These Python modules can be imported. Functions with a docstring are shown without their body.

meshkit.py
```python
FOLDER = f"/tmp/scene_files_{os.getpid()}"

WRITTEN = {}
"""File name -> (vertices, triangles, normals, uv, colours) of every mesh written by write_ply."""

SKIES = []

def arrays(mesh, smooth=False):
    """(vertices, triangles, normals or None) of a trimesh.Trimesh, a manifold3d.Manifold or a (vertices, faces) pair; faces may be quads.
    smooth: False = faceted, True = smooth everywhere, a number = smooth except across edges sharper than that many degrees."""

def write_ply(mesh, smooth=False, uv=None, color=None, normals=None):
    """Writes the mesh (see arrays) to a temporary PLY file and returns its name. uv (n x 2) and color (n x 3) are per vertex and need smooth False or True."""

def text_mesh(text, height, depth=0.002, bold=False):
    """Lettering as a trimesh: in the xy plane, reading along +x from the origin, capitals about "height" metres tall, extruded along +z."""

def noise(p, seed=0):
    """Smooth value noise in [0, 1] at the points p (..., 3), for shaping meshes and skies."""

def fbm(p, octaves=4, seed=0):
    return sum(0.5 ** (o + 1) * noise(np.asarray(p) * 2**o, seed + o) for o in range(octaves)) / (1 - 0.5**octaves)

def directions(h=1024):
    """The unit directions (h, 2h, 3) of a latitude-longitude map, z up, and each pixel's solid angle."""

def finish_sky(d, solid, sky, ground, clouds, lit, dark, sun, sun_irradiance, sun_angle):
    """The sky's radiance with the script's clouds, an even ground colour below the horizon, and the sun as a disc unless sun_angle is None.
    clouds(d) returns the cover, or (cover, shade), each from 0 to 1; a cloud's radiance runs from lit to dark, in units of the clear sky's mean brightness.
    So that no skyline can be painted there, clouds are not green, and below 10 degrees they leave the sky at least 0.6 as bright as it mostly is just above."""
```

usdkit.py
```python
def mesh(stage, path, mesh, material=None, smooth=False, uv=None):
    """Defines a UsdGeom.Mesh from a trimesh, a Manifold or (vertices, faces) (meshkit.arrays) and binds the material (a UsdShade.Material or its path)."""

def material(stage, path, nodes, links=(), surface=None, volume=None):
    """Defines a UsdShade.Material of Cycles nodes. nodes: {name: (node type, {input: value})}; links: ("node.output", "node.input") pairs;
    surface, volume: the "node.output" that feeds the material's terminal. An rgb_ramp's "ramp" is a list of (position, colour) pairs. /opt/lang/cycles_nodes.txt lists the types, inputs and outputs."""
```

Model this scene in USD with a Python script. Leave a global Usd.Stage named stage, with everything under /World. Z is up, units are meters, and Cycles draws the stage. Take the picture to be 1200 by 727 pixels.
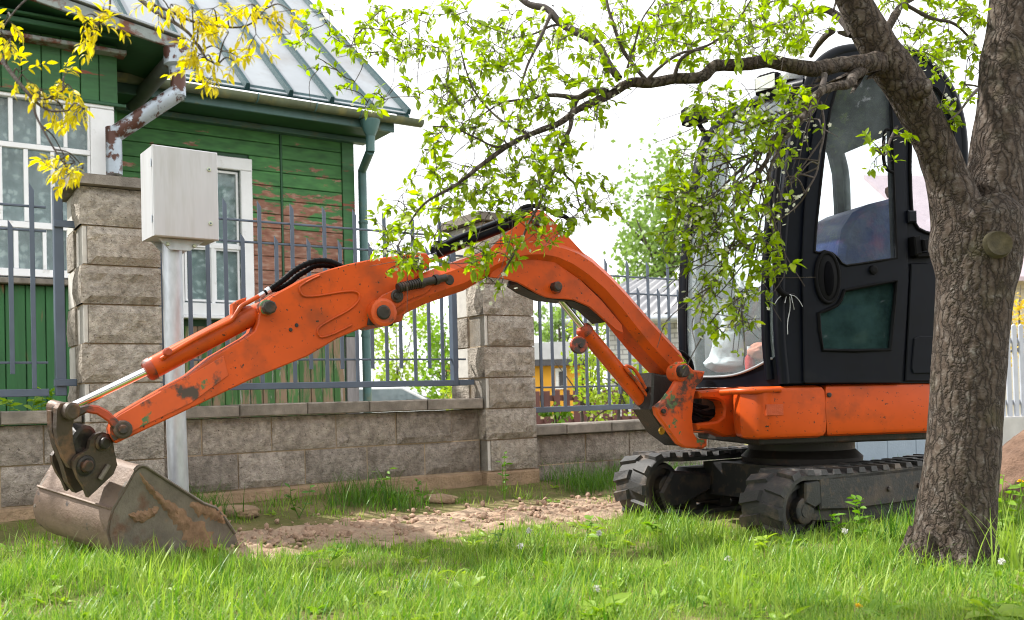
import math, random
import numpy as np, trimesh, usdkit, meshkit
from shapely.geometry import Polygon, Point, LineString
from shapely import affinity
from pxr import Usd, UsdGeom, UsdLux, UsdShade, Gf, Sdf, Vt

stage = Usd.Stage.CreateInMemory()
UsdGeom.SetStageUpAxis(stage, 'Z'); UsdGeom.SetStageMetersPerUnit(stage, 1.0)
UsdGeom.Xform.Define(stage, '/World'); UsdGeom.Scope.Define(stage, '/World/Looks')
rng = np.random.default_rng(7)

# ------------------------------------------------------------------ camera
FPX, CX, CY, PITCH, ROLL, CAMH = 1072.5, 500.0, 443.2, 0.018, 0.0247, 0.70
PW, PH = 1200.0, 727.0
R0, U0 = np.array([1, 0, 0.]), np.array([0, -math.sin(PITCH), math.cos(PITCH)])
FW = np.array([0, math.cos(PITCH), math.sin(PITCH)])
RI = R0*math.cos(ROLL) - U0*math.sin(ROLL)
UP = U0*math.cos(ROLL) + R0*math.sin(ROLL)
EYE = np.array([0, 0, CAMH])
cam = UsdGeom.Camera.Define(stage, '/World/camera')
cam.AddTransformOp().Set(Gf.Matrix4d(*RI, 0, *UP, 0, *(-FW), 0, *EYE, 1))
cam.CreateHorizontalApertureAttr(36.0); cam.CreateVerticalApertureAttr(36.0*PH/PW)
cam.CreateFocalLengthAttr(FPX/PW*36.0)
cam.CreateHorizontalApertureOffsetAttr((PW/2-CX)/PW*36.0)
cam.CreateVerticalApertureOffsetAttr((CY-PH/2)/PW*36.0)
cam.CreateClippingRangeAttr(Gf.Vec2f(0.05, 2000))
cam.CreateFStopAttr(3.6); cam.CreateFocusDistanceAttr(4.4)
cam.CreateExposureAttr(1.05)

# ------------------------------------------------------------------ sky and sun
SUN = np.array([-0.62, 0.22, 0.0]); SUN_EL = math.radians(50)
SUN = SUN/np.linalg.norm(SUN)*math.cos(SUN_EL); SUN[2] = math.sin(SUN_EL)
dome = UsdLux.DomeLight.Define(stage, '/World/sky')
usdkit.material(stage, '/World/Looks/sky_look', {
    'tc': ('texture_coordinate', {}),
    'mp': ('mapping', {'scale': (1.0, 1.0, 2.2)}),
    'n': ('noise_texture', {'scale': 2.2, 'detail': 6.0, 'roughness': 0.6}),
    'r': ('rgb_ramp', {'ramp': [(0.2, (0.72, 0.72, 0.72)), (0.7, (1, 1, 1))]}),
    's': ('sky_texture', {'sky_type': 'single_scattering', 'sun_disc': False, 'sun_elevation': SUN_EL,
                          'sun_rotation': math.atan2(SUN[0], SUN[1])}),
    'm': ('mix_color', {'b': (9.6, 9.6, 9.7), 'use_clamp': False}),
    'bg': ('background_shader', {'strength': 0.1})},
    [('tc.generated', 'mp.vector'), ('mp.vector', 'n.vector'), ('n.fac', 'r.fac'), ('r.color', 'm.fac'),
     ('s.color', 'm.a'), ('m.result', 'bg.color')], surface='bg.background')
UsdShade.MaterialBindingAPI.Apply(dome.GetPrim()).Bind(UsdShade.Material.Get(stage, '/World/Looks/sky_look'))
sun = UsdLux.DistantLight.Define(stage, '/World/sun')
sun.CreateIntensityAttr(1.1); sun.CreateAngleAttr(1.2); sun.CreateNormalizeAttr(True); sun.CreateColorAttr(Gf.Vec3f(1.0, 0.965, 0.91))
zax = SUN/np.linalg.norm(SUN); xax = np.cross([0, 0, 1], zax); xax /= np.linalg.norm(xax); yax = np.cross(zax, xax)
sun.AddTransformOp().Set(Gf.Matrix4d(*xax, 0, *yax, 0, *zax, 0, 0, 0, 30, 1))

# ------------------------------------------------------------------ helpers: picture point -> real plane
def ray(x, y):
    return RI*(x-CX)/FPX + UP*(CY-y)/FPX + FW
def at_depth(x, y, Y):
    r = ray(x, y); return EYE + r*(Y/r[1])
def at_z(x, y, z):
    r = ray(x, y); return EYE + r*((z-CAMH)/r[2])
def project(P):
    d = np.asarray(P, float)-EYE; w = d@FW
    return np.stack([CX+FPX*(d@RI)/w, CY-FPX*(d@UP)/w], -1)

class Frame:
    """A vertical plane standing at a real place: ex along it, ez up, en out of it towards the street."""
    def __init__(s, O, yaw):
        s.O = np.array([O[0], O[1], 0.0]); s.yaw = yaw
        s.ex = np.array([math.cos(yaw), math.sin(yaw), 0]); s.en = np.array([math.sin(yaw), -math.cos(yaw), 0]); s.ez = np.array([0, 0, 1.])
    def w(s, t, z, n=0.0):
        t, z, n = np.broadcast_arrays(np.asarray(t, float), np.asarray(z, float), np.asarray(n, float))
        return s.O + t[..., None]*s.ex + n[..., None]*s.en + z[..., None]*s.ez
    def uv(s, x, y, n=0.0):
        r = ray(x, y); o = s.O + s.en*n
        k = ((o-EYE)@s.en)/(r@s.en); P = EYE + r*k
        return float((P-o)@s.ex), float(P[2])
    def px(s, pts, n=0.0):
        return [s.uv(x, y, n) for x, y in pts]
    def off(s, n, t=0.0):
        return Frame(s.O + s.en*n + s.ex*t, s.yaw)

# ------------------------------------------------------------------ helpers: meshes
class MB:
    def __init__(s): s.v, s.f, s.n = [], [], 0
    def add(s, v, f):
        v = np.asarray(v, float).reshape(-1, 3); f = np.asarray(f, int)
        if f.shape[1] == 4: f = np.vstack([f[:, [0, 1, 2]], f[:, [0, 2, 3]]])
        s.v.append(v); s.f.append(f+s.n); s.n += len(v); return s
    def tm(s, m, T=None):
        v = np.asarray(m.vertices); 
        if T is not None: v = v@T[:3, :3].T+T[:3, 3]
        return s.add(v, m.faces)
    def get(s): return np.vstack(s.v), np.vstack(s.f)
    def box8(s, c):   # c: 8 corners, bottom 4 ccw then top 4
        return s.add(c, [[0, 3, 2, 1], [4, 5, 6, 7], [0, 1, 5, 4], [1, 2, 6, 5], [2, 3, 7, 6], [3, 0, 4, 7]])
    def box(s, fr, t0, t1, z0, z1, n0, n1, bev=0.0):
        t0, t1 = min(t0, t1), max(t0, t1); z0, z1 = min(z0, z1), max(z0, z1); n0, n1 = min(n0, n1), max(n0, n1)
        if bev:
            return s.prism(fr, [(t0, z0), (t1, z0), (t1, z1), (t0, z1)], n0, n1, bev)
        P = [fr.w(t, z, n) for z in (z0, z1) for t, n in ((t0, n1), (t1, n1), (t1, n0), (t0, n0))]
        return s.box8(P)
    def prism(s, fr, poly, n0, n1, bev=0.0, back=True):
        """polygon (t,z) of the frame pulled from n0 to n1, edges of both faces chamfered by bev"""
        p = np.asarray(poly, float)
        if ((p[:, 0]*np.roll(p[:, 1], -1)-np.roll(p[:, 0], -1)*p[:, 1]).sum()) < 0: p = p[::-1]
        q = inset(p, bev) if bev else p
        tv, tf = trimesh.creation.triangulate_polygon(Polygon(q), engine='earcut')
        tv = np.asarray(tv); n = len(p)
        fs = np.asarray(tf)
        a = tv[fs]; area = np.cross(a[:, 1]-a[:, 0], a[:, 2]-a[:, 0]); fs = np.where(area[:, None] < 0, fs[:, ::-1], fs)
        rings = [(q, n1), (p, n1-bev), (p, n0+bev), (q, n0)] if bev else [(p, n1), (p, n0)]
        V = [fr.w(r[:, 0], r[:, 1], d) for r, d in rings]
        F = []
        i = np.arange(n); j = (i+1) % n
        for k in range(len(rings)-1):
            a0, b0 = k*n, (k+1)*n
            F.append(np.stack([a0+i, b0+i, b0+j, a0+j], 1))
        s.add(np.vstack(V), np.vstack(F))
        s.add(fr.w(tv[:, 0], tv[:, 1], n1), fs)
        if back: s.add(fr.w(tv[:, 0], tv[:, 1], n0), fs[:, ::-1])
        return s
    def tube(s, pts, rad, sides=8, cap=True):
        p = np.asarray(pts, float); m = len(p); rad = np.broadcast_to(np.asarray(rad, float), (m,))
        t = np.gradient(p, axis=0); t /= np.linalg.norm(t, axis=1, keepdims=True)+1e-12
        a = np.cross(t[0], [0, 0, 1.]); 
        if np.linalg.norm(a) < .1: a = np.cross(t[0], [1., 0, 0])
        A = []
        for k in range(m):
            a = a-t[k]*(a@t[k]); a /= np.linalg.norm(a)+1e-12; A.append(a.copy())
        A = np.array(A); B = np.cross(t, A)
        th = np.arange(sides)*2*math.pi/sides
        V = p[:, None]+rad[:, None, None]*(np.cos(th)[None, :, None]*A[:, None]+np.sin(th)[None, :, None]*B[:, None])
        i, j = np.meshgrid(np.arange(m-1), np.arange(sides), indexing='ij'); j2 = (j+1) % sides
        F = np.stack([i*sides+j, i*sides+j2, (i+1)*sides+j2, (i+1)*sides+j], -1).reshape(-1, 4)
        base = s.n
        s.add(V.reshape(-1, 3), F)
        if cap:
            for k, sg in ((0, -1), (m-1, 1)):
                c = np.vstack([V[k], p[k][None]]); q = np.arange(sides); r = (q+1) % sides
                f = np.stack([np.full(sides, sides), q, r] if sg > 0 else [np.full(sides, sides), r, q], 1)
                s.add(c, f)
        return s
    def cyl(s, p0, p1, r0, r1=None, sides=12):
        return s.tube([p0, p1], [r0, r0 if r1 is None else r1], sides)
    def disc_stack(s, c, axis, prof, sides=16):
        """turned piece: prof = [(along, radius), ...] about axis from c"""
        c = np.asarray(c, float); axis = np.asarray(axis, float)/np.linalg.norm(axis)
        a = np.cross(axis, [0, 0, 1.]); 
        if np.linalg.norm(a) < .1: a = np.cross(axis, [1., 0, 0])
        a /= np.linalg.norm(a); b = np.cross(axis, a); th = np.arange(sides)*2*math.pi/sides
        V = np.array([c+axis*h+r*(np.cos(t)*a+np.sin(t)*b) for h, r in prof for t in th])
        m = len(prof); i, j = np.meshgrid(np.arange(m-1), np.arange(sides), indexing='ij'); j2 = (j+1) % sides
        F = np.stack([i*sides+j, i*sides+j2, (i+1)*sides+j2, (i+1)*sides+j], -1).reshape(-1, 4)
        s.add(V, F)
        for k, sg in ((0, -1), (m-1, 1)):
            if prof[k][1] > 1e-4:
                q = np.arange(sides); r = (q+1) % sides; cc = np.vstack([V[k*sides:(k+1)*sides], (c+axis*prof[k][0])[None]])
                s.add(cc, np.stack([np.full(sides, sides), q, r] if sg > 0 else [np.full(sides, sides), r, q], 1))
        return s

def inset(p, b):
    e = np.roll(p, -1, 0)-p; L = np.linalg.norm(e, axis=1, keepdims=True)+1e-12; e = e/L
    nrm = np.stack([-e[:, 1], e[:, 0]], 1); n0 = np.roll(nrm, 1, 0)
    m = nrm+n0; m /= np.maximum((m*nrm).sum(1, keepdims=True), 0.35)
    return p+m*b

def smooth_path(pts, k=6):
    """Catmull-Rom through the points"""
    p = np.asarray(pts, float); q = np.vstack([2*p[0]-p[1], p, 2*p[-1]-p[-2]]); out = []
    for i in range(1, len(q)-2):
        for t in np.arange(k)/k:
            a, b, c, d = q[i-1], q[i], q[i+1], q[i+2]
            out.append(.5*((2*b)+(-a+c)*t+(2*a-5*b+4*c-d)*t*t+(-a+3*b-3*c+d)*t**3))
    out.append(p[-1]); return np.array(out)
def closed_smooth(pts, k=4):
    p = np.asarray(pts, float); n = len(p); out = []
    for i in range(n):
        a, b, c, d = p[i-1], p[i], p[(i+1) % n], p[(i+2) % n]
        for t in np.arange(k)/k:
            out.append(.5*((2*b)+(-a+c)*t+(2*a-5*b+4*c-d)*t*t+(-a+3*b-3*c+d)*t**3))
    return np.array(out)

# ------------------------------------------------------------------ helpers: prims
def free(parent, name):
    p, k = f'{parent}/{name}', 0
    while stage.GetPrimAtPath(p): k += 1; p = f'{parent}/{name}_{k:03d}'
    return p
def data(prim, label=None, cat=None, group=None, kind=None):
    for k, v in (('label', label), ('category', cat), ('group', group), ('kind', kind)):
        if v: prim.SetCustomDataByKey(k, v)
    return prim
def path_of(o): return '/World' if o is None else (o if isinstance(o, str) else str(o.GetPath()))
def thing(name, label, cat, group=None):
    return data(UsdGeom.Xform.Define(stage, free('/World', name)).GetPrim(), label, cat, group)
def obj(name, mesh, mat, parent=None, smooth=False, **kw):
    if isinstance(mesh, MB): mesh = mesh.get()
    m = usdkit.mesh(stage, free(path_of(parent), name), mesh, mat, smooth=smooth)
    return data(m.GetPrim(), **kw)

# ------------------------------------------------------------------ materials
MATS = {}
def mat(name, nodes, links, surface='p.BSDF'):
    MATS[name] = usdkit.material(stage, '/World/Looks/'+name, nodes, links, surface=surface); return MATS[name]
def worn(name, base, var=0.25, scale=6.0, rough=0.7, bump=0.3, bscale=60.0, dirt=None, dirt_at=(0.55, 0.7), dscale=3.0,
         metallic=0.0, spec=0.5, stretch=(1, 1, 1), bdist=0.01, dirt2=None, dirt2_at=(0.6, 0.66), d2scale=9.0, coat=0.0, per=0.0):
    """painted or bare solid: base colour mottled by noise, stains of another colour with their own outline, fine relief"""
    b = np.array(base)
    nodes = {'g': ('geometry', {}), 'mp': ('mapping', {'scale': stretch}),
             'n': ('noise_texture', {'scale': scale, 'detail': 5.0, 'roughness': 0.6}),
             'r': ('rgb_ramp', {'ramp': [(0.3, tuple(np.clip(b*(1-var), 0, 1))), (0.7, tuple(np.clip(b*(1+var), 0, 1)))]}),
             'bn': ('noise_texture', {'scale': bscale, 'detail': 4.0, 'roughness': 0.65}),
             'bu': ('bump', {'strength': bump, 'distance': bdist}),
             'p': ('principled_bsdf', {'roughness': rough, 'metallic': metallic, 'specular_ior_level': spec})}
    links = [('g.position', 'mp.vector'), ('mp.vector', 'n.vector'), ('n.fac', 'r.fac'), ('mp.vector', 'bn.vector'), ('bn.fac', 'bu.height'), ('bu.normal', 'p.normal')]
    out = 'r.color'
    if coat: nodes['p'][1]['coat_weight'] = coat
    for k, (d, da, ds) in enumerate(((dirt, dirt_at, dscale), (dirt2, dirt2_at, d2scale))):
        if d is None: continue
        nodes[f'd{k}'] = ('noise_texture', {'scale': ds, 'detail': 7.0, 'roughness': 0.62})
        nodes[f'dr{k}'] = ('rgb_ramp', {'ramp': [(da[0], (0, 0, 0)), (da[1], (1, 1, 1))]})
        nodes[f'm{k}'] = ('mix_color', {'b': d})
        nodes[f'dl{k}'] = ('mapping', {'location': (k*3.7+1.3, 2.1*k, .7*k), 'scale': stretch})
        links += [('g.position', f'dl{k}.vector'), (f'dl{k}.vector', f'd{k}.vector'), (f'd{k}.fac', f'dr{k}.fac'), (f'dr{k}.color', f'm{k}.fac'), (out, f'm{k}.a')]
        out = f'm{k}.result'
    if per:   # each piece a tone of its own
        nodes['oi'] = ('object_info', {}); nodes['pr'] = ('map_range', {'to_min': 1-per, 'to_max': 1+per})
        nodes['hv'] = ('hsv', {})
        links += [('oi.random', 'pr.value'), ('pr.result', 'hv.value'), (out, 'hv.color')]; out = 'hv.color'
    links.append((out, 'p.base_color'))
    return mat(name, nodes, links)
def leafy(name, c0, c1, trans=0.45, rough=0.45, tcol=None):
    """leaf or grass: colour varies from piece to piece, light passes through"""
    tc = tcol or tuple(np.array(c1)*1.3)
    return mat(name, {'g': ('geometry', {}), 'oi': ('object_info', {}), 'ad': ('math', {'math_type': 'add'}), 'fr': ('math', {'math_type': 'fraction'}),
        'r': ('rgb_ramp', {'ramp': [(0, c0), (1, c1)]}),
        'p': ('principled_bsdf', {'roughness': rough, 'specular_ior_level': 0.35}), 'hv': ('hsv', {'saturation': 1.1, 'value': 1.25}),
        't': ('translucent_bsdf', {}), 'm': ('mix_closure', {'fac': trans})},
        [('g.random_per_island', 'ad.value1'), ('oi.random', 'ad.value2'), ('ad.value', 'fr.value1'), ('fr.value', 'r.fac'), ('r.color', 'p.base_color'), ('r.color', 'hv.color'), ('hv.color', 't.color'),
         ('p.BSDF', 'm.closure1'), ('t.BSDF', 'm.closure2')], surface='m.closure')
def glass(name, tint=(0.92, 0.96, 0.95), refl=1.0, haze=0.06, hcol=(0.7, 0.75, 0.75), hscale=7.0):
    """window pane: clear with mirror reflection by fresnel, and dust on it"""
    return mat(name, {'lw': ('layer_weight', {'blend': 0.5}), 'f': ('rgb_ramp', {'ramp': [(0, (.025,)*3), (.4, (.035,)*3), (.6, (.07,)*3), (.75, (.16,)*3), (.9, (.45,)*3), (1, (1,)*3)]}), 't': ('transparent_bsdf', {'color': tint}), 'gl': ('glossy_bsdf', {'roughness': 0.02, 'color': (refl, refl, refl)}),
        'm': ('mix_closure', {}), 'd': ('diffuse_bsdf', {'color': hcol}), 'g': ('geometry', {}), 'n': ('noise_texture', {'scale': hscale, 'detail': 6.0, 'roughness': 0.7}),
        'r': ('rgb_ramp', {'ramp': [(0.35, (haze*.4,)*3), (0.75, (haze*2.0,)*3)]}), 'm2': ('mix_closure', {})},
        [('lw.facing', 'f.fac'), ('f.color', 'm.fac'), ('t.BSDF', 'm.closure1'), ('gl.BSDF', 'm.closure2'), ('g.position', 'n.vector'), ('n.fac', 'r.fac'), ('r.color', 'm2.fac'), ('m.closure', 'm2.closure1'), ('d.BSDF', 'm2.closure2')], surface='m2.closure')

worn('block_stone', (0.325, 0.285, 0.245), var=0.4, scale=26, rough=0.95, bump=0.9, bscale=70, bdist=0.025, dirt=(0.14, 0.115, 0.09), dirt_at=(0.5, 0.78), dscale=2.2, dirt2=(0.08, 0.06, 0.05), dirt2_at=(0.62, 0.68), d2scale=75, spec=0.2, per=0.16)
worn('pillar_stone', (0.375, 0.335, 0.285), var=0.4, scale=30, rough=0.95, bump=0.9, bscale=70, bdist=0.022, dirt=(0.25, 0.2, 0.15), dirt_at=(0.5, 0.8), dscale=3.2, dirt2=(0.1, 0.08, 0.06), dirt2_at=(0.62, 0.68), d2scale=80, spec=0.2, per=0.1)
worn('smooth_stone', (0.5, 0.48, 0.44), var=0.1, scale=20, rough=0.9, bump=0.3, bscale=150, bdist=0.004, spec=0.2)
worn('coping_stone', (0.22, 0.195, 0.165), var=0.25, scale=18, rough=0.95, bump=0.5, bscale=140, dirt=(0.1, 0.088, 0.075), dirt_at=(0.45, 0.75), dscale=4, spec=0.2, per=0.12)
worn('mortar', (0.36, 0.28, 0.19), var=0.2, scale=20, rough=0.95, bump=0.5, bscale=90)
worn('plinth_soil', (0.3, 0.21, 0.13), var=0.3, scale=9, rough=0.95, bump=0.8, bscale=40, bdist=0.02)
worn('fence_steel', (0.075, 0.098, 0.135), var=0.12, scale=8, rough=0.45, bump=0.1, bscale=200, spec=0.5)
worn('galvanised', (0.46, 0.49, 0.52), var=0.16, scale=9, rough=0.4, bump=0.15, bscale=90, metallic=0.75, stretch=(3, 3, 1))
worn('cabinet_paint', (0.425, 0.435, 0.45), var=0.05, scale=5, rough=0.5, bump=0.08, bscale=260, bdist=0.003, dirt=(0.345, 0.345, 0.335), dirt_at=(0.5, 0.75), dscale=2.5, stretch=(7, 7, 0.8))
worn('lock_zinc', (0.45, 0.5, 0.38), var=0.2, rough=0.4, metallic=0.7)
worn('zinc_rust', (0.34, 0.39, 0.44), var=0.14, scale=8, rough=0.45, bump=0.15, metallic=0.35, dirt=(0.075, 0.032, 0.022), dirt_at=(0.48, 0.53), dscale=7.5)
worn('dark_zinc', (0.12, 0.125, 0.13), var=0.25, scale=6, rough=0.5, metallic=0.3)
worn('teal_metal', (0.05, 0.115, 0.11), var=0.2, scale=4, rough=0.45, dirt=(0.12, 0.13, 0.07), dirt_at=(0.55, 0.75), dscale=6)
worn('gutter_metal', (0.10, 0.12, 0.075), var=0.3, scale=5, rough=0.5, dirt=(0.2, 0.19, 0.08), dirt_at=(0.5, 0.7), dscale=8, stretch=(1, 1, 0.3))
worn('roof_sheet', (0.30, 0.325, 0.345), var=0.1, scale=2.2, rough=0.5, bump=0.08, bscale=12, metallic=0.2, dirt=(0.22, 0.21, 0.2), dirt_at=(0.55, 0.75), dscale=1.4)
worn('roof_seam', (0.02, 0.055, 0.062), var=0.2, scale=6, rough=0.6, spec=0.2)
worn('fascia_rust', (0.2, 0.23, 0.22), var=0.2, scale=5, rough=0.6, dirt=(0.12, 0.04, 0.02), dirt_at=(0.5, 0.6), dscale=7)
worn('green_plank', (0.03, 0.115, 0.035), var=0.28, scale=3, rough=0.62, bump=0.25, bscale=30, stretch=(1, 1, 6), dirt=(0.2, 0.055, 0.03), dirt_at=(0.60, 0.64), dscale=2.0, per=0.12)
worn('dark_green', (0.015, 0.07, 0.028), var=0.2, scale=3, rough=0.6, bump=0.2, bscale=30)
worn('worn_board', (0.05, 0.14, 0.035), var=0.3, scale=3, rough=0.8, bump=0.4, bscale=30, stretch=(5, 5, .7), dirt=(0.24, 0.16, 0.10), dirt_at=(0.47, 0.55), dscale=2.6, dirt2=(0.32, 0.3, 0.27), dirt2_at=(0.6, 0.66), d2scale=6, per=0.18)
worn('bay_board', (0.022, 0.11, 0.03), var=0.25, scale=3, rough=0.7, bump=0.4, bscale=30, stretch=(4, 4, .6), dirt=(0.22, 0.10, 0.045), dirt_at=(0.56, 0.66), dscale=2.2, per=0.15)
worn('grey_wood', (0.27, 0.25, 0.25), var=0.25, scale=6, rough=0.85, bump=0.4, bscale=40, stretch=(4, 4, .6))
worn('white_frame', (0.74, 0.75, 0.76), var=0.05, scale=6, rough=0.5, bump=0.15, bscale=50, dirt=(0.5, 0.49, 0.46), dirt_at=(0.6, 0.72), dscale=7)
# siding: green paint flaking off red-brown boards, more and more towards the ground
mat('siding', {'g': ('geometry', {}), 'mp': ('mapping', {'scale': (1.3, 1.3, 4.5)}), 'n': ('noise_texture', {'scale': 2.6, 'detail': 9.0, 'roughness': 0.66}),
    'sx': ('separate_xyz', {}), 'zr': ('map_range', {'from_min': 3.2, 'from_max': 2.2, 'to_min': -0.15, 'to_max': 0.10}), 'ad': ('math', {'math_type': 'add'}),
    'mask': ('rgb_ramp', {'ramp': [(0.50, (0, 0, 0)), (0.53, (1, 1, 1))]}),
    'gn': ('noise_texture', {'scale': 5.0, 'detail': 4.0}), 'gr': ('rgb_ramp', {'ramp': [(0.3, (0.028, 0.11, 0.03)), (0.7, (0.06, 0.21, 0.055))]}),
    'rn': ('noise_texture', {'scale': 9.0, 'detail': 6.0}), 'rr': ('rgb_ramp', {'ramp': [(0.3, (0.17, 0.06, 0.035)), (0.55, (0.27, 0.125, 0.08)), (0.72, (0.36, 0.25, 0.19))]}),
    'oi': ('object_info', {}), 'pr': ('map_range', {'to_min': 0.85, 'to_max': 1.12}), 'hv': ('hsv', {}),
    'mx': ('mix_color', {}), 'bu': ('bump', {'strength': 0.4, 'distance': 0.006}), 'p': ('principled_bsdf', {'roughness': 0.7})},
    [('g.position', 'mp.vector'), ('mp.vector', 'n.vector'), ('g.position', 'sx.vector'), ('sx.z', 'zr.value'), ('n.fac', 'ad.value1'), ('zr.result', 'ad.value2'), ('ad.value', 'mask.fac'),
     ('mp.vector', 'gn.vector'), ('gn.fac', 'gr.fac'), ('mp.vector', 'rn.vector'), ('rn.fac', 'rr.fac'), ('mask.color', 'mx.fac'), ('gr.color', 'mx.a'), ('rr.color', 'mx.b'),
     ('oi.random', 'pr.value'), ('pr.result', 'hv.value'), ('mx.result', 'hv.color'), ('hv.color', 'p.base_color'), ('ad.value', 'bu.height'), ('bu.normal', 'p.normal')])
# lace curtain with leaf pattern
mat('lace', {'g': ('geometry', {}), 'v': ('voronoi_texture', {'scale': 16.0, 'feature': 'f1'}), 'n': ('noise_texture', {'scale': 9.0, 'detail': 3.0}),
    'mv': ('mix_vector', {'fac': 0.12}), 'r': ('rgb_ramp', {'ramp': [(0.2, (0.55, 0.59, 0.58)), (0.42, (0.27, 0.32, 0.32)), (0.8, (0.2, 0.25, 0.25))]}), 'p': ('principled_bsdf', {'roughness': 0.9})},
    [('g.position', 'mv.a'), ('n.color', 'mv.b'), ('mv.result', 'v.vector'), ('v.distance', 'r.fac'), ('r.color', 'p.base_color')])
glass('house_glass', tint=(0.85, 0.9, 0.9), haze=0.02)
# ------------------------------------------------------------------ ground
AL = 0.5315                                  # the wall's direction in plan
WALL = Frame(at_depth(96, 400, 4.593)[:2], AL)   # face of the pillars; t = 0 at the left pillar's left corner
_t, _ = WALL.uv(568, 430); PIL2 = _t
BASEZ = CAMH-0.505                           # foot of the lowest course
def ground_z(x, y):
    """the lawn, a low bank up to the wall, the worn strip of soil in front of it"""
    x, y = np.asarray(x, float), np.asarray(y, float)
    n = (x-WALL.O[0])*WALL.en[0]+(y-WALL.O[1])*WALL.en[1]      # metres in front of the pillar faces
    t = (x-WALL.O[0])*WALL.ex[0]+(y-WALL.O[1])*WALL.ex[1]
    z = 0.13*np.clip(1-n/1.1, 0, 1)**1.3*np.clip(1.3-t*.22, 0, 1)
    z = np.where(n < -0.3, np.clip(0.13+0.2*(-n-.3), 0.1, 0.25)*np.clip(1.3-t*.22, 0, 1), z)
    p = np.stack([x, y, 0*x], -1)
    z = z+0.09*np.exp(-((x+1.25)**2+(y-3.35)**2)/.28)
    z = z+0.06*(meshkit.fbm(p*1.3, 3, 3)-.5)+0.02*(meshkit.fbm(p*9, 2, 5)-.5)
    return z
def soil_mask(x, y):
    n = (x-WALL.O[0])*WALL.en[0]+(y-WALL.O[1])*WALL.en[1]
    t = (x-WALL.O[0])*WALL.ex[0]+(y-WALL.O[1])*WALL.ex[1]
    w = meshkit.fbm(np.stack([x, y, 0*x], -1)*2.2, 3, 11)-.5
    n0 = n+w*.35
    return (n0 > 0.42) & (n0 < 1.12) & (t > 0.4) & (t < 3.9)
gx, gy = np.meshgrid(np.linspace(-6, 9, 190), np.linspace(1.2, 14, 170), indexing='ij')
gv = np.stack([gx, gy, ground_z(gx, gy)], -1).reshape(-1, 3)
ii, jj = np.meshgrid(np.arange(189), np.arange(169), indexing='ij'); k = ii*170+jj
gf = np.stack([k, k+170, k+171, k+1], -1).reshape(-1, 4)
mat('earth', {'g': ('geometry', {}), 'n': ('noise_texture', {'scale': 5.0, 'detail': 8.0, 'roughness': 0.7}),
    'r': ('rgb_ramp', {'ramp': [(0.3, (0.09, 0.10, 0.03)), (0.5, (0.14, 0.13, 0.05)), (0.7, (0.26, 0.19, 0.12))]}),
    'b': ('noise_texture', {'scale': 45.0, 'detail': 5.0}), 'bu': ('bump', {'strength': 0.8, 'distance': 0.02}), 'p': ('principled_bsdf', {'roughness': 0.95, 'specular_ior_level': 0.15})},
    [('g.position', 'n.vector'), ('n.fac', 'r.fac'), ('r.color', 'p.base_color'), ('g.position', 'b.vector'), ('b.fac', 'bu.height'), ('bu.normal', 'p.normal')])
worn('soil', (0.375, 0.275, 0.195), var=0.3, scale=12, rough=0.95, bump=0.9, bscale=60, bdist=0.02, dirt=(0.33, 0.21, 0.14), dirt_at=(0.5, 0.75), dscale=5, spec=0.15)
worn('soil_clod', (0.42, 0.29, 0.21), var=0.3, scale=30, rough=0.95, bump=0.9, bscale=120, spec=0.15)
worn('dark_soil', (0.16, 0.10, 0.07), var=0.35, scale=14, rough=0.95, bump=0.9, bscale=60, bdist=0.02, spec=0.15)
obj('ground', (gv, gf), MATS['earth'], smooth=True, kind='structure')
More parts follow.
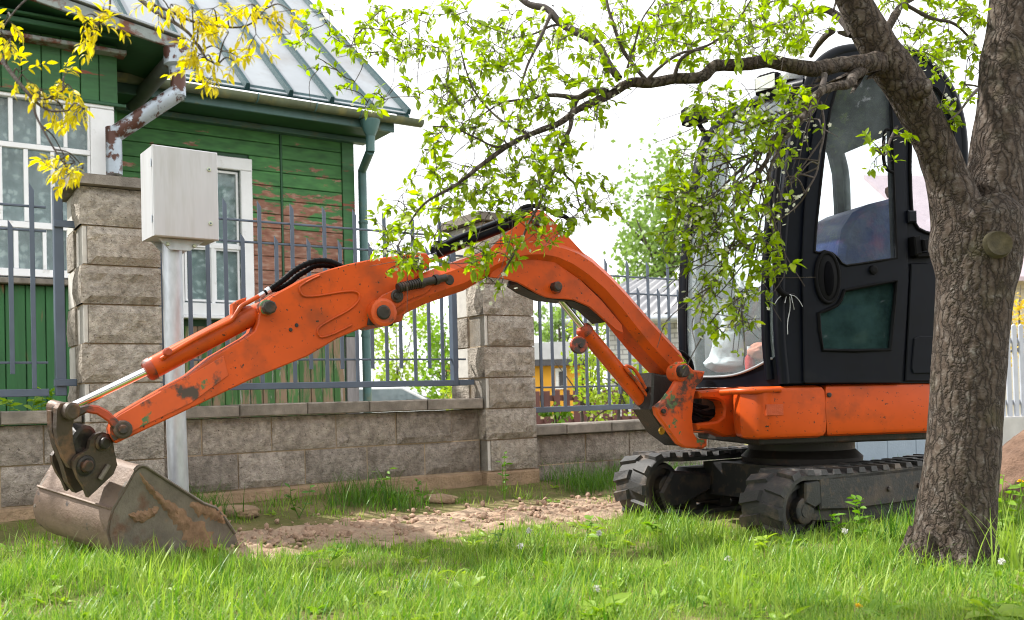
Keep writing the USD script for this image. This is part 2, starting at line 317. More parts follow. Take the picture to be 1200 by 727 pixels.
# far ground out to the horizon, a hand lower
fx = np.array([[-400, -60, -.06], [400, -60, -.06], [400, 800, -.06], [-400, 800, -.06]], float)
obj('far_ground', (fx, np.array([[0, 1, 2, 3]])), MATS['earth'], kind='structure')
# the bare strip of dug soil: a sheet of its own a little above the lawn's earth
st, sn = np.meshgrid(np.linspace(0.1, 4.2, 150), np.linspace(0.3, 1.32, 60), indexing='ij')
P = WALL.w(st, 0*st, sn); zz = ground_z(P[..., 0], P[..., 1])
edge = np.minimum.reduce([(st-.1)/.5, (4.2-st)/.5, (sn-.3)/.3, (1.32-sn)/.35]).clip(0, 1)
hh = meshkit.fbm(np.stack([st, sn, 0*st], -1)*6, 4, 21); h2 = meshkit.fbm(np.stack([st, sn, 0*st], -1)*22, 3, 22)
P[..., 2] = zz-0.05+edge*(0.058+0.05*(hh-.42)+0.04*(h2-.5))
ii, jj = np.meshgrid(np.arange(149), np.arange(59), indexing='ij'); k = ii*60+jj
obj('bare_soil', (P.reshape(-1, 3), np.stack([k, k+60, k+61, k+1], -1).reshape(-1, 4)), MATS['soil'], smooth=True, kind='structure')
ck = MB()
for _ in range(1500):
    t, n = rng.uniform(0.3, 4.0), rng.normal(0.75, 0.16); q = WALL.w(t, 0, n); r = .003+.015*rng.random()**3
    if not soil_mask(q[0], q[1]): continue
    m = trimesh.creation.icosphere(1, r); v = np.array(m.vertices)*rng.uniform(.7, 1.2, 3); v *= (1+.9*(meshkit.noise(v/r*1.4+rng.uniform(0, 99), 4)[:, None]-.5))
    ck.add(v+[q[0], q[1], ground_z(q[0], q[1])+.012], m.faces)
obj('soil_clods', ck, MATS['soil_clod'], smooth=50, kind='stuff', label='brown clods lying on the bare strip of soil by the wall', cat='soil')

# ------------------------------------------------------------------ block wall, pillars, fence
def rough_block(fr, t0, t1, z0, z1, n0, n1, amp=0.012, seed=0, nx=9, nz=5, left=False):
    """split faced block: lumpy front, plain sides"""
    mb = MB(); a = np.linspace(0, 1, nx+1); b = np.linspace(0, 1, nz+1)
    A, B = np.meshgrid(a, b, indexing='ij'); T = t0+A*(t1-t0); Z = z0+B*(z1-z0)
    e = (np.minimum(np.minimum(A, 1-A)*(t1-t0), np.minimum(B, 1-B)*(z1-z0))/.03).clip(0, 1)
    N = n1-0.006+e*(0.006+amp*(meshkit.fbm(np.stack([T*16+seed*3.1, Z*16, 0*T+seed], -1), 3, seed)-.3)*2.0)
    k = np.arange((nx+1)*(nz+1)).reshape(nx+1, nz+1)
    q = np.stack([k[:-1, :-1], k[1:, :-1], k[1:, 1:], k[:-1, 1:]], -1).reshape(-1, 4)
    mb.add(fr.w(T, Z, N).reshape(-1, 3), q)
    ringT = np.concatenate([T[:, 0], T[-1, 1:], T[::-1, -1][1:], T[0, ::-1][1:]]); ringZ = np.concatenate([Z[:, 0], Z[-1, 1:], Z[::-1, -1][1:], Z[0, ::-1][1:]])
    ringN = np.concatenate([N[:, 0], N[-1, 1:], N[::-1, -1][1:], N[0, ::-1][1:]])
    m = len(ringT); v = np.vstack([fr.w(ringT, ringZ, ringN), fr.w(ringT, ringZ, np.full(m, n0))]); i = np.arange(m-1)
    mb.add(v, np.stack([i, i+m, i+m+1, i+1], 1))
    return mb
def coping(fr, t0, t1, z0, z1, n0, n1, seed):
    j = np.random.default_rng(seed)
    mb = MB(); mb.prism(fr, [(t0, z0), (t1, z0), (t1, z1+j.uniform(-.003, .003)), (t0, z1+j.uniform(-.003, .003))], n0, n1+j.uniform(-.004, .004), .006)
    return mb
CT = CAMH-0.032; CB = CAMH-0.101; MJ = CAMH-0.301; B0 = CAMH-0.501   # coping top, its foot, joint, foot of courses
def low_wall(label, ta, tb, joint, dz, nfront=-0.07, end=False):
    th = thing('stone_wall', label, 'wall', 'low block walls of the fence')
    J = .008
    mb = MB().box(WALL, ta, tb, B0+dz-.02, CB+dz-.004, nfront-.19, nfront-.012); obj('mortar_bed', mb, MATS['mortar'], th)
    mb = MB().box(WALL, ta, tb, B0+dz-.35, B0+dz-.006, nfront-.2, nfront+.02, .01); obj('plinth', mb, MATS['plinth_soil'], th)
    for row, (za, zb, o) in enumerate(((B0, MJ, .0), (MJ, CB, .2))):
        e = [ta]+[joint+o+.4*k for k in range(-30, 40) if ta+.05 < joint+o+.4*k < tb-.05]+[tb]
        for k, (a, b) in enumerate(zip(e[:-1], e[1:])):
            obj('block', rough_block(WALL, a+J/2, b-J/2, za+dz+J/2, zb+dz-J/2, nfront-.18, nfront+.006*rng.uniform(-1, 1), .013, row*50+k+int(abs(ta)*7)), MATS['block_stone'], th, smooth=14)
    e = [ta]+[joint+.4*k for k in range(-30, 40) if ta+.05 < joint+.4*k < tb-.05]+[tb]
    for k, (a, b) in enumerate(zip(e[:-1], e[1:])):
        obj('coping_stone', coping(WALL, a+.002, b-.002, CB+dz+.003, CT+dz, nfront-.24, nfront+.045, k+int(abs(ta)*9)), MATS['coping_stone'], th)
    return th
jm = WALL.uv(278.5, 500, -.07)[0]
low_wall('low tan block wall between the two pillars, behind the bucket and the boom', 0.4, PIL2, jm, 0)
low_wall('low block wall left of the pillar, under the short fence with its post', -2.6, -0.0, jm, 0.0)
dzr = WALL.uv(640, 498.8, -.02)[1]-CT
low_wall('lower block wall right of the second pillar, running behind the tracks', PIL2+.4, WALL.uv(873, 500, -.07)[0], WALL.uv(633, 520, -.07)[0]+.2, dzr)

def pillar(label, t0, top, cap, dz=0):
    th = thing('stone_pillar', label, 'pillar', 'block pillars of the fence')
    W = .40; J = .008; D = .40
    mb = MB().box(WALL, t0+.012, t0+W-.012, B0-.3, top-.002, -D+.012, -.012); obj('mortar_core', mb, MATS['mortar'], th)
    side = Frame(WALL.w(t0, 0, -D)[:2], AL-math.pi/2)      # left face: its t runs from the back to the front
    z = B0-.2 if dz else B0; z = B0; row = 0
    obj('plinth', MB().box(WALL, t0-.01, t0+W+.01, B0-.4, B0-.005, -D, .015, .01), MATS['plinth_soil'], th)
    while z < top-.05:
        zb = min(z+.2, top); za_, zb_ = z+J/2, zb-J/2
        if row % 2 == 0:
            obj('block', rough_block(WALL, t0+.035, t0+W, za_, zb_, -.19, 0.004, .022, row*7+int(t0*9)), MATS['pillar_stone'], th, smooth=14)
            obj('block_end', MB().box(WALL, t0+.012, t0+.034, za_, zb_, -.19, -.006, .003), MATS['smooth_stone'], th)
            obj('block', rough_block(side, 0, .205, za_, zb_, -.2, .006, .016, row*7+3, 4, 3), MATS['pillar_stone'], th, smooth=14)
        else:
            obj('block', rough_block(WALL, t0, t0+W, za_, zb_, -.19, 0.004, .022, row*7+1+int(t0*9)), MATS['pillar_stone'], th, smooth=14)
            obj('block', rough_block(side, .205, .40, za_, zb_, -.2, .006, .016, row*7+5, 4, 3), MATS['pillar_stone'], th, smooth=14)
            obj('block_end', MB().box(side, .0, .2, za_, zb_, -.1, -.004, .003), MATS['smooth_stone'], th)
        z += .2; row += 1
    if cap:
        o = .055; zc = top
        mb = MB(); P = [WALL.w(t, zz_, n) for zz_, e in ((zc, o), (zc+.05, o)) for t, n in ((t0-e, e), (t0+W+e, e), (t0+W+e, -D-e), (t0-e, -D-e))]; mb.box8(P)
        apex = WALL.w(t0+W/2, zc+.085, -D/2); b = np.array(P[4:8]); mb.add(np.vstack([b+[0, 0, .0005], apex[None]]), np.array([[0, 1, 4], [1, 2, 4], [2, 3, 4], [3, 0, 4]]))
        obj('cap_stone', mb, MATS['coping_stone'], th)
    return th
ptop = WALL.uv(150, 221)[1]
pillar('taller looking block pillar at the left, behind the white meter cabinet', 0.0, B0+round((ptop-B0)/.2)*.2 if abs((ptop-B0)/.2-round((ptop-B0)/.2)) < .25 else ptop, True)
pillar('block pillar under the bend of the orange boom', PIL2, B0+1.6, True)

FN = -.17                                  # plane of the fence bars
zf = lambda x, y: WALL.uv(x, y, FN)[1]
tf = lambda x, y=400: WALL.uv(x, y, FN)[0]
Z_TOP, Z_SEC, Z_LOW = zf(350, 263.3), zf(350, 287.6), zf(400, 421.5)
Z_R1, Z_R0 = zf(400, 447.5), zf(400, 454.9)
Z_TT, Z_ST, Z_SB = zf(304, 236), zf(285, 274), zf(360, 433)
def spike(mb, fr, t, z0, z1, n, w=.0115):
    """flat bar picket, its top cut on the slant"""
    mb.prism(fr, [(t-w, z0), (t+w, z0), (t+w, z1-.035), (t-w, z1)], n-.005, n+.005, .0015)
def bars(th, fr, ta, tb, t0, dz, lo, shift=0):
    for z, r in ((Z_TOP, .006), (Z_SEC, .006), (Z_LOW, .006)):
        obj('bar', MB().box(fr, ta, tb, z+dz-r, z+dz+r, FN-.012, FN+.001, .002), MATS['fence_steel'], th)
    obj('bottom_rail', MB().box(fr, ta, tb, Z_R0+dz, Z_R1+dz, FN-.025, FN+.015, .003), MATS['fence_steel'], th)
    k = math.ceil((ta-t0)/.1014)
    while t0+k*.1014 < tb:
        t = t0+k*.1014+rng.uniform(-.002, .002); mb = MB()
        if (k+shift) % 2 == 0: spike(mb, fr, t, Z_R1+dz, Z_TT+dz, FN+.007)
        else: spike(mb, fr, t, Z_SB+dz, Z_ST+dz, FN+.007)
        obj('picket', mb, MATS['fence_steel'], th); k += 1
fm = thing('steel_fence', 'dark grey picket fence with spikes between the two pillars, behind the orange arm', 'fence', 'steel picket fences on the wall')
bars(fm, WALL, .42, PIL2-.03, tf(304, 300), 0, 0)
for t in (.435, PIL2-.12):
    obj('post', MB().box(WALL, t-.018, t+.018, Z_R0-.001, Z_TT-.12, FN-.028, FN+.02, .003), MATS['fence_steel'], fm)
obj('bracket', MB().box(WALL, PIL2-.10, PIL2+.012, Z_R0+.004, Z_R1-.001, FN+.021, FN+.03, .002), MATS['fence_steel'], fm)
fr_ = thing('steel_fence', 'dark grey picket fence right of the second pillar, ending behind the cab', 'fence', 'steel picket fences on the wall')
dzf = (zf(690, 474.8)+zf(690, 482))/2-(Z_R0+Z_R1)/2
bars(fr_, WALL, PIL2+.41, WALL.uv(860, 400, FN)[0], tf(632.5, 400), dzf, 0)
for z in (Z_TOP, Z_R0+.02):
    obj('bracket', MB().box(WALL, PIL2+.38, PIL2+.44, z+dzf-.012, z+dzf+.012, FN+.016, FN+.024, .002), MATS['fence_steel'], fr_)
fl = thing('steel_fence', 'short dark picket fence at the left edge with a square post clamped to the pillar', 'fence', 'steel picket fences on the wall')
bars(fl, WALL, -1.5, -.135, tf(38, 300), zf(30, 269.5)-Z_SEC, 0)
tp0, zt0 = WALL.uv(67, 220, FN); tp1, zt1 = WALL.uv(71.5, 464, FN)
obj('post', MB().prism(WALL, [(tp1-.026, zt1), (tp1+.026, zt1), (tp0+.022, zt0), (tp0-.022, zt0)], FN-.03, FN+.022, .003), MATS['fence_steel'], fl)
for y in (263, 449):
    t0_, z0_ = WALL.uv(62, y, FN); t1_, _ = WALL.uv(89, y, FN)
    obj('clamp', MB().box(WALL, t0_, t1_, z0_-.018, z0_+.018, FN+.023, FN+.035, .003), MATS['fence_steel'], fl)

# ------------------------------------------------------------------ meter cabinet on its pole
PB = at_z(211, 585, .08); PB = at_depth(211, 580, 4.42)
mc = thing('meter_cabinet', 'light grey electricity meter cabinet on a round galvanised pole beside the left pillar', 'meter cabinet')
gzp = float(ground_z(PB[0], PB[1]))
topz = at_depth(208, 290, PB[1])[2]
obj('pole', MB().tube([[PB[0], PB[1], gzp-.1], [PB[0]-.012, PB[1], .6], [PB[0]-.017, PB[1], topz+.05]], [.0485, .0475, .047], 24), MATS['galvanised'], mc, smooth=40)
CF = Frame(PB[:2]+np.array([.11*math.sin(AL+.06), -.11*math.cos(AL+.06)]), AL+.06)
ta, zt_ = CF.uv(179, 169.5); tb, _ = CF.uv(254.5, 181); _, zb_ = CF.uv(181, 275.5)
BD = -.2
obj('body', MB().box(CF, ta, tb, zb_, zt_, BD, -.022, .004), MATS['cabinet_paint'], mc)
obj('door', MB().box(CF, ta-.001, tb+.002, zb_-.003, zt_+.002, -.02, 0, .005), MATS['cabinet_paint'], mc)
for x, y in ((244.8, 198.9), (246.6, 262)):
    t, z = CF.uv(x, y); lk = obj('lock', MB().disc_stack(CF.w(t, z, 0), CF.en, [(-.004, .0105), (.003, .0105), (.004, .009)], 16), MATS['lock_zinc'], mc, smooth=40)
    obj('keyhole', MB().box(CF, t-.0035, t+.0035, z-.0035, z+.0035, .004, .006), MATS['fence_steel'], lk)
for z in (zb_+.08, zt_-.08):
    obj('hinge', MB().cyl(CF.w(ta-.003, z-.018, -.022), CF.w(ta-.003, z+.018, -.022), .004), MATS['galvanised'], mc)
tc = (ta+tb)/2-.02
pp = [(tc-.105, zb_-.003), (tc+.125, zb_-.003), (tc+.05, zb_-.055), (tc-.05, zb_-.055)]
for n in (-.055, -.165):
    obj('bracket', MB().prism(CF, pp, n-.004, n+.004, .001), MATS['galvanised'], mc)
for t in (-.06, .07):
    obj('bolt', MB().disc_stack(CF.w(tc+t, zb_-.03, -.05), CF.en, [(0, .009), (.009, .009), (.01, .007)], 6), MATS['lock_zinc'], mc)
# ------------------------------------------------------------------ the green wooden house
house = thing('wooden_house', 'green wooden house with peeling paint, white windows and a pale metal roof', 'house')
HC = at_depth(416, 300, 9.3)
HY = 0.545
HF = Frame(HC[:2], HY)                       # main wall; t = 0 at its right corner
zh = lambda x, y, n=0: HF.uv(x, y, n)[1]
th_ = lambda x, y=300, n=0: HF.uv(x, y, n)[0]
Z_EAVE = zh(410, 163)
tL = -4.2
Z_ROW = zh(330, 384)
# horizontal siding, board by board
def board(fr, t0, t1, z0, z1, n=.018):
    return MB().prism(fr, [(t0, z0), (t1, z0), (t1, z1), (t0, z1)], 0, n, .004)
tseam = th_(330, 260)
obj('wall', MB().box(HF, tL, -.02, -.1, Z_EAVE+.2, -.18, -.002), MATS['dark_green'], house)
wt0, wt1 = th_(196, 250), th_(292.5, 280); wz1, wz0 = zh(291, 190), zh(280, 372)
bh = .137; z = Z_ROW
while z < Z_EAVE+.1:
    for a, b in ((tL, tseam-.012), (tseam+.012, -.14)):
        segs = [(a, b)]
        if z+bh > wz0 and z < wz1 and a < wt1:
            segs = [s for s in ((a, min(b, wt0-.002)), (max(a, wt1+.002), b)) if s[1]-s[0] > .02]
        for c, d in segs:
            obj('siding_board', board(HF, c, d, z+.003, z+bh-.003+rng.uniform(-.001, .001), .018+rng.uniform(-.002, .002)), MATS['siding'], house)
    z += bh
obj('cover_strip', MB().box(HF, tseam-.01, tseam+.01, Z_ROW, Z_EAVE+.1, 0, .026, .003), MATS['dark_green'], house)
# vertical boards below
t = -3.9
while t < -.15:
    w_ = .125; 
    if not (wt0-.1 < t < wt1-.05) or True:
        top = Z_ROW if not (wt0-.05 < t+w_/2 < wt1+.03) else min(Z_ROW, wz0)
        obj('lower_board', board(HF, t+.003, t+w_-.003, -.05, top-.004, .016+rng.uniform(-.003, .003)), MATS['worn_board'], house)
    t += w_
obj('corner_board', MB().box(HF, -.135, .0, zh(412, 395), Z_EAVE+.05, -.02, .03, .004), MATS['green_plank'], house)
obj('corner_board', MB().box(HF, -.13, -.0, -.05, zh(412, 395)-.003, -.02, .026, .004), MATS['grey_wood'], house)
# main window: casing, sashes, panes
def window(parent, fr, t0, t1, z0, z1, casing, cols, rows, depth=.03, curtain=True, sash=.035):
    wn = obj('window', MB().box(fr, t0-.0, t1, z1-casing, z1, .0, depth+.02, .006).box(fr, t0, t1, z0, z0+casing, 0, depth+.019, .006)
             .box(fr, t0, t0+casing, z0+casing+.001, z1-casing-.001, 0, depth+.016, .006).box(fr, t1-casing, t1, z0+casing+.001, z1-casing-.001, 0, depth+.016, .006), MATS['white_frame'], parent)
    a, b, c, d = t0+casing, t1-casing, z0+casing, z1-casing
    mb = MB()
    for u in cols: mb.box(fr, a+(b-a)*u-sash/2, a+(b-a)*u+sash/2, c, d, -.02, .022, .003)
    obj('mullion', mb, MATS['white_frame'], wn) if len(cols) else None
    for v in rows: obj('transom', MB().box(fr, a, b, c+(d-c)*v-sash/2, c+(d-c)*v+sash/2, -.022, .024, .003), MATS['white_frame'], wn)
    us = [0]+list(cols)+[1]; vs = [0]+list(rows)+[1]
    for u0, u1 in zip(us[:-1], us[1:]):
        for v0, v1 in zip(vs[:-1], vs[1:]):
            A, B, C, D = a+(b-a)*u0+sash/2, a+(b-a)*u1-sash/2, c+(d-c)*v0+sash/2, c+(d-c)*v1-sash/2
            obj('pane', MB().box(fr, A, B, C, D, -.004, 0), MATS['house_glass'], wn)
            f = MB(); g = .018
            f.box(fr, A-.002, A+g, C, D, -.012, .012).box(fr, B-g, B+.002, C, D, -.012, .012).box(fr, A+g, B-g, C-.002, C+g, -.012, .011).box(fr, A+g, B-g, D-g, D+.002, -.012, .011)
            obj('sash', f, MATS['white_frame'], wn)
    if curtain:
        n = 40; tt = np.linspace(a, b, n); v = np.vstack([fr.w(tt, np.full(n, c), -.09+.012*np.sin(tt*55)), fr.w(tt, np.full(n, d), -.09+.012*np.sin(tt*55))]); i = np.arange(n-1)
        obj('curtain', (v, np.stack([i, i+1, i+1+n, i+n], 1)), MATS['lace'], wn, smooth=True)
    return wn
def dark_room(parent, fr, t0, t1, z0, z1):
    pass
# window stands proud in its own frame so that the wall's core is not in front of the panes
HW = HF.off(.06)
window(house, HW, wt0, wt1, wz0, wz1, .115, [.5], [.42], curtain=False)
obj('window_backing', MB().box(HF, wt0+.02, wt1-.02, wz0+.02, wz1-.02, .019, .024), MATS['lace'], house)
obj('window_sill', MB().box(HF, wt0-.04, wt1+.04, wz0-.03, wz0-.002, 0, .14, .006), MATS['white_frame'], house)
# eave: soffit, fascia, gutter, roof
OV = .42
soff = zh(436, 163)
def hw(t, z, n): return HF.w(t, z, n)
RT = .30                                     # roof runs past the corner
zg = HF.uv(440, 137, OV)[1]                  # gutter height
obj('soffit', MB().box(HF, tL, RT-.06, Z_EAVE, Z_EAVE+.03, .0, OV-.03), MATS['dark_green'], house)
obj('frieze', MB().box(HF, tL, .12, Z_EAVE-.055, Z_EAVE-.002, 0.0, .10, .008), MATS['teal_metal'], house)
obj('fascia', MB().box(HF, tL, RT-.04, Z_EAVE-.004, zg+.02, OV-.03, OV, .004), MATS['teal_metal'], house)
gp = [(math.cos(a)*.062, math.sin(a)*.062) for a in np.linspace(math.pi, 2*math.pi, 9)]
gi = [(math.cos(a)*.057, math.sin(a)*.057) for a in np.linspace(2*math.pi, math.pi, 9)]
GS = Frame(HF.w(0, 0, OV+.066)[:2], HY-math.pi/2)     # cross-section plane of the gutter
mbg = MB()
GA, GB = tL, th_(490, 148, OV)+.0
prof = gp+gi; m = len(prof)
va = np.array([HF.w(GA, zg+p[1], OV+.066+p[0]) for p in prof]); vb = np.array([HF.w(GB, zg+p[1], OV+.066+p[0]) for p in prof]); i = np.arange(m); j = (i+1) % m
mbg.add(np.vstack([va, vb]), np.stack([i, j, j+m, i+m], 1))
gut = obj('gutter', mbg, MATS['gutter_metal'], house, smooth=40)
for x in (300, 368, 420):
    tt = HF.uv(x, 120, OV+.06)[0]
    obj('gutter_strap', MB().tube([HF.w(tt, zg+.004+math.sin(a)*.067, OV+.066+math.cos(a)*.067) for a in np.linspace(math.pi, 2*math.pi, 9)], .007, 5), MATS['teal_metal'], gut)
# downpipe at the corner
q = lambda x, y, n: HF.w(*HF.uv(x, y, n), n)
q0, q1, q2, q3, q4 = q(434, 143, OV+.06), q(434, 157, OV+.06), q(434, 178, OV+.05), q(424.5, 200, .10), q(424.5, 210, .085)
q5 = q4.copy(); q5[2] = -.05
dp = obj('downpipe', MB().tube([q1, q2-[0, 0, 0]], .045, 14).tube([q2+[0, 0, .01], q3], .044, 14).tube([q3+[0, 0, .01], q4, (q4+q5)/2, q5], .045, 14), MATS['teal_metal'], house, smooth=40)
obj('funnel', MB().disc_stack(q1-[0, 0, .02], [0, 0, 1], [(0, .047), (.06, .075), (.14, .1), (.15, .1)], 14), MATS['teal_metal'], dp, smooth=40)
for y in (262, 330, 395):
    zz = zh(424, y, .085); obj('pipe_clip', MB().disc_stack([q4[0], q4[1], zz], [0, 0, 1], [(0, .052), (.025, .052)], 14), MATS['teal_metal'], dp)
# roof slope
k = .85; pit = math.atan(k); RLEN = 4.2
def roofp(t, s, h=0.0):   # s metres up the slope from the eave, h off its surface
    return HF.w(t, zg+.065+s*math.sin(pit)+h*math.cos(pit), OV+.05-s*math.cos(pit)+h*math.sin(pit))
seams = []
rt1 = HF.uv(478, 141, OV+.05)[0]
ts = [rt1-.42*i_ for i_ in range(0, 14)]
for a, b in zip(ts[1:], ts[:-1]):
    c = [roofp(b, 0, -.012), roofp(a, 0, -.012), roofp(a, RLEN, -.012), roofp(b, RLEN, -.012)]
    d = [roofp(b-.003, 0), roofp(a+.003, 0), roofp(a+.003, RLEN), roofp(b-.003, RLEN)]
    rs = np.linspace(0, 1, 9)
    mb = MB().box8([c[0], c[1], c[2], c[3], d[0], d[1], d[2], d[3]])
    obj('roof_sheet', mb, MATS['roof_sheet'], house)
for a in ts:
    w_ = .026
    mb = MB().box8([roofp(a+w_, -.01, -.005), roofp(a-w_, -.01, -.005), roofp(a-w_, RLEN, -.005), roofp(a+w_, RLEN, -.005), roofp(a+w_*.7, -.01, .05), roofp(a-w_*.7, -.01, .05), roofp(a-w_*.7, RLEN, .05), roofp(a+w_*.7, RLEN, .05)])
    obj('roof_seam', mb, MATS['roof_seam'], house)
for dh, wv in ((-.06, .05),):
    mb = MB().box8([roofp(rt1+.02, -.02, -.09), roofp(rt1-.03, -.02, -.09), roofp(rt1-.03, RLEN, -.09), roofp(rt1+.02, RLEN, -.09), roofp(rt1+.02, -.02, -.014), roofp(rt1-.03, -.02, -.014), roofp(rt1-.03, RLEN, -.014), roofp(rt1+.02, RLEN, -.014)])
    obj('verge_board', mb, MATS['teal_metal'], house)
mb = MB().box8([roofp(rt1, -.015, -.02), roofp(ts[-1], -.015, -.02), roofp(ts[-1], .09, .001), roofp(rt1, .09, .001), roofp(rt1, -.02, -.004), roofp(ts[-1], -.02, -.004), roofp(ts[-1], .09, .004), roofp(rt1, .09, .004)])
obj('eave_flashing', mb, MATS['roof_seam'], house)

# glazed bay in front of the main wall, at the left
BP_ = 1.05
BF = HF.off(BP_)
bt = lambda x, y=250, n=0: BF.uv(x, y, n)[0]
bz = lambda x, y, n=0: BF.uv(x, y, n)[1]
bR = bt(138, 100); bL = -5.6
ZW1, ZW0 = bz(60, 113), bz(30, 325)
ZP1 = bz(90, 60)                              # top of the plank band
obj('bay_core', MB().box(BF, bL, bR-.02, -.1, bz(100, 45), -BP_+.02, -.30), MATS['dark_green'], house)
obj('bay_side', MB().box(BF, bR-.04, bR-.005, -.1, bz(100, 45), -BP_+.01, -.03), MATS['bay_board'], house)
tb_ = bR
while tb_ > bL+.5:
    w_ = .138
    obj('bay_plank', board(BF.off(-.03), tb_-w_+.003, tb_-.003, bz(90, 117), ZP1+.3, .03+rng.uniform(-.002, .002)), MATS['green_plank'], house)
    obj('bay_board', board(BF.off(-.03), tb_-w_+.003, tb_-.003, -.1, ZW0-.06, .03+rng.uniform(-.003, .003)), MATS['bay_board'], house)
    tb_ -= w_
obj('bay_ledge', MB().box(BF, bL, bR+.05, bz(90, 121), bz(90, 117)+.0, -.03, .05, .005), MATS['dark_green'], house)
obj('bay_sill', MB().box(BF, bL, bR+.02, ZW0-.055, ZW0-.012, -.03, .06, .006), MATS['coping_stone'], house)
# bay window, three rows of panes between white bars
wx1 = bt(134, 200)
bw = obj('bay_window', MB().box(BF, bt(107), wx1, ZW0+.06, ZW1-.052, -.03, .03, .005).box(BF, bL, wx1-.001, ZW1-.05, ZW1, -.03, .035, .005).box(BF, bL, wx1-.001, ZW0, ZW0+.058, -.03, .034, .005), MATS['white_frame'], house)
r1a, r1b = bz(40, 170), bz(40, 176); r2a, r2b = bz(40, 261), bz(40, 268.5)
for a, b in ((r1b, r1a), (r2b, r2a)):
    obj('transom', MB().box(BF, bL, bt(107)-.002, a, b, -.028, .02, .003), MATS['white_frame'], bw)
rows = [(r1a, ZW1-.05, [(-2, 11), (17, 44), (49, 75.5), (80.5, 103.5)]), (r2a, r1b, [(-26, -2), (3.5, 28), (34, 59.5), (65, 103)]), (ZW0+.058, r2b, [(-14, 15), (21, 49), (54, 77), (82, 103)])]
for z0, z1, cols in rows:
    last = bL
    for a, b in cols:
        ta_, tb2 = bt(a), bt(b)
        obj('mullion', MB().box(BF, last+.002, ta_-.002, z0+.003, z1-.003, -.026, .016, .003) if ta_-last < .3 else MB().box(BF, ta_-.04, ta_-.002, z0+.003, z1-.003, -.026, .016, .003), MATS['white_frame'], bw)
        obj('pane', MB().box(BF, ta_-.002, tb2+.002, z0-.002, z1+.002, -.012, -.008), MATS['house_glass'], bw); last = tb2
    obj('mullion', MB().box(BF, last+.002, bt(107)-.002, z0+.003, z1-.003, -.026, .016, .003), MATS['white_frame'], bw)
n = 120; tt = np.linspace(bL+1, bR-.1, n); v = np.vstack([BF.w(tt, np.full(n, ZW0), -.12+.01*np.sin(tt*48)), BF.w(tt, np.full(n, ZW1), -.12+.01*np.sin(tt*48))]); i = np.arange(n-1)
obj('curtain', (v, np.stack([i, i+1, i+1+n, i+n], 1)), MATS['lace'], bw, smooth=True)
# bay eaves: mouldings, the raking cornice, its gutter and the rusty downpipe
for y0, y1, n in ((60, 55, .10), (47, 41, .16), (39, 36, .2)):
    obj('bay_moulding', MB().box(BF, bL, bR+.02+n*.3, bz(90, y0), bz(90, y1), -.03, n, .006), MATS['dark_green' if y0 != 60 else 'fascia_rust'], house)
BO = .34
RF = BF.off(BO)
c0 = RF.uv(213, 47); c1 = RF.uv(83, 1)
sl = (c1[1]-c0[1])/(c1[0]-c0[0]); far = (bL, c0[1]+sl*(bL-c0[0])); far_i = (bL, far[1])
obj('bay_fascia', MB().prism(RF, [c0, far, (far[0], far[1]-.10), (c0[0]-.0, c0[1]-.085)], -.03, 0, .004), MATS['fascia_rust'], house)
obj('bay_roof', MB().prism(RF, [(c0[0]+.03, c0[1]+.012), far_i, (far[0], far[1]+.03), (c0[0]+.03, c0[1]+.03)], -1.9, .02, .003), MATS['roof_sheet'], house)
obj('bay_soffit', MB().prism(RF, [(c0[0]-.01, c0[1]-.06), (far[0], far[1]-.06), (far[0], far[1]-.03), (c0[0]-.01, c0[1]-.03)], -1.6, -.032), MATS['dark_green'], house)
ga = BF.w(c0[0]-.02, c0[1]-.10, BO-.02); gb = BF.w(c0[0]-.06, c0[1]-.14, -.95)
obj('bay_gutter', MB().tube([ga, gb], .065, 14), MATS['dark_zinc'], house, smooth=40)
rp = lambda x, y, n=BO: BF.w(*BF.uv(x, y, n), n)
rd = obj('rusty_downpipe', MB().tube([rp(208.5, 87), rp(209, 113)], .058, 16).tube([rp(210, 108), rp(134, 158, .16)], .064, 16).tube([rp(133, 150, .16), rp(134, 205, .16)], .060, 16), MATS['zinc_rust'], house, smooth=40, label='rust streaked zinc downpipe')
f0 = rp(207.5, 87)
obj('funnel', MB().disc_stack(f0-[0, 0, .01], [0, 0, 1], [(0, .06), (.055, .064), (.075, .098), (.2, .1), (.2, .085)], 18), MATS['zinc_rust'], rd, smooth=40)
# ------------------------------------------------------------------ the excavator
OR = (0.50, 0.068, 0.007)
worn('orange_paint', OR, var=0.16, scale=2.5, rough=0.36, bump=0.06, bscale=160, bdist=0.003, dirt=(0.22, 0.045, 0.014), dirt_at=(0.50, 0.78), dscale=6, dirt2=(0.035, 0.022, 0.016), dirt2_at=(0.63, 0.66), d2scale=55, spec=0.28)
worn('orange_worn', OR, var=0.15, scale=6, rough=0.45, bump=0.1, bscale=120, bdist=0.003, dirt=(0.045, 0.03, 0.022), dirt_at=(0.53, 0.60), dscale=7, dirt2=(0.06, 0.12, 0.045), dirt2_at=(0.575, 0.61), d2scale=13)
worn('greasy_orange', (0.34, 0.04, 0.006), var=0.25, scale=8, rough=0.5, bump=0.15, bscale=100, dirt=(0.03, 0.018, 0.013), dirt_at=(0.47, 0.56), dscale=9)
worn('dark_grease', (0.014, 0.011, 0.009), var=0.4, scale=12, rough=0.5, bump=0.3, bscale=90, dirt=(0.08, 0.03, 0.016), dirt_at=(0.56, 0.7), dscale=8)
worn('black_paint', (0.002, 0.003, 0.006), var=0.3, scale=6, spec=0.16, rough=0.40, bump=0.05, bscale=120, dirt=(0.013, 0.013, 0.014), dirt_at=(0.58, 0.8), dscale=4)
worn('black_rubber', (0.004, 0.004, 0.005), spec=0.10, var=0.3, scale=9, rough=0.6, bump=0.1)
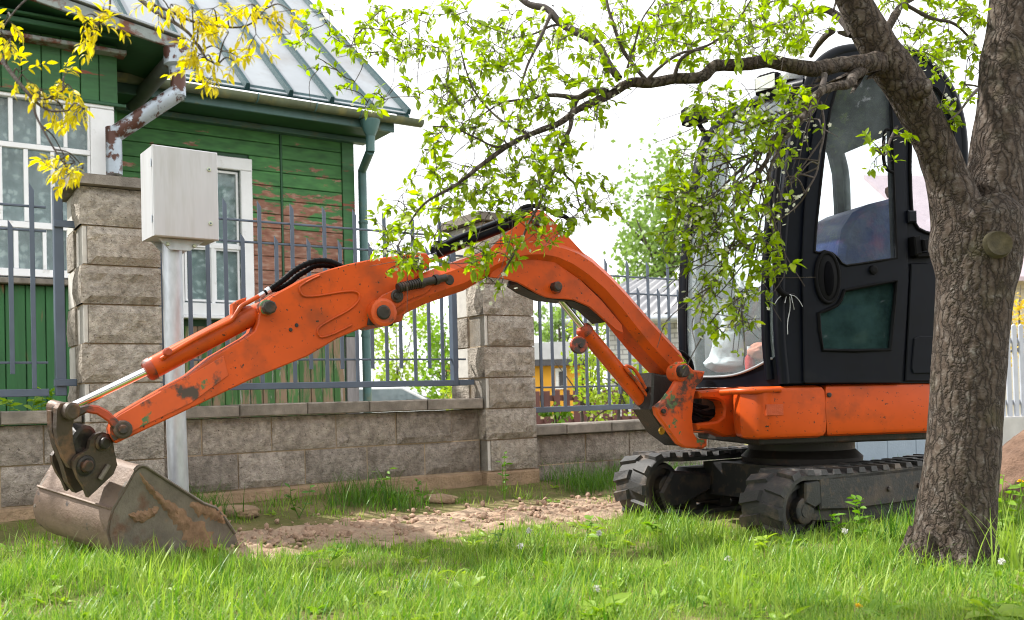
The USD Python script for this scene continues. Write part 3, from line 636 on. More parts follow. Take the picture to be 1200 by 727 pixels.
worn('track_rubber', (0.02, 0.0195, 0.019), var=0.3, scale=10, rough=0.62, bump=0.3, bscale=60, dirt=(0.13, 0.095, 0.068), dirt_at=(0.5, 0.76), dscale=9)
worn('track_steel', (0.010, 0.010, 0.011), var=0.4, scale=7, rough=0.5, bump=0.2, bscale=80, dirt=(0.075, 0.05, 0.034), dirt_at=(0.53, 0.75), dscale=5, dirt2=(0.04, 0.028, 0.02), dirt2_at=(.55, .6), d2scale=20)
worn('bare_steel', (0.15, 0.125, 0.10), var=0.3, scale=9, rough=0.65, bump=0.45, bscale=70, metallic=0.1, dirt=(0.13, 0.065, 0.04), dirt_at=(0.56, 0.66), dscale=4.5, dirt2=(0.25, 0.17, 0.115), dirt2_at=(0.60, 0.70), d2scale=6)
worn('bucket_shell', (0.18, 0.125, 0.092), var=0.2, scale=9, rough=0.6, bump=0.35, bscale=70, metallic=0.15, dirt=(0.14, 0.09, 0.065), dirt_at=(0.54, 0.64), dscale=6, dirt2=(0.07, 0.06, 0.055), dirt2_at=(0.63, 0.68), d2scale=13)
worn('link_steel', (0.05, 0.036, 0.026), var=0.35, scale=10, rough=0.5, bump=0.3, bscale=80, metallic=0.2, dirt=(0.15, 0.08, 0.045), dirt_at=(0.52, 0.66), dscale=9)
worn('mud', (0.27, 0.165, 0.105), var=0.3, scale=14, rough=0.95, bump=0.8, bscale=60, spec=0.15)
mat('chrome', {'p': ('principled_bsdf', {'base_color': (0.75, 0.75, 0.76), 'metallic': 1.0, 'roughness': 0.13})}, [])
worn('pin_steel', (0.03, 0.025, 0.022), var=0.4, scale=20, rough=0.45, metallic=0.4, bump=0.2, dirt=(0.12, 0.05, 0.025), dirt_at=(0.55, 0.7), dscale=16)
worn('lamp_grey', (0.25, 0.26, 0.27), rough=0.4); worn('lamp_lens', (0.55, 0.58, 0.52), rough=0.15)
glass('cab_glass', tint=(0.97, 0.985, 0.99), haze=0.025, hcol=(0.6, 0.68, 0.7), hscale=2.0)
glass('door_glass', tint=(0.16, 0.32, 0.30), haze=0.16, hcol=(0.06, 0.12, 0.115), hscale=2.5)
glass('front_glass', tint=(0.93, 0.96, 0.97), haze=0.10, hcol=(0.5, 0.57, 0.58), hscale=1.5)
TH = math.radians(11)
MC = np.array([2.03, 5.0])                      # slewing centre
ex_ = thing('mini_excavator', 'orange mini excavator with black cab and rubber tracks, its bucket resting on the grass', 'excavator')
SF = Frame(MC+.5*np.array([math.sin(TH), -math.cos(TH)]), TH)      # near side of the body, t = 0 abreast of the slewing centre
FT = SF.uv(930, 452)[0]; RTt = SF.uv(1133, 250)[0]
WID = 1.0
sz = lambda x, y, n=0: SF.uv(x, y, n)[1]
st_ = lambda x, y=450, n=0: SF.uv(x, y, n)[0]
# --- body: plan outline, rounded, tapering forward to the boom's post
ZB0, ZB1 = sz(965, 513), sz(965, 451.5)
def plan_prism(mb, plan, z0, z1, bev, belly=0.0):
    """plan [(t, n)] pulled up from z0 to z1, both rims rounded, sides bulging by belly"""
    p = np.asarray(plan, float)
    if (p[:, 0]*np.roll(p[:, 1], -1)-np.roll(p[:, 0], -1)*p[:, 1]).sum() < 0: p = p[::-1]
    prof = [(0, bev), (bev*.35, bev*.3), (bev, 0), ((z1-z0)*.5, -belly), (z1-z0-bev, 0), (z1-z0-bev*.35, bev*.3), (z1-z0, bev)]
    n = len(p); V = []; F = []; i = np.arange(n); j = (i+1) % n
    for h, d in prof: q = inset(p, d); V.append(SF.w(q[:, 0], z0+h, q[:, 1]))
    for k in range(len(prof)-1): a, b = k*n, (k+1)*n; F.append(np.stack([a+i, b+i, b+j, a+j], 1))
    # orientation: plan is (t,n) and n points away from ez x ex, so rings turn the other way
    mb.add(np.vstack(V), np.vstack(F))
    for k, sg in ((0, 1), (len(prof)-1, -1)):
        q = inset(p, prof[k][1]); tv, tf_ = trimesh.creation.triangulate_polygon(Polygon(q), engine='earcut'); tv = np.asarray(tv)
        mb.add(SF.w(tv[:, 0], z0+prof[k][0], tv[:, 1]), np.asarray(tf_)[:, ::sg])
    return mb
tj = st_(967.5, 480)
def arc(cx, cy, r, a0, a1, n=6): return [(cx+r*math.cos(math.radians(a)), cy+r*math.sin(math.radians(a))) for a in np.linspace(a0, a1, n)]
tfx = st_(893, 480)                             # where the near side starts to turn in
front_plan = [(tj-.004, 0)]+[(tfx+.06, 0), (tfx+.02, -.008), (tfx-.02, -.035), (tfx-.055, -.10), (tfx-.02, -.22)]+[(tfx+.09, -.42), (tfx+.09, -.70), (tfx+.03, -.90), (tfx+.06, -1.0), (tj-.004, -1.0)]
rear_plan = [(tj+.004, 0), (tj+.3, 0)]+arc(RTt-.28, -.30, .30, 90, 20, 6)+arc(RTt-.28, -.70, .30, -20, -90, 6)+[(tj+.004, -1.0)]
obj('front_panel', plan_prism(MB(), front_plan, ZB0, ZB1, .028, .006), MATS['orange_paint'], ex_, smooth=32)
obj('rear_panel', plan_prism(MB(), rear_plan, ZB0+.004, ZB1+.002, .028, .008), MATS['orange_paint'], ex_, smooth=32)
# ledge lip on the top front of the panel
for (a, b) in ((867, 920),):
    obj('panel_lip', MB().tube([SF.w(tfx-.09, ZB1-.025, -.22), SF.w(tfx-.06, ZB1-.02, -.12), SF.w(tfx-.03, ZB1-.02, -.03), SF.w(tfx+.10, ZB1-.015, .004)], .016, 8), MATS['orange_paint'], ex_, smooth=50)
t_, z_ = SF.uv(971, 463); obj('panel_bolt', MB().disc_stack(SF.w(t_, z_, .0), SF.en, [(0, .012), (.008, .012), (.01, .008)], 10), MATS['pin_steel'], ex_)
obj('floor_frame', plan_prism(MB(), [(tfx+.04, -.10), (RTt-.12, -.08), (RTt-.12, -.92), (tfx+.12, -.88)], ZB0-.035, ZB0+.03, .01), MATS['dark_grease'], ex_)
obj('maker_plate', MB().box(SF, st_(896), st_(916), sz(905, 487), sz(905, 474), .0, .0075, .001), worn('plate_orange', (0.42, 0.062, 0.012), var=.2, rough=.5), ex_)

# --- boom plane
FOOT = np.array([1.285, 4.86]); PHI = math.radians(26)
BO_ = Frame(FOOT, PHI)
bpx = BO_.px
def plate(parent, name, pts, n0, n1, m, bev=.006, k=0, smooth=30):
    P = BO_.px(pts, n1)
    return obj(name, MB().prism(BO_, P, n0, n1, bev), MATS[m], parent, smooth=smooth)
boom = None
tube_poly = [(437, 366), (441, 355), (449, 347), (462, 338.5), (486.7, 323), (508, 315.5), (530, 307.8), (552, 300), (576, 292), (601, 286), (616, 283.6), (634, 283.8), (651, 287.4), (668, 294), (685, 305), (705, 323), (724, 343), (744.5, 366.5), (766, 390), (789, 415),
             (794, 428), (789, 440), (777, 443.5), (763, 430), (746, 412), (728, 390), (710, 367), (692, 347), (674, 331.5), (656, 319.5), (640, 312.5), (624, 309.5), (608, 310), (592, 313), (574, 320.5), (556, 331), (536, 342.5), (515, 349.5), (490, 358.5), (470, 368), (459, 375), (449, 379), (441, 375)]
boom = obj('boom', MB().prism(BO_, bpx(tube_poly), -.095, .095, .034), MATS['orange_paint'], ex_, smooth=42)
up_g = [(566, 302), (587, 279), (604, 265.5), (616, 255), (624, 247.5), (630, 245.6), (636, 247), (648, 257.5), (660, 270.5), (673, 284.5), (690, 303), (707, 322), (700, 324), (676, 303), (650, 291), (620, 289), (596, 293)]
low_g = [(578, 314), (573, 325), (584, 326.2), (594.5, 327.5), (607, 331), (619.4, 338), (630, 344), (640, 348.6), (650, 350), (662, 350.6), (673, 351.8), (691, 359.5), (709, 375.5), (722, 387), (731, 391), (729, 381), (705, 352), (680, 328), (650, 307), (620, 303), (596, 306)]
for nn in ((-.072, -.056), (.056, .072)):
    plate(boom, 'upper_gusset', up_g, *nn, 'orange_paint', .003)
    plate(boom, 'lower_gusset', low_g, *nn, 'orange_paint', .003)
plate(boom, 'gusset_web', [(607, 333), (619, 341), (640, 350), (673, 354), (691, 361.5), (709, 378), (709, 372), (690, 352), (640, 335), (610, 325)], -.054, .054, 'dark_grease', .0)
# the groove weld lines around the fork end
plate(boom, 'fork_cheek', [(434, 366), (438, 355), (449, 345.5), (470, 336), (500, 330.5), (508, 335), (500, 344), (478, 352), (464, 362), (461, 374), (450, 381), (439, 377)], .095, .107, 'orange_paint', .004)
plate(boom, 'fork_cheek', [(434, 366), (438, 355), (449, 345.5), (470, 336), (500, 330.5), (508, 335), (500, 344), (478, 352), (464, 362), (461, 374), (450, 381), (439, 377)], -.107, -.095, 'orange_paint', .004)
def pin(parent, x, y, n0, n1, r, m='pin_steel', head=None, sides=14, name='pin'):
    t, z = BO_.uv(x, y, n1); prof = [(0, r), (n1-n0-.004, r), (n1-n0, r*.8)]
    return obj(name, MB().disc_stack(BO_.w(t, z, n0), BO_.en, prof, sides), MATS[m], parent, smooth=35)
def boss(parent, x, y, n0, n1, r, m='greasy_orange', hole=None):
    b = pin(parent, x, y, n0, n1, r, m, name='boss'); 
    pin(parent, x, y, n1-.004, n1+.012, r*.52, 'pin_steel'); return b
PXM = 1072.5/4.5
boss(boom, 450.5, 366, -.125, .128, .062, 'orange_worn'); 
boss(boom, 466, 347, .1, .115, .03, 'greasy_orange')
boss(boom, 634, 256, -.085, .09, .036, 'orange_worn'); pin(boom, 632, 259.5, .08, .115, .022)
boss(boom, 653, 337, -.085, .088, .030, 'greasy_orange'); pin(boom, 655, 335.5, .075, .118, .024, sides=8)
for x, y, r in ((646, 268, .008), (655, 276.5, .006)):
    pin(boom, x, y, .068, .0735, r, 'lamp_lens', name='hole')
pin(boom, 527, 328, .094, .098, .026, 'dark_grease', name='socket')
g0, g1 = BO_.w(*BO_.uv(466, 337.5, .125), .125), BO_.w(*BO_.uv(523, 325.5, .105), .105)
mbx = MB(); dd = g1-g0
for a, b, r in ((0, .16, .020), (.17, .42, .019), (.43, .52, .024), (.53, .74, .018), (.75, .82, .024), (.82, 1.0, .017)): mbx.cyl(g0+dd*a, g0+dd*b, r, sides=12)
for a in np.linspace(.02, .4, 9): mbx.cyl(g0+dd*a, g0+dd*(a+.02), .0225, sides=12)
obj('grease_fitting', mbx, MATS['pin_steel'], boom, smooth=35)
# collar ring at the boom's foot
if False: plate(boom, 'foot_band', [(727, 391), (753, 366), (756, 370), (731, 396)][:4], .0955, .099, 'orange_paint', .001)

# --- arm (dipper)
arm_poly = [(133, 519), (128, 512), (127, 502), (131, 492), (137, 485.5), (160, 472), (190, 455), (217.7, 440), (244.8, 419), (268, 405.5), (284.5, 396), (293, 389.5), (296.5, 381), (298, 371), (302, 361), (311, 350.5), (322, 344), (334, 337.8), (346, 331), (358.7, 325.4), (380, 318), (401, 312.3), (429, 306.5), (455, 302.5), (482, 298.8), (492, 300), (497, 307), (494, 315), (486.7, 323), (470, 336), (466, 352), (468, 366), (463, 378), (448, 382.5), (429, 382), (408, 390), (388, 398.4), (353.8, 418.7), (320, 432.5), (289.7, 445), (256, 461), (223.7, 476.5), (190, 492.5), (160, 506.5)]
arm = obj('arm', MB().prism(BO_, bpx(arm_poly), -.075, .075, .005), MATS['orange_paint'], ex_, smooth=30)
# worn lower end: the same skin scuffed, as a doubler plate standing a little proud
plate(arm, 'tip_doubler', [(134, 517), (129, 510), (129, 501), (133, 492), (140, 486.5), (190, 458), (217, 443.5), (262, 417), (268, 440), (224, 472.5), (160, 503)], .075, .0785, 'orange_worn', .0015)
# pressed strengthening rib on the side: the raised hooked bead
rib = [(430, 306), (412, 310), (375, 323), (354, 334), (351, 340), (356, 347), (372, 347), (400, 342.5), (416, 342), (421, 347), (419, 354), (408, 364), (386, 376), (374, 384), (372, 391), (377, 395.5), (392, 391), (412, 381)]
rp_ = smooth_path([BO_.w(*BO_.uv(x, y, .076), .076) for x, y in rib], 4)
obj('side_bead', MB().tube(rp_[8:], .0055, 6), MATS['orange_paint'], arm, smooth=60)
boss(arm, 144.5, 503.5, -.105, .108, .036, 'link_steel')
boss(arm, 314, 360.5, -.085, .095, .034, 'orange_worn'); pin(arm, 317, 360, .09, .13, .029, sides=8)
pin(arm, 489.7, 308.8, -.09, .1, .030, 'pin_steel')
for x, y in ((341, 386.5), (348, 381.2)): pin(arm, x, y, .0755, .0795, .009, 'dark_grease', sides=10, name='bolt')
# black pad where the fork closes round the arm
plate(arm, 'wear_pad', [(431, 381), (433, 370), (437, 357), (446, 349), (440, 366), (446, 376), (462, 378), (460, 382)], .0755, .090, 'dark_grease', .002)
# --- cylinders
def cyl_pts(p, q, n=0.): return BO_.w(*BO_.uv(*p, n), n), BO_.w(*BO_.uv(*q, n), n)
# bucket cylinder, on top of the arm
a, b = cyl_pts((81, 479), (178, 432)); c, d = cyl_pts((175, 433.5), (300, 367))
bc = obj('bucket_cylinder', MB().disc_stack(c, d-c, [(0, .036), (.015, .043), (.03, .045), (np.linalg.norm(d-c)-.02, .045), (np.linalg.norm(d-c), .036)], 18), MATS['orange_paint'], ex_, smooth=40)
obj('rod', MB().cyl(a, b, .0185, sides=16), MATS['chrome'], bc, smooth=40)
obj('gland', MB().disc_stack(c+(c-d)*.01, d-c, [(-.012, .036), (0, .046), (.02, .048), (.022, .046)], 18), MATS['greasy_orange'], bc, smooth=40)
tp = smooth_path([BO_.w(*BO_.uv(x, y, nn), nn) for x, y, nn in ((189, 421, .045), (200, 414, .055), (230, 396.5, .055), (262, 380, .055), (272, 374.5, .05), (278, 366, .05), (283, 359, .045), (295, 352, .04), (303, 347.5, .035))], 5)
obj('oil_pipe', MB().tube(tp, .0095, 8), MATS['orange_paint'], bc, smooth=60)
obj('pipe_knob', MB().disc_stack(BO_.w(*BO_.uv(196, 413, .06), .05), BO_.en, [(0, .018), (.025, .018), (.03, .012)], 10), MATS['greasy_orange'], bc, smooth=40)
plate(bc, 'pipe_bracket', [(273, 356), (281, 351), (289, 348.5), (287, 357), (278, 366), (273, 368)], -.03, .03, 'orange_paint', .003)
# hoses from the arm to the bucket cylinder
for k_, off in enumerate(((0, 0, .02), (4, 6, -.02))):
    hp = [(303 + off[0]*.3, 347.5+off[1]*.3), (314, 341), (324+off[0], 334+off[1]*.6), (334+off[0], 326.6+off[1]), (344+off[0], 318+off[1]), (354+off[0], 312+off[1]), (368.6, 306.5+off[1]*.9), (384, 306.3+off[1]*.8), (398, 311.5+off[1]*.4), (408, 318)]
    P = smooth_path([BO_.w(*BO_.uv(x, y, off[2]), off[2]) for x, y in hp], 5)
    hs = obj('hose', MB().tube(P[3:], .0125, 10), MATS['black_rubber'], arm, smooth=60)
    for q_ in range(8, len(P)-4, 2):
        obj('hose_wrap', MB().cyl(P[q_], P[q_]+(P[q_+1]-P[q_])*.35, .0145, sides=10), MATS['black_rubber'], hs, smooth=40)
    obj('hose_fitting', MB().cyl(P[0], P[4], .0115, sides=6).cyl(P[4], P[6], .0150, sides=10), MATS['galvanised'], hs)
# arm cylinder, black, above the boom
a, b = cyl_pts((489.7, 308.8), (520, 297)); c, d = cyl_pts((508, 296), (622, 250.5))
ac = obj('arm_cylinder', MB().disc_stack(c, d-c, [(0, .030), (.012, .036), (np.linalg.norm(d-c)-.02, .036), (np.linalg.norm(d-c), .03)], 18), MATS['black_paint'], ex_, smooth=40)
obj('rod', MB().cyl(a, b, .018, sides=16), MATS['chrome'], ac, smooth=40)
obj('rod_eye', MB().disc_stack(BO_.w(*BO_.uv(489.7, 308.8), -.04), BO_.en, [(0, .032), (.08, .032)], 16), MATS['dark_grease'], ac, smooth=40)
P = smooth_path([BO_.w(*BO_.uv(x, y, .04), .04) for x, y in ((512, 290), (540, 277), (575, 263.5), (604, 252), (612, 247.5), (624, 244.5))], 5)
obj('oil_pipe', MB().tube(P, .009, 8), MATS['black_paint'], ac, smooth=60)
obj('rod_end_mount', MB().cyl(*[BO_.w(*BO_.uv(x, y), .0) for x, y in ((513, 291), (512, 283))], .014), MATS['black_paint'], ac)
for n_ in (.0, .03):
    P = smooth_path([BO_.w(*BO_.uv(x, y, n_), n_) for x, y in ((604, 252), (612, 244), (624, 241.5), (640, 245), (652, 252), (662, 254), (669, 261), (669.5, 270), (666, 274))], 5)
    obj('hose', MB().tube(P, .0115, 9), MATS['black_rubber'], boom, smooth=60)
# boom cylinder, under the boom
a, b = cyl_pts((653, 347), (690, 393)); c, d = cyl_pts((683, 385.5), (764, 482))
L = np.linalg.norm(d-c)
lc = obj('boom_cylinder', MB().disc_stack(c, d-c, [(0, .033), (.01, .039), (L-.03, .040), (L, .034)], 18), MATS['orange_paint'], ex_, smooth=40)
obj('rod', MB().cyl(a, b, .0175, sides=16), MATS['chrome'], lc, smooth=40)
obj('gland', MB().disc_stack(c, d-c, [(-.012, .03), (0, .041), (.03, .043), (.032, .04)], 18), MATS['greasy_orange'], lc, smooth=40)
kt, kz = BO_.uv(681, 405, .05)
kb = obj('rod_guard_disc', MB().disc_stack(BO_.w(kt, kz, .02), BO_.en+np.array([-.25, 0, .15]), [(0, .042), (.018, .046), (.026, .042)], 18), MATS['greasy_orange'], lc, smooth=40)
obj('disc_bolt', MB().disc_stack(BO_.w(kt, kz, .05), BO_.en+np.array([-.25, 0, .15]), [(-.006, .012), (.004, .012)], 8), MATS['pin_steel'], kb)
P = smooth_path([BO_.w(*BO_.uv(x, y, .052), .052) for x, y in ((759, 465), (747, 448), (736, 435), (733, 430), (736, 429.5), (743, 433), (750, 443), (757, 456), (766, 465), (776, 470))], 5)
obj('oil_pipe', MB().tube(P, .009, 8), MATS['orange_worn'], lc, smooth=60)
P = smooth_path([BO_.w(*BO_.uv(x, y, n_), n_) for x, y, n_ in ((757, 456, .06), (766, 464, .06), (780, 470, .05), (794, 468, -.02))], 5)
obj('hose', MB().tube(P, .011, 9), MATS['black_rubber'], lc, smooth=60)

# --- swing post: two cheeks, its dark core
post = plate(ex_, 'swing_bracket', [(792, 428), (795, 424), (802, 424), (808, 428), (813, 433.5), (820, 434.5), (827, 435.5), (824, 446), (817, 453), (814, 466), (812, 490), (814, 508), (818, 514), (829.5, 515), (829.5, 523), (824, 526.5), (803, 525), (795, 520), (770, 486), (768, 477), (777, 470), (787, 457), (794, 445)], .20, .235, 'orange_worn', .008)
plate(post, 'far_cheek', [(780, 428), (790, 424), (806, 434), (812, 450), (806, 470), (804, 508), (818, 522), (800, 522), (776, 492), (766, 481), (768, 470), (778, 455)], -.155, -.125, 'greasy_orange', .008)
plate(post, 'core', [(765, 437), (780, 440), (806, 436), (812, 470), (812, 508), (824, 518), (800, 523), (780, 508), (768, 490), (762, 480), (764, 470)], -.05, .10, 'dark_grease', .01)
if False: plate(post, 'bottom_plate', [(748, 482), (752, 478), (772, 500), (800, 523), (796, 526), (772, 508)], -.14, .11, 'dark_grease', .004)
boss(post, 799, 437, .18, .245, .045, 'orange_worn'); pin(post, 803, 435, .22, .275, .032)
boss(post, 779, 482, .225, .242, .024, 'greasy_orange'); 
obj('yellow_grease', MB().disc_stack(BO_.w(*BO_.uv(776, 505, .112), .108), BO_.en, [(0, .022), (.006, .018)], 9), worn('yellow_mark', (0.45, 0.25, 0.02), var=.4, scale=30, rough=.7), post)
# dark recess beside the post
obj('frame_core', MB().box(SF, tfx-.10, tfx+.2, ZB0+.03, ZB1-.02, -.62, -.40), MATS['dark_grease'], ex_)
# front frame from the body to the post, with its window full of hoses
sfz = BO_
fr_p = [(816, 458.5), (845, 456), (880, 452.5), (880, 512), (846, 512), (830, 505), (816, 504), (814, 497), (838, 494), (845, 488), (846, 478), (843, 471), (836, 468), (818, 467)]
FFR = Frame(SF.w(tfx-.12, 0, -.31)[:2], TH+math.radians(22))
obj('front_frame', MB().prism(FFR, FFR.px(fr_p), -.05, .02, .01), MATS['orange_paint'], ex_, smooth=35)
fb = obj('hose_bay', MB().prism(FFR, FFR.px([(812, 466), (846, 466), (848, 496), (812, 498)]), -.2, -.12), MATS['dark_grease'], ex_)
for k_ in range(6):
    y0 = 474+k_*4; P = smooth_path([FFR.w(*FFR.uv(x, y, -.06), -.06+.012*((k_*7) % 3-1)) for x, y in ((800, y0-6), (815, y0), (826, y0+3+(k_ % 2)*3), (838, y0+2), (856, y0-4))], 4)
    obj('hose', MB().tube(P, .011, 8), MATS['black_rubber'], ex_, smooth=60)
for k_ in range(2):
    P = smooth_path([BO_.w(*BO_.uv(x, y, n_), n_) for x, y, n_ in ((790, 412+k_*2, -.02-.03*k_), (800, 414, -.03-.03*k_), (808, 422, -.05), (811, 432, -.08), (812, 446, -.10))], 5)
    obj('hose', MB().tube(P, .012, 9), MATS['black_rubber'], ex_, smooth=60)

# --- bucket and its links: the bucket sits skewed and a little canted on the uneven turf
BKN = np.array([-.43, .30, .075]); BW = .50; BKN /= np.linalg.norm(BKN)      # across the bucket, away from the street
YB = math.atan2(-BKN[0], BKN[1])
NPT = at_depth(131, 596, 3.62)                  # near end of the shell's crease
def onbk(x, y, s=0.0):
    """picture point -> plane of the near side (s metres across)"""
    o = NPT+BKN*s; r = ray(x, y); return EYE+r*(((o-EYE)@BKN)/(r@BKN))
bucket = None
side = [(131, 596), (157, 551), (161, 547), (166, 545.5), (171, 547), (205, 569), (238, 590), (252, 595), (264, 609), (275, 625), (279, 636), (277, 646), (265, 656), (200, 663), (150, 657), (130, 645), (124, 622)]
S3 = np.array([onbk(x, y) for x, y in side])
tri_u = (S3-S3[0])@np.cross(BKN, [0, 0, 1.]); tri_v = S3[:, 2]
tv, tf_ = trimesh.creation.triangulate_polygon(Polygon(np.stack([tri_u, tri_v], 1)), engine='earcut'); tf_ = np.asarray(tf_)
tv = np.asarray(tv); idx = [int(np.argmin(((np.stack([tri_u, tri_v], 1)-p)**2).sum(1))) for p in tv]; tf_ = np.array(idx)[tf_]
def side_plate(s0, s1):
    mb = MB(); n = len(S3); i = np.arange(n); j = (i+1) % n
    A, B = S3+BKN*s0, S3+BKN*s1
    mb.add(np.vstack([A, B]), np.stack([i, j, j+n, i+n], 1)); mb.add(A, tf_[:, ::-1]); mb.add(B, tf_); return mb
bucket = obj('bucket', side_plate(0, .012), MATS['bare_steel'], ex_)
obj('side_plate', side_plate(BW-.012, BW), MATS['bare_steel'], bucket)
shell = [(166, 545.5), (161, 547), (157, 551), (144, 573.5), (131, 596), (126, 611), (124, 625), (128, 642), (140, 653), (160, 659), (200, 664)]
A3 = np.array([onbk(x, y) for x, y in shell]); cen = A3.mean(0)
nS = 12; mb = MB(); V = []
inn = A3+(S3.mean(0)-A3)*.035
for s in np.linspace(-.004, BW+.004, nS): V.append(A3+BKN*s)
for s in np.linspace(-.004, BW+.004, nS): V.append(inn+BKN*s)
V = np.vstack(V); m = len(A3); 
V = V+(.006*(meshkit.fbm(V*14, 3, 5)-.5))[:, None]
ii, jj = np.meshgrid(np.arange(nS-1), np.arange(m-1), indexing='ij'); kk = ii*m+jj
q_ = np.stack([kk, kk+1, kk+m+1, kk+m], -1).reshape(-1, 4); mb.add(V, np.vstack([q_, q_[:, ::-1]+nS*m]))
sh = obj('shell', mb, MATS['bucket_shell'], bucket, smooth=35)
def across(p, s): return onbk(*p)+BKN*s
obj('weld_seam', MB().tube([across((131, 596), s)+np.array([-.004, -.004, 0]) for s in np.linspace(0, BW, 10)], .006, 6), MATS['bucket_shell'], sh, smooth=60)
obj('edge_rim', MB().tube([onbk(x, y)-BKN*.003 for x, y in ((157, 551), (161, 547), (166, 545.5), (171, 547), (205, 569), (238, 590), (252, 595), (264, 609), (275, 625))], .007, 6), MATS['bare_steel'], bucket, smooth=60)
obj('lip_plate', MB().tube([across((200, 673), s) for s in np.linspace(0, BW, 4)], .02, 6), MATS['bare_steel'], bucket)
for (x, y, s, r_) in ():
    m_ = trimesh.creation.icosphere(2, 1.0); v = np.array(m_.vertices); c_ = onbk(x, y)
    v = v*(1+.6*(meshkit.fbm(v*2.2+x, 3, 3)[:, None]-.5)); loc = v@np.stack([np.cross(BKN, [0, 0, 1.])*r_, BKN*.007, np.array([0, 0, r_*.6])])
    obj('mud_patch', MB().add(c_+loc, m_.faces), MATS['mud'], bucket, smooth=60)
def mud_strip(path, w, seed):
    q = smooth_path([(x, y, 0) for x, y in path], 6)[:, :2]; t = np.gradient(q, axis=0); t /= np.linalg.norm(t, axis=1, keepdims=True); nn = np.stack([-t[:, 1], t[:, 0]], 1); g = np.random.default_rng(seed); W = np.interp(np.linspace(0, 1, len(q)), np.linspace(0, 1, len(w)), w)
    V = []
    for k in range(len(q)):
        a, b = W[k]*(.6+.9*g.random()), W[k]*(.6+.9*g.random())
        for j, f in enumerate(np.linspace(-1, 1, 7)):
            p = q[k]+nn[k]*(b if f > 0 else a)*f; V.append(onbk(*p)-BKN*((.004+.016*g.random())*(1-f*f)*min(1, 6*min(k, len(q)-1-k)/len(q))-.001))
    i, j = np.meshgrid(np.arange(len(q)-1), np.arange(6), indexing='ij'); k = i*7+j
    return obj('mud_patch', (np.array(V), np.stack([k, k+1, k+8, k+7], -1).reshape(-1, 4)), MATS['mud'], bucket, smooth=50)
mud_strip([(163, 553), (172, 568), (186, 584), (202, 598), (220, 616), (236, 638), (244, 655)], (1.5, 3, 4, 7, 12, 16, 12), 1)
mud_strip([(222, 590), (236, 597), (250, 600), (258, 606), (264, 614)], (3, 8, 9, 7, 2), 2)
mud_strip([(150, 603), (162, 606), (176, 602), (186, 594)], (2, 6, 6, 2), 3)
# ears on the shell, between them the pins
EY = math.atan2(-BKN[0], BKN[1])
def ear(s0, s1, pts, m='bare_steel', name='ear', parent=None, ref=None):
    P = np.array([onbk(x, y, ref if ref is not None else s0) for x, y in pts]); P = P-BKN*((P-NPT)@BKN)[:, None]
    u = P@np.cross(BKN, [0, 0, 1.]); tv, tf2 = trimesh.creation.triangulate_polygon(Polygon(np.stack([u, P[:, 2]], 1)), engine='earcut'); tv = np.asarray(tv)
    id_ = np.array([int(np.argmin(((np.stack([u, P[:, 2]], 1)-p)**2).sum(1))) for p in tv]); tf2 = id_[np.asarray(tf2)]
    A, B = P+BKN*s0, P+BKN*s1; n = len(P); i = np.arange(n); j = (i+1) % n
    return obj(name, MB().add(np.vstack([A, B]), np.stack([i, j, j+n, i+n], 1)).add(A, tf2[:, ::-1]).add(B, tf2), MATS[m], parent or bucket)
s_near, s_far = .03, .17
ear_pts = [(103.5, 583.5), (99, 572), (92, 561), (87, 548.5), (86.5, 541), (91, 534.5), (99, 530), (104, 526.5), (106, 516), (112, 509), (120, 506.5), (128, 509), (132.5, 517), (134, 528), (137.5, 545), (133, 556)]
ear(s_near, s_near+.018, ear_pts, 'link_steel', ref=s_near)
ear(s_far, s_far+.018, ear_pts, 'link_steel', ref=s_near)
def bpin(x, y, s0, s1, r, m='pin_steel', parent=None, name='pin', ref=s_near):
    c_ = onbk(x, y, ref); c_ = c_-BKN*((c_-NPT)@BKN)
    return obj(name, MB().disc_stack(c_+BKN*s0, BKN, [(0, r*.75), (.005, r), (s1-s0-.005, r), (s1-s0, r*.75)], 16), MATS[m], parent or bucket, smooth=35)
bpin(119.5, 518.5, s_near-.03, s_far+.04, .024); bpin(119.5, 518.5, s_near-.012, s_near+.0, .034, 'link_steel', name='pin_boss')
bpin(100.5, 546, s_near-.02, s_far+.04, .026); bpin(100.5, 546, s_near-.006, s_near+.002, .042, 'dark_grease', name='grease_ring')
obj('stop_bar', MB().tube([onbk(127.5, 545, s_near-.01), onbk(117, 562, s_near-.012)], .010, 8), MATS['bare_steel'], bucket, smooth=50)
# guide links: from the rod pin down to the bucket pin
lk = [(71, 480), (75, 474), (85, 473), (91, 478), (91, 491), (89, 503), (90, 520), (93, 533), (96, 543), (92, 552), (86, 550), (79, 538), (73, 522), (70, 504)]
ear(s_near+.022, s_near+.046, lk, 'link_steel', 'guide_link', ex_, ref=s_near)
lk2 = [(60, 482), (66, 475), (74, 474), (72, 500), (75, 520), (84, 548), (94, 566), (98, 574), (89, 578), (80, 566), (74, 545), (66, 525), (61, 505)]
ear(s_far-.05, s_far-.02, [(x, y) for x, y in lk2], 'link_steel', 'guide_link', ex_, ref=s_far-.05)
bpin(84, 482, s_near-.0, s_far-.01, .028, 'link_steel', ex_, 'link_pin'); bpin(84, 482, s_near-.012, s_near+.02, .034, 'link_steel', ex_, 'link_boss')
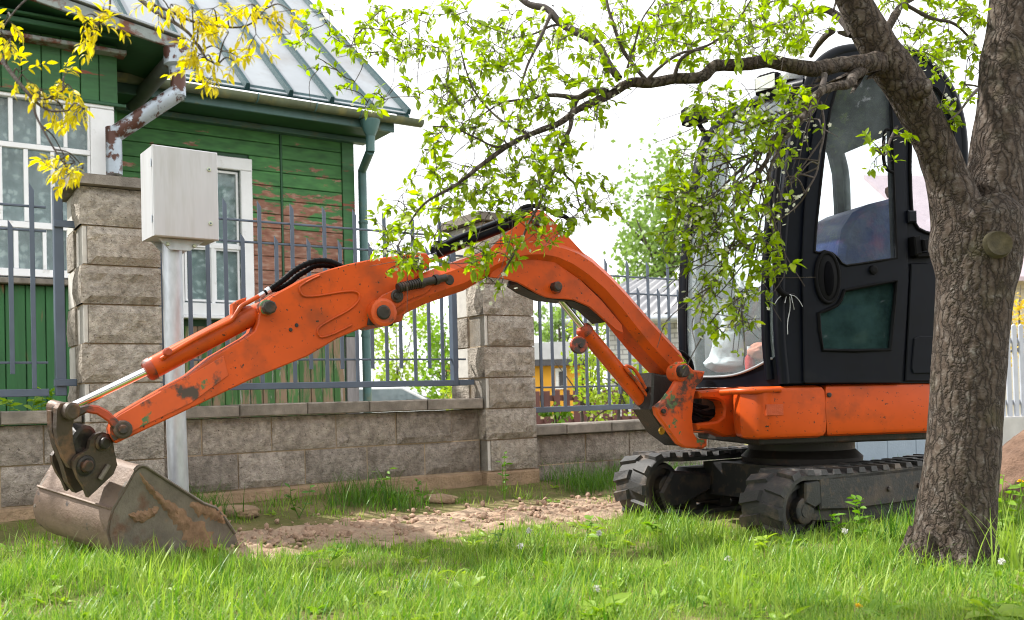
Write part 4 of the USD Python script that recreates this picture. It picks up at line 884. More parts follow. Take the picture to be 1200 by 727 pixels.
# arched side links from the rod pin to the arm
al_ = [(88, 481), (94, 476), (104, 474), (116, 475.5), (128, 482), (138, 492), (146, 501), (141, 508), (134, 505), (126, 494), (114, 486), (102, 484), (92, 489)]
plate(ex_, 'arched_link', al_, .085, .105, 'greasy_orange', .006)
plate(ex_, 'arched_link', al_, -.105, -.085, 'greasy_orange', .006)
pin(ex_, 84, 482, -.09, .11, .022); 
for (x, y, r_) in ((96, 511, .022), (92, 517, .02)):
    bpin(x+10, y+4, s_near+.03, s_far-.03, .05, 'dark_grease', ex_, 'bush')
if False: plate(arm, 'arm_nose', [(112, 512), (120, 505), (130, 498), (142, 496), (150, 504), (145, 513), (132, 521), (120, 526), (112, 522)], -.07, .07, 'dark_grease', .01)

# --- undercarriage
UF = Frame(MC+np.array([-.05, -.02]), AL)        # along the tracks
TW, GA_ = .23, .86
TL0, TL1 = -.80, .78                             # front and rear ends
ZG = -.02; TH_ = .355
lead = np.random.default_rng(3)
def track(nc, ZG=-.02):
    """a rubber belt round its wheels, lugs in two staggered rows, frame, idler, covers"""
    r = TH_/2-.025; zc = ZG+TH_/2
    # belt path: front wheel, sagging top run, rear sprocket
    path = [(TL0+r+.025+r*math.cos(a), zc+r*math.sin(a)) for a in np.linspace(math.pi*1.5, math.pi*.5, 15)]
    path += [(t, zc+r-.012*math.sin((t-TL0)/(TL1-TL0)*math.pi)) for t in np.linspace(TL0+.3, TL1-.3, 11)]
    path += [(TL1-r-.025+r*math.cos(a), zc+r*math.sin(a)) for a in np.linspace(math.pi*.5, -math.pi*.5, 15)]
    path += [(t, zc-r) for t in np.linspace(TL1-.3, TL0+.3, 11)]
    p = np.array(path); n = len(p); tan = np.roll(p, -1, 0)-np.roll(p, 1, 0); tan /= np.linalg.norm(tan, axis=1, keepdims=True); nor = np.stack([-tan[:, 1], tan[:, 0]], 1)
    if ((p-p.mean(0))*nor).sum() < 0: nor = -nor
    sec = [(-TW/2, -.010), (-TW/2, .010), (-TW/2+.012, .018), (TW/2-.012, .018), (TW/2, .010), (TW/2, -.010), (TW/2-.02, -.014), (-TW/2+.02, -.014)]
    V = np.array([[UF.w(p[k, 0]+nor[k, 0]*h, p[k, 1]+nor[k, 1]*h, nc+w) for w, h in sec] for k in range(n)]).reshape(-1, 3); m = len(sec)
    i, j = np.meshgrid(np.arange(n), np.arange(m), indexing='ij'); i2, j2 = (i+1) % n, (j+1) % m
    tr = obj('rubber_track', (V, np.stack([i*m+j, i*m+j2, i2*m+j2, i2*m+j], -1).reshape(-1, 4)), MATS['track_rubber'], ex_, smooth=50)
    # lugs at even steps along the belt
    q = np.vstack([p, p[:1]]); seg = np.linalg.norm(np.diff(q, axis=0), axis=1); cum = np.concatenate([[0], np.cumsum(seg)]); N = 36
    for row in (0, 1):
        for a in range(N):
            s = ((a+.5*row)/N*cum[-1]) % cum[-1]
            def at(s):
                s %= cum[-1]; k = min(int(np.searchsorted(cum, s, 'right')-1), n-1); f = (s-cum[k])/seg[k]
                c = q[k]+(q[k+1]-q[k])*f; nn = nor[k]*(1-f)+nor[(k+1) % n]*f; return c, nn/np.linalg.norm(nn)
            w0, w1 = ((-TW/2-.004, -.004), (.004, TW/2+.004))[row]
            skew = (.022, -.022)[row]
            hw_ = .027
            P = []
            for h, e in ((.012, 0), (.036, .007)):
                for w, ds in ((w0+e, -hw_+e), (w1-e, -hw_+e), (w1-e, hw_-e), (w0+e, hw_-e)):
                    inner = (w1 if row == 0 else w0); sk = skew*(1-abs(w-inner)/(w1-w0))*(1 if row == 0 else -1)
                    c, nn = at(s+ds+sk); P.append(UF.w(c[0]+nn[0]*h, c[1]+nn[1]*h, nc+w))
            obj('track_lug', MB().box8(P), MATS['track_rubber'], tr)
    # frame between the runs
    zf0, zf1 = zc-.105, zc+.085
    fr_poly = [(TL0+.40, zc-.03), (TL0+.43, zf0), (TL1-.30, zf0), (TL1-.24, zc), (TL1-.30, zf1), (TL0+.46, zf1), (TL0+.41, zc+.05)]
    fm_ = obj('track_frame', MB().prism(UF, fr_poly, nc-TW/2+.015, nc+TW/2-.035, .012), MATS['track_steel'], ex_)
    obj('fork', MB().prism(UF, [(TL0+.16, zc-.045), (TL0+.40, zc-.07), (TL0+.40, zc+.06), (TL0+.16, zc+.045)], nc+.02, nc+TW/2-.025, .008), MATS['track_steel'], fm_)
    wh = obj('idler_wheel', MB().disc_stack(UF.w(TL0+r+.025, zc, nc-TW*.36), UF.en, [(0, r-.03), (.02, r-.018), (TW*.72-.02, r-.018), (TW*.72, r-.03), (TW*.72+.001, r-.05), (TW*.72-.02, r-.055), (TW*.72-.02, .02)], 28), MATS['track_steel'], ex_, smooth=35)
    obj('hub', MB().disc_stack(UF.w(TL0+r+.035, zc, nc+TW*.2), UF.en, [(0, .062), (TW*.24, .062), (TW*.26, .055), (TW*.26, .03), (TW*.27, .03), (TW*.27, .001)], 20), MATS['track_steel'], wh, smooth=35)
    sp = obj('sprocket', MB().disc_stack(UF.w(TL1-r-.025, zc, nc-TW*.3), UF.en, [(0, r-.03), (TW*.6, r-.03), (TW*.64, .09), (TW*.75, .08)], 24), MATS['track_steel'], ex_, smooth=35)
    for t in np.linspace(TL0+.38, TL1-.38, 4):
        obj('roller', MB().disc_stack(UF.w(t, zf0-.012, nc-TW*.36), UF.en, [(0, .045), (TW*.72, .045)], 14), MATS['track_steel'], fm_, smooth=40)
    return fm_, zc
f1, _ = track(GA_/2, -.055); f2, zc_ = track(-GA_/2, -.01)
# cover plate on the inside-front of the far track's frame, as it shows behind the near one
def uplate(par, nm, pts, n0, n1, m, bev=.006):
    F_ = UF.off(n1); return obj(nm, MB().prism(UF, [F_.uv(x, y) for x, y in pts], n0, n1, bev), MATS[m], par)
uplate(f2, 'nose_cover', [(775, 578), (789, 552), (812, 553), (836, 556), (834, 574), (800, 594), (781, 597)], -GA_/2+TW/2-.05, -GA_/2+TW/2+.012, 'track_steel', .014)
uplate(f1, 'tension_bracket', [(944, 566), (958, 562), (964, 566), (964, 590), (955, 596), (944, 590)], GA_/2+TW/2-.05, GA_/2+TW/2-.002, 'track_steel', .008)
uplate(f1, 'frame_cover', [(960, 560), (1000, 555), (1090, 545), (1090, 585), (1000, 597), (962, 598)], GA_/2+TW/2-.04, GA_/2+TW/2-.0, 'track_steel', .008)
for t_ in (.0, .25, .5):
    P_ = UF.w(t_, .18, GA_/2+TW/2+.0); obj('bolt', MB().disc_stack(P_, UF.en, [(0, .014), (.008, .014), (.01, .01)], 6), MATS['track_steel'], f1)
obj('cross_member', MB().box(UF, -.30, .30, zc_-.06, zc_+.12, -GA_/2+.05, GA_/2-.05, .02), MATS['track_steel'], ex_)
obj('slewing_ring', MB().disc_stack([MC[0], MC[1], zc_+.1], [0, 0, 1], [(0, .30), (.05, .31), (.09, .27), (ZB0-zc_-.12, .27)], 32), MATS['dark_grease'], ex_, smooth=40)
# --- cab
ZC0 = ZB1+.004
cb = lambda pts, n=0: SF.px(pts, n)
CAB_W = .98
outer = [(923, 449.5), (918, 400), (917, 345), (919, 290), (924, 230), (932, 170), (941, 125), (950, 96), (962, 76), (978, 63), (996, 57), (1030, 55), (1070, 60), (1094, 76), (1112, 97), (1124, 124), (1131, 160), (1133, 230), (1134, 330), (1135, 449)]
def ring(parent, name, outp, holes, n0, n1, m, bev=.004, fr=SF):
    """flat pressed panel with window openings"""
    po = Polygon(outp, [h for h in holes]).buffer(0); mb = MB()
    me = trimesh.creation.extrude_polygon(po, n1-n0, engine='earcut'); v = np.array(me.vertices)
    return obj(name, MB().add(fr.w(v[:, 0], v[:, 1], n0+v[:, 2]), np.asarray(me.faces)), MATS[m], parent, smooth=25)
O2 = cb(outer)
door_win = cb([(952.5, 296), (955, 262), (960, 215), (965, 170), (971, 130), (978, 105), (988, 90), (1003, 82), (1022, 80), (1036, 84), (1042, 100), (1043.5, 150), (1045, 205), (1047, 255), (1048.5, 303), (1030, 306), (1008, 309.5), (990, 312), (984, 309), (980, 303), (973, 297.5), (964, 295), (958, 297)])
low_win = cb([(987, 341), (1018, 335), (1048.5, 329.7), (1045, 368), (1040.7, 410), (1000, 411.5), (962, 410.7), (958.5, 388), (957, 367.6), (964, 365), (971, 362), (979, 358), (983, 352)])
rear_win = cb([(1067, 150), (1066.5, 200), (1068, 240), (1070, 258), (1076, 268), (1085, 272.5), (1101, 275.5), (1118, 277), (1121, 268), (1120, 200), (1117, 150), (1110, 120), (1098, 104), (1080, 96), (1068, 98)])
pad = lambda pl, d: list(Polygon(pl).buffer(d, join_style=1).exterior.coords)[:-1]
door_out = [(942, 448.5), (941, 400), (940, 340), (939.5, 300), (942, 250), (948, 190), (955, 140), (963, 105), (973, 86), (988, 75), (1008, 69.5), (1032, 69), (1048, 74), (1056, 88), (1058, 150), (1060, 220), (1061.5, 300), (1062, 330), (1058, 400), (1054, 448)]
DO = cb(door_out)
# shell of the near side behind the door, with the pillars, then the door itself proud of it
ring(ex_, 'cab_side', O2, [pad(DO, -.03), rear_win], -.05, -.004, 'black_paint')
door = ring(ex_, 'cab_door', DO, [door_win, low_win], -.03, .012, 'black_paint')
def rimtube(parent, nm, pl, n, r, m='black_rubber'):
    P = np.array([SF.w(t, z, n) for t, z in list(pl)+[pl[0]]]); return obj(nm, MB().tube(P, r, 6, cap=False), MATS[m], parent, smooth=60)
rimtube(door, 'window_seal', door_win, .012, .007); rimtube(door, 'window_seal', low_win, .012, .010); rimtube(door, 'door_edge', DO, .006, .006, 'black_paint')
rimtube(ex_, 'rear_window_seal', rear_win, -.002, .009)
def pane(parent, nm, pl, n, m, fr=SF):
    return obj(nm, MB().prism(fr, pl, n-.002, n+.002), MATS[m], parent)
pane(door, 'upper_pane', pad(door_win, .004), -.006, 'cab_glass'); pane(door, 'lower_pane', pad(low_win, .004), -.006, 'door_glass'); pane(ex_, 'rear_side_pane', pad(rear_win, .004), -.02, 'cab_glass')
# far side: same pressing
ring(ex_, 'cab_side', O2, [pad(door_win, .0), pad(rear_win, -.004)], -CAB_W, -CAB_W+.04, 'black_paint')
pane(ex_, 'far_pane', pad(door_win, .004), -CAB_W+.02, 'cab_glass'); pane(ex_, 'far_pane', pad(rear_win, .004), -CAB_W+.02, 'cab_glass')
obj('far_side_lower', MB().box(SF, st_(935), st_(1130), ZC0, sz(1000, 318), -CAB_W+.03, -CAB_W+.0), MATS['black_paint'], ex_)
# roof: a skin along the top of the outline from side to side, rounded at both edges
def skin(name, pts, m, n0=-CAB_W+.04, n1=-.05, th=.03, dome=.0):
    p = np.array(pts); tan = np.gradient(p, axis=0); nor = np.stack([tan[:, 1], -tan[:, 0]], 1); nor /= np.linalg.norm(nor, axis=1, keepdims=True)
    c = p.mean(0)+np.array([0, -.5]); nor = np.where(((p-c)*nor).sum(1, keepdims=True) < 0, -nor, nor)
    ns = np.linspace(n0, n1, 9); V = []
    for layer in (0, -th):
        for n_ in ns:
            d = dome*(1-((n_-(n0+n1)/2)/((n1-n0)/2))**2)
            V.append(SF.w(p[:, 0]+nor[:, 0]*(layer+d), p[:, 1]+nor[:, 1]*(layer+d), n_))
    V = np.vstack(V); m_ = len(p); i, j = np.meshgrid(np.arange(8), np.arange(m_-1), indexing='ij'); k = i*m_+j
    q = np.stack([k, k+1, k+m_+1, k+m_], -1).reshape(-1, 4); mb = MB().add(V, np.vstack([q, q[:, ::-1]+9*m_]))
    return obj(name, mb, MATS[m], ex_, smooth=50)
top_i = [i_ for i_, (x, y) in enumerate(outer) if y < 130]
skin('roof', [O2[i_] for i_ in top_i], 'black_paint', dome=.03)
for n_ in (-.028, -CAB_W+.02):
    P = smooth_path([SF.w(t, z, n_) for t, z in O2[:]], 3)
    obj('pillar_tube', MB().tube(P, .030, 10), MATS['black_paint'], ex_, smooth=60)
# back wall with rear window
rb = SF.off(0)
RW = Frame(SF.w(RTt-.0, 0, 0)[:2], TH+math.pi/2)
for (z0, z1) in ((ZC0, sz(1130, 300)), (sz(1130, 120), sz(1130, 108))):
    obj('back_panel', MB().box(SF, RTt-.03, RTt-.0, z0, z1, -CAB_W+.02, -.02), MATS['black_paint'], ex_)
obj('back_pane', MB().box(SF, RTt-.02, RTt-.016, sz(1130, 300), sz(1130, 120), -CAB_W+.03, -.03), MATS['cab_glass'], ex_)
# front: near and far pillars follow the outline; windscreen is a bowed sheet between them
fi = [i_ for i_, (x, y) in enumerate(outer) if x < 963 and y < 450]
fp = np.array([O2[i_] for i_ in fi])
fz = np.linspace(ZC0, fp[-1, 1], 26); ft = np.interp(fz, fp[:, 1], fp[:, 0])
def screen(u, z, bow=.075):
    """u 0..1 from the near to the far pillar"""
    t = np.interp(z, fz, ft); n = -.03-u*(CAB_W-.06); b = bow*(1-(2*u-1)**4)
    return SF.w(t-.02-b, z, n)
us = np.linspace(0, 1, 17)
zlow = sz(905, 391)
def zedge(u): return ZC0+.055+.09*np.abs(2*u-1)**3.0
def sheet(zlo, zhi, nz, m, name, thick=.006, off=0.0):
    mb = MB(); V = []
    for u in us:
        zz = np.linspace(zlo(u), zhi(u), nz)
        V.append(screen(np.full(nz, u), zz)-SF.ex*off)
    V = np.vstack(V); W = V+SF.ex*thick; i, j = np.meshgrid(np.arange(16), np.arange(nz-1), indexing='ij'); k = i*nz+j
    q = np.stack([k, k+nz, k+nz+1, k+1], -1).reshape(-1, 4); mb.add(V, q); mb.add(W, q[:, ::-1])
    e = np.concatenate([np.arange(17)*nz]); mb.add(np.vstack([V[e], W[e]]), np.stack([np.arange(16), np.arange(16)+17, np.arange(1, 17)+17, np.arange(1, 17)], 1))
    return obj(name, mb, MATS[m], ex_, smooth=60)
ztop = fp[-2, 1]
sheet(lambda u: ZC0-.002, zedge, 4, 'black_paint', 'front_panel_black', .03, .004)
sheet(lambda u: zedge(u)+.001, lambda u: ztop, 20, 'front_glass', 'windscreen')
obj('windscreen_seal', MB().tube([screen(u, zedge(u))-SF.ex*.008 for u in np.linspace(.02, .98, 33)], .007, 6), MATS['lamp_grey'], ex_, smooth=60)
obj('header', MB().tube([screen(u, ztop)+SF.ex*.01 for u in us], .035, 8), MATS['black_paint'], ex_, smooth=60)
for u, w0 in ((.045, .022), (.95, .045)):
    obj('screen_frame', MB().tube([screen(u, z)-SF.ex*.006 for z in np.linspace(ZC0+.03, ztop, 16)], w0, 8), MATS['black_paint'], ex_, smooth=60)
obj('wiper_cable', MB().tube([screen(.87+.01*math.sin(z*9), z)-SF.ex*.014 for z in np.linspace(ZC0+.1, ztop-.3, 14)], .006, 6), MATS['black_rubber'], ex_, smooth=60)
# grab handle outside the near pillar, with a twist of wire at its foot
G = [(925, 128), (921, 145), (915, 175), (911, 205), (909, 240), (908, 280), (908.5, 315), (910, 332), (914, 341), (921, 346), (930, 347)]
P = smooth_path([SF.w(*SF.uv(x, y, .02), .02) for x, y in G], 4)
gh = obj('grab_handle', MB().tube(P, .014, 9), MATS['black_rubber'], ex_, smooth=60)
wr = MB()
for k_ in range(5):
    c_ = SF.w(*SF.uv(925, 346, .03), .03); v = rng.normal(size=3)*.018
    wr.tube(smooth_path([c_, c_+v*.8+[0, 0, .01], c_+v*1.5, c_+v*2-[0, 0, .02]], 4), .0022, 5)
wr.tube(smooth_path([SF.w(*SF.uv(x, y, .03), .03) for x, y in ((925, 346), (926, 360), (923, 378), (923, 392))], 4), .0025, 5)
obj('wire_twist', wr, MATS['lamp_grey'], gh, smooth=60)
# door furniture
hc = SF.uv(967, 326)
hd = obj('door_handle', MB().add(*(lambda m_: (SF.w(hc[0]+m_[:, 0], hc[1]+m_[:, 1], .012+m_[:, 2]), trimesh.creation.icosphere(3, 1).faces))(np.array(trimesh.creation.icosphere(3, 1).vertices)*[.062, .125, .02])), MATS['black_rubber'], door, smooth=True)
obj('handle_recess', MB().add(*(lambda m_: (SF.w(hc[0]+m_[:, 0], hc[1]-.005+m_[:, 1], .028+m_[:, 2]), trimesh.creation.icosphere(3, 1).faces))(np.array(trimesh.creation.icosphere(3, 1).vertices)*[.028, .085, .010])), worn('void_black', (0.002, 0.002, 0.003), rough=.8, spec=.04), hd, smooth=True)
P = [SF.w(hc[0]+.062*math.cos(a), hc[1]+.122*math.sin(a), .018) for a in np.linspace(0, 2*math.pi, 33)]
obj('handle_rim', MB().tube(P, .010, 7, cap=False), MATS['black_rubber'], hd, smooth=60)
t, z = SF.uv(1021, 317); obj('door_knob', MB().disc_stack(SF.w(t, z, .012), SF.en, [(0, .024), (.012, .022), (.016, .012)], 14), MATS['black_rubber'], door, smooth=40)
for y in (120, 255):
    t, z = SF.uv(1064, y); obj('hinge', MB().box(SF, t-.02, t+.03, z-.03, z+.03, .0, .03, .006), MATS['black_paint'], door)
# latch on the rear quarter
for pts, n1 in (([(1064, 279), (1072, 277), (1074, 299), (1066, 301)], .045), ([(1072, 283), (1082, 281), (1086, 287), (1085, 294), (1074, 296)], .06), ([(1066, 296), (1090, 297), (1092, 302), (1070, 303)], .035)):
    obj('door_latch', MB().prism(SF, cb(pts), -.004, n1, .006), MATS['black_rubber'], ex_)
obj('rear_quarter_panel', MB().prism(SF, cb([(1067, 309), (1130, 309), (1132, 447), (1060, 447)]), -.01, .008, .004), MATS['black_paint'], ex_)
obj('service_flap', MB().prism(SF, cb([(1069, 397), (1076, 394), (1112, 394), (1112, 438), (1068, 438), (1066, 432)]), .006, .016, .004), MATS['black_paint'], ex_)
P = smooth_path([SF.w(*SF.uv(x, y, .03), .03) for x, y in ((1042, 152), (1037, 154), (1035.5, 170), (1036, 190), (1040, 199), (1046, 202))], 4)
obj('inner_grip', MB().tube(P, .008, 8), MATS['black_rubber'], door, smooth=60)
# lamps on the roof's front edge
def lamp(x, y, depth_t, size, lens='lamp_lens'):
    c_ = at_depth(x, y, depth_t); F_ = Frame(c_[:2], TH-math.radians(60)); mb = MB().prism(F_, [(-size, c_[2]-size*.75), (size, c_[2]-size*.75), (size*1.05, c_[2]+size*.6), (size*.6, c_[2]+size*.8), (-size*.6, c_[2]+size*.8), (-size*1.05, c_[2]+size*.6)], -.09, 0, .01)
    l = obj('work_lamp', mb, MATS['black_rubber'], ex_)
    obj('lens', MB().box(F_, -size*.85, size*.85, c_[2]-size*.6, c_[2]+size*.55, 0, .006, .002), MATS[lens], l)
    obj('lamp_bracket', MB().cyl(c_-[0, 0, size*.7]+np.array([.05, .02, 0]), c_-[0, 0, size*1.6]+np.array([.09, .03, 0]), .014), MATS['black_rubber'], l); return l
Yn = SF.w(FT, 0, -.2)[1]
lamp(897, 97, Yn, .062); lamp(809, 134, SF.w(FT, 0, -.9)[1], .066, 'black_rubber')
c_ = at_depth(926, 90, Yn-.03); obj('beacon', MB().disc_stack(c_-[0, 0, .03], [0, 0, 1], [(0, .06), (.03, .062), (.05, .05), (.06, .03)], 18), MATS['lamp_grey'], ex_, smooth=40)
# inside the cab: seat, console, lever
SFI = SF.off(-.30)
worn('seat_vinyl', (0.008, 0.022, 0.10), var=.3, scale=8, rough=.45, spec=.25, dirt=(0.10, 0.025, 0.10), dirt_at=(.5, .7), dscale=5)
st0 = SFI.px([(985, 300), (990, 268), (1003, 248), (1022, 238), (1046, 232), (1058, 240), (1062, 300), (1060, 330), (990, 330)])
obj('seat', MB().prism(SFI, st0, -.42, 0, .03), MATS['seat_vinyl'], ex_, smooth=35)
obj('seat_cushion', MB().box(SFI, st0[0][0]-.15, st0[5][0], ZC0+.25, ZC0+.42, -.42, -.002, .03), MATS['seat_vinyl'], ex_)
a = SFI.w(*SFI.uv(1034, 262), .1); b = SFI.w(*SFI.uv(1028, 236), .1)
lv = obj('lever', MB().cyl(a, b, .008), MATS['black_rubber'], ex_)
obj('lever_knob', MB().disc_stack(b-[0, 0, .0], [-.1, 0, 1], [(0, .014), (.03, .022), (.05, .018), (.055, .008)], 12), worn('knob_brown', (0.2, 0.07, 0.04), rough=.4), lv, smooth=40)
obj('console', MB().box(SF, FT+.06, FT+.22, ZC0, ZC0+.45, -.75, -.25, .03), MATS['black_rubber'], ex_)
obj('cab_floor', MB().box(SF, FT-.02, RTt-.03, ZC0-.002, ZC0+.03, -CAB_W+.04, -.05), MATS['black_rubber'], ex_)
P = [SF.w(FT+.62, ZC0+.1, -.86), SF.w(FT+.60, ZC0+1.15, -.86), SF.w(FT+.45, ZC0+1.45, -.86)]
# things lying behind the windscreen
def inside(x, y, u_depth): return at_depth(x, y, u_depth)
Yw = SF.w(FT, 0, -.55)[1]
worn('white_plastic', (0.72, 0.74, 0.75), var=.06, rough=.5); worn('red_plastic', (0.55, 0.03, 0.025), rough=.35); worn('salmon_cloth', (0.6, 0.22, 0.14), rough=.8)
c_ = at_depth(853, 424, SF.w(FT, 0, -.5)[1]+.12)
bg = thing('white_bag', 'crumpled white sack standing behind the windscreen of the cab', 'sack')
m_ = trimesh.creation.icosphere(3, 1); v = np.array(m_.vertices); v = v*(1+.35*(meshkit.fbm(v*2.3+5, 3, 7)[:, None]-.5)); v *= np.where(v[:, 2:] > 0, [.10, .09, .2], [.13, .11, .06])
obj('sack_body', MB().add(v+c_+[0, 0, -.0], m_.faces), MATS['white_plastic'], bg, smooth=60)
obj('sack_neck', MB().disc_stack(c_+[0, 0, .17], [.1, 0, 1], [(0, .05), (.05, .03), (.09, .05), (.1, .045)], 12), MATS['white_plastic'], bg, smooth=60)
c_ = at_depth(879, 424, SF.w(FT, 0, -.35)[1]+.03)
bo = thing('red_bottle', 'small red bottle behind the windscreen beside the white sack', 'bottle')
obj('bottle_body', MB().disc_stack(c_-[0, 0, .05], [0, 0, 1], [(0, .026), (.07, .027), (.09, .012), (.11, .012)], 14), MATS['red_plastic'], bo, smooth=40)
obj('bottle_cap', MB().disc_stack(c_+[0, 0, .061], [0, 0, 1], [(0, .014), (.02, .014)], 12), MATS['white_plastic'], bo, smooth=40)
c_ = at_depth(893, 412, SF.w(FT, 0, -.3)[1]+.06); m_ = trimesh.creation.icosphere(3, 1); v = np.array(m_.vertices); v = v*(1+.6*(meshkit.fbm(v*2.0+1, 3, 9)[:, None]-.5))*[.07, .05, .05]
data(obj('work_gloves', MB().add(v+c_, m_.faces), MATS['salmon_cloth'], None, smooth=60), 'salmon coloured work glove lying behind the windscreen at its right corner', 'glove')
c_ = at_depth(825, 385, SF.w(FT, 0, -.8)[1]+.15)
WS = Frame(c_[:2], TH-math.radians(35)); 
data(obj('cardboard_sheet', MB().box(WS, -.15, .15, c_[2]-.22, c_[2]+.16, -.005, .005, .002), MATS['white_plastic']), 'white board leaning inside the cab behind the windscreen', 'board')
# ------------------------------------------------------------------ the fruit tree in the foreground
mat('bark', {'g': ('geometry', {}), 'mp': ('mapping', {'scale': (42.0, 42.0, 7.0)}), 'nn': ('noise_texture', {'scale': 9.0, 'detail': 5.0, 'roughness': 0.65}), 'mv': ('mix_vector', {'fac': 0.085}),
    'v': ('voronoi_texture', {'scale': 1.0, 'feature': 'distance_to_edge', 'randomness': 1.0}), 'cr': ('rgb_ramp', {'ramp': [(0.0, (0.0, 0.0, 0.0)), (0.07, (0.5, 0.5, 0.5)), (0.25, (0.9, 0.9, 0.9)), (0.5, (1, 1, 1))]}),
    'n': ('noise_texture', {'scale': 26.0, 'detail': 8.0, 'roughness': 0.7}), 'lm': ('mapping', {'scale': (20.0, 20.0, 90.0)}), 'ln': ('noise_texture', {'scale': 1.0, 'detail': 4.0}),
    'c': ('rgb_ramp', {'ramp': [(0.3, (0.034, 0.024, 0.017)), (0.45, (0.066, 0.048, 0.036)), (0.58, (0.105, 0.086, 0.071)), (0.7, (0.20, 0.187, 0.175))]}),
    'ad': ('math', {'math_type': 'multiply_add', 'value2': 0.45}), 'hl': ('math', {'math_type': 'multiply_add', 'value2': 0.35}),
    'mx': ('mix_color', {'a': (0.035, 0.026, 0.02)}), 'bu': ('bump', {'strength': 1.0, 'distance': 0.010}), 'p': ('principled_bsdf', {'roughness': 0.9, 'specular_ior_level': 0.25}),
    'mo': ('noise_texture', {'scale': 5.0, 'detail': 5.0}), 'mr': ('rgb_ramp', {'ramp': [(0.58, (0, 0, 0)), (0.75, (0.45, 0.45, 0.45))]}), 'mm': ('mix_color', {'b': (0.085, 0.085, 0.03)})},
    [('g.position', 'nn.vector'), ('g.position', 'mv.a'), ('nn.color', 'mv.b'), ('mv.result', 'mp.vector'), ('mp.vector', 'v.vector'), ('v.distance', 'cr.fac'), ('g.position', 'n.vector'), ('g.position', 'lm.vector'), ('lm.vector', 'ln.vector'),
     ('ln.fac', 'hl.value1'), ('n.fac', 'hl.value3'), ('hl.value', 'ad.value1'), ('ad.value', 'c.fac') if False else ('n.fac', 'c.fac'), ('cr.color', 'mx.fac'), ('c.color', 'mx.b'), ('g.position', 'mo.vector'), ('mo.fac', 'mr.fac'), ('mr.color', 'mm.fac'), ('mx.result', 'mm.a'), ('mm.result', 'p.base_color'),
     ('cr.color', 'ad.value3'), ('ad.value', 'bu.height'), ('bu.normal', 'p.normal')])
worn('twig_bark', (0.055, 0.042, 0.036), var=.35, scale=40, rough=.85, bump=.5, bscale=120, dirt=(0.14, 0.13, 0.06), dirt_at=(.58, .7), dscale=18)
worn('cut_wood', (0.06, 0.05, 0.024), var=.4, scale=22, rough=.9, bump=.6, bscale=50)
leafy('fruit_leaf', (0.20, 0.31, 0.012), (0.44, 0.52, 0.04), trans=.58)
leafy('walnut_leaf', (0.55, 0.48, 0.02), (0.75, 0.62, 0.03), trans=.5)
leafy('blossom', (0.6, 0.62, 0.5), (0.75, 0.75, 0.66), trans=.3)
tree = thing('fruit_tree', 'rough barked fruit tree with forked trunk and fresh green leaves in front of the cab', 'tree')
TZ = 3.55
def limb(pts, sides=20, amp=.012, k=5, flare=0):
    """bark-covered limb through picture points (x, y, width in picture points, distance)"""
    P = np.array([at_depth(x, y, z) for x, y, w, z in pts]); R = np.array([w/2*z/FPX for x, y, w, z in pts])
    S = smooth_path(P, k); rr = np.interp(np.linspace(0, 1, len(S)), np.linspace(0, 1, len(R)), R)
    mb = MB().tube(S, rr, sides); v, f = mb.get()
    cidx = np.minimum(np.arange(len(v))//sides, len(S)-1); d = v-S[cidx]
    n1 = meshkit.fbm(v*[16, 16, 5], 3, 2)-.5; n2 = meshkit.fbm(v*[3, 3, 2], 2, 9)-.5
    sc = np.minimum(1, np.linalg.norm(d, axis=1)/.05)[:, None]
    v = v+d/(np.linalg.norm(d, axis=1, keepdims=True)+1e-9)*((n1*amp*2+n2*amp*3)[:, None])*sc
    return v, f
gtz = float(ground_z(*at_depth(1115, 650, TZ)[:2]))
trunk_pts = [(1112, 712, 112, TZ), (1115, 672, 100, TZ), (1117, 645, 90, TZ), (1120, 610, 84, TZ), (1125, 560, 80, TZ), (1130, 500, 77, TZ), (1135, 440, 76, TZ), (1139, 390, 76, TZ), (1143, 345, 80, TZ), (1147, 310, 88, TZ), (1148, 280, 91, TZ), (1145, 255, 92, TZ), (1140, 235, 60, TZ)]
mb = MB(); mb.add(*limb(trunk_pts, 40, .006, 8)); obj('trunk', mb, MATS['bark'], tree, smooth=60)
lim1 = [(1136, 330, 62, TZ), (1130, 285, 72, TZ), (1122, 250, 58, TZ), (1108, 205, 46, TZ), (1095, 172, 43, TZ-.02), (1085, 148, 42, TZ-.04), (1062, 105, 44, TZ-.06), (1046, 80, 45, TZ-.08), (1030, 56, 42, TZ-.10), (1012, 25, 38, TZ-.12), (1000, 0, 36, TZ-.14), (980, -40, 38, TZ-.18), (950, -100, 32, TZ-.25), (915, -190, 25, TZ-.3), (890, -290, 17, TZ-.35), (880, -400, 8, TZ-.4), (885, -470, 3, TZ-.4)]
mb = MB(); mb.add(*limb(lim1, 28, .008, 6)); obj('limb', mb, MATS['bark'], tree, smooth=60)
lim2 = [(1152, 330, 60, TZ+.03), (1160, 290, 66, TZ+.03), (1165, 250, 58, TZ+.04), (1167, 200, 56, TZ+.05), (1172, 150, 56, TZ+.07), (1178, 90, 54, TZ+.09), (1184, 40, 52, TZ+.11), (1188, 0, 51, TZ+.12), (1195, -60, 52, TZ+.16), (1205, -140, 44, TZ+.2), (1225, -240, 34, TZ+.25), (1240, -340, 22, TZ+.3), (1238, -440, 10, TZ+.35), (1232, -500, 3, TZ+.35)]
mb = MB(); mb.add(*limb(lim2, 28, .010, 6)); obj('limb', mb, MATS['bark'], tree, smooth=60)
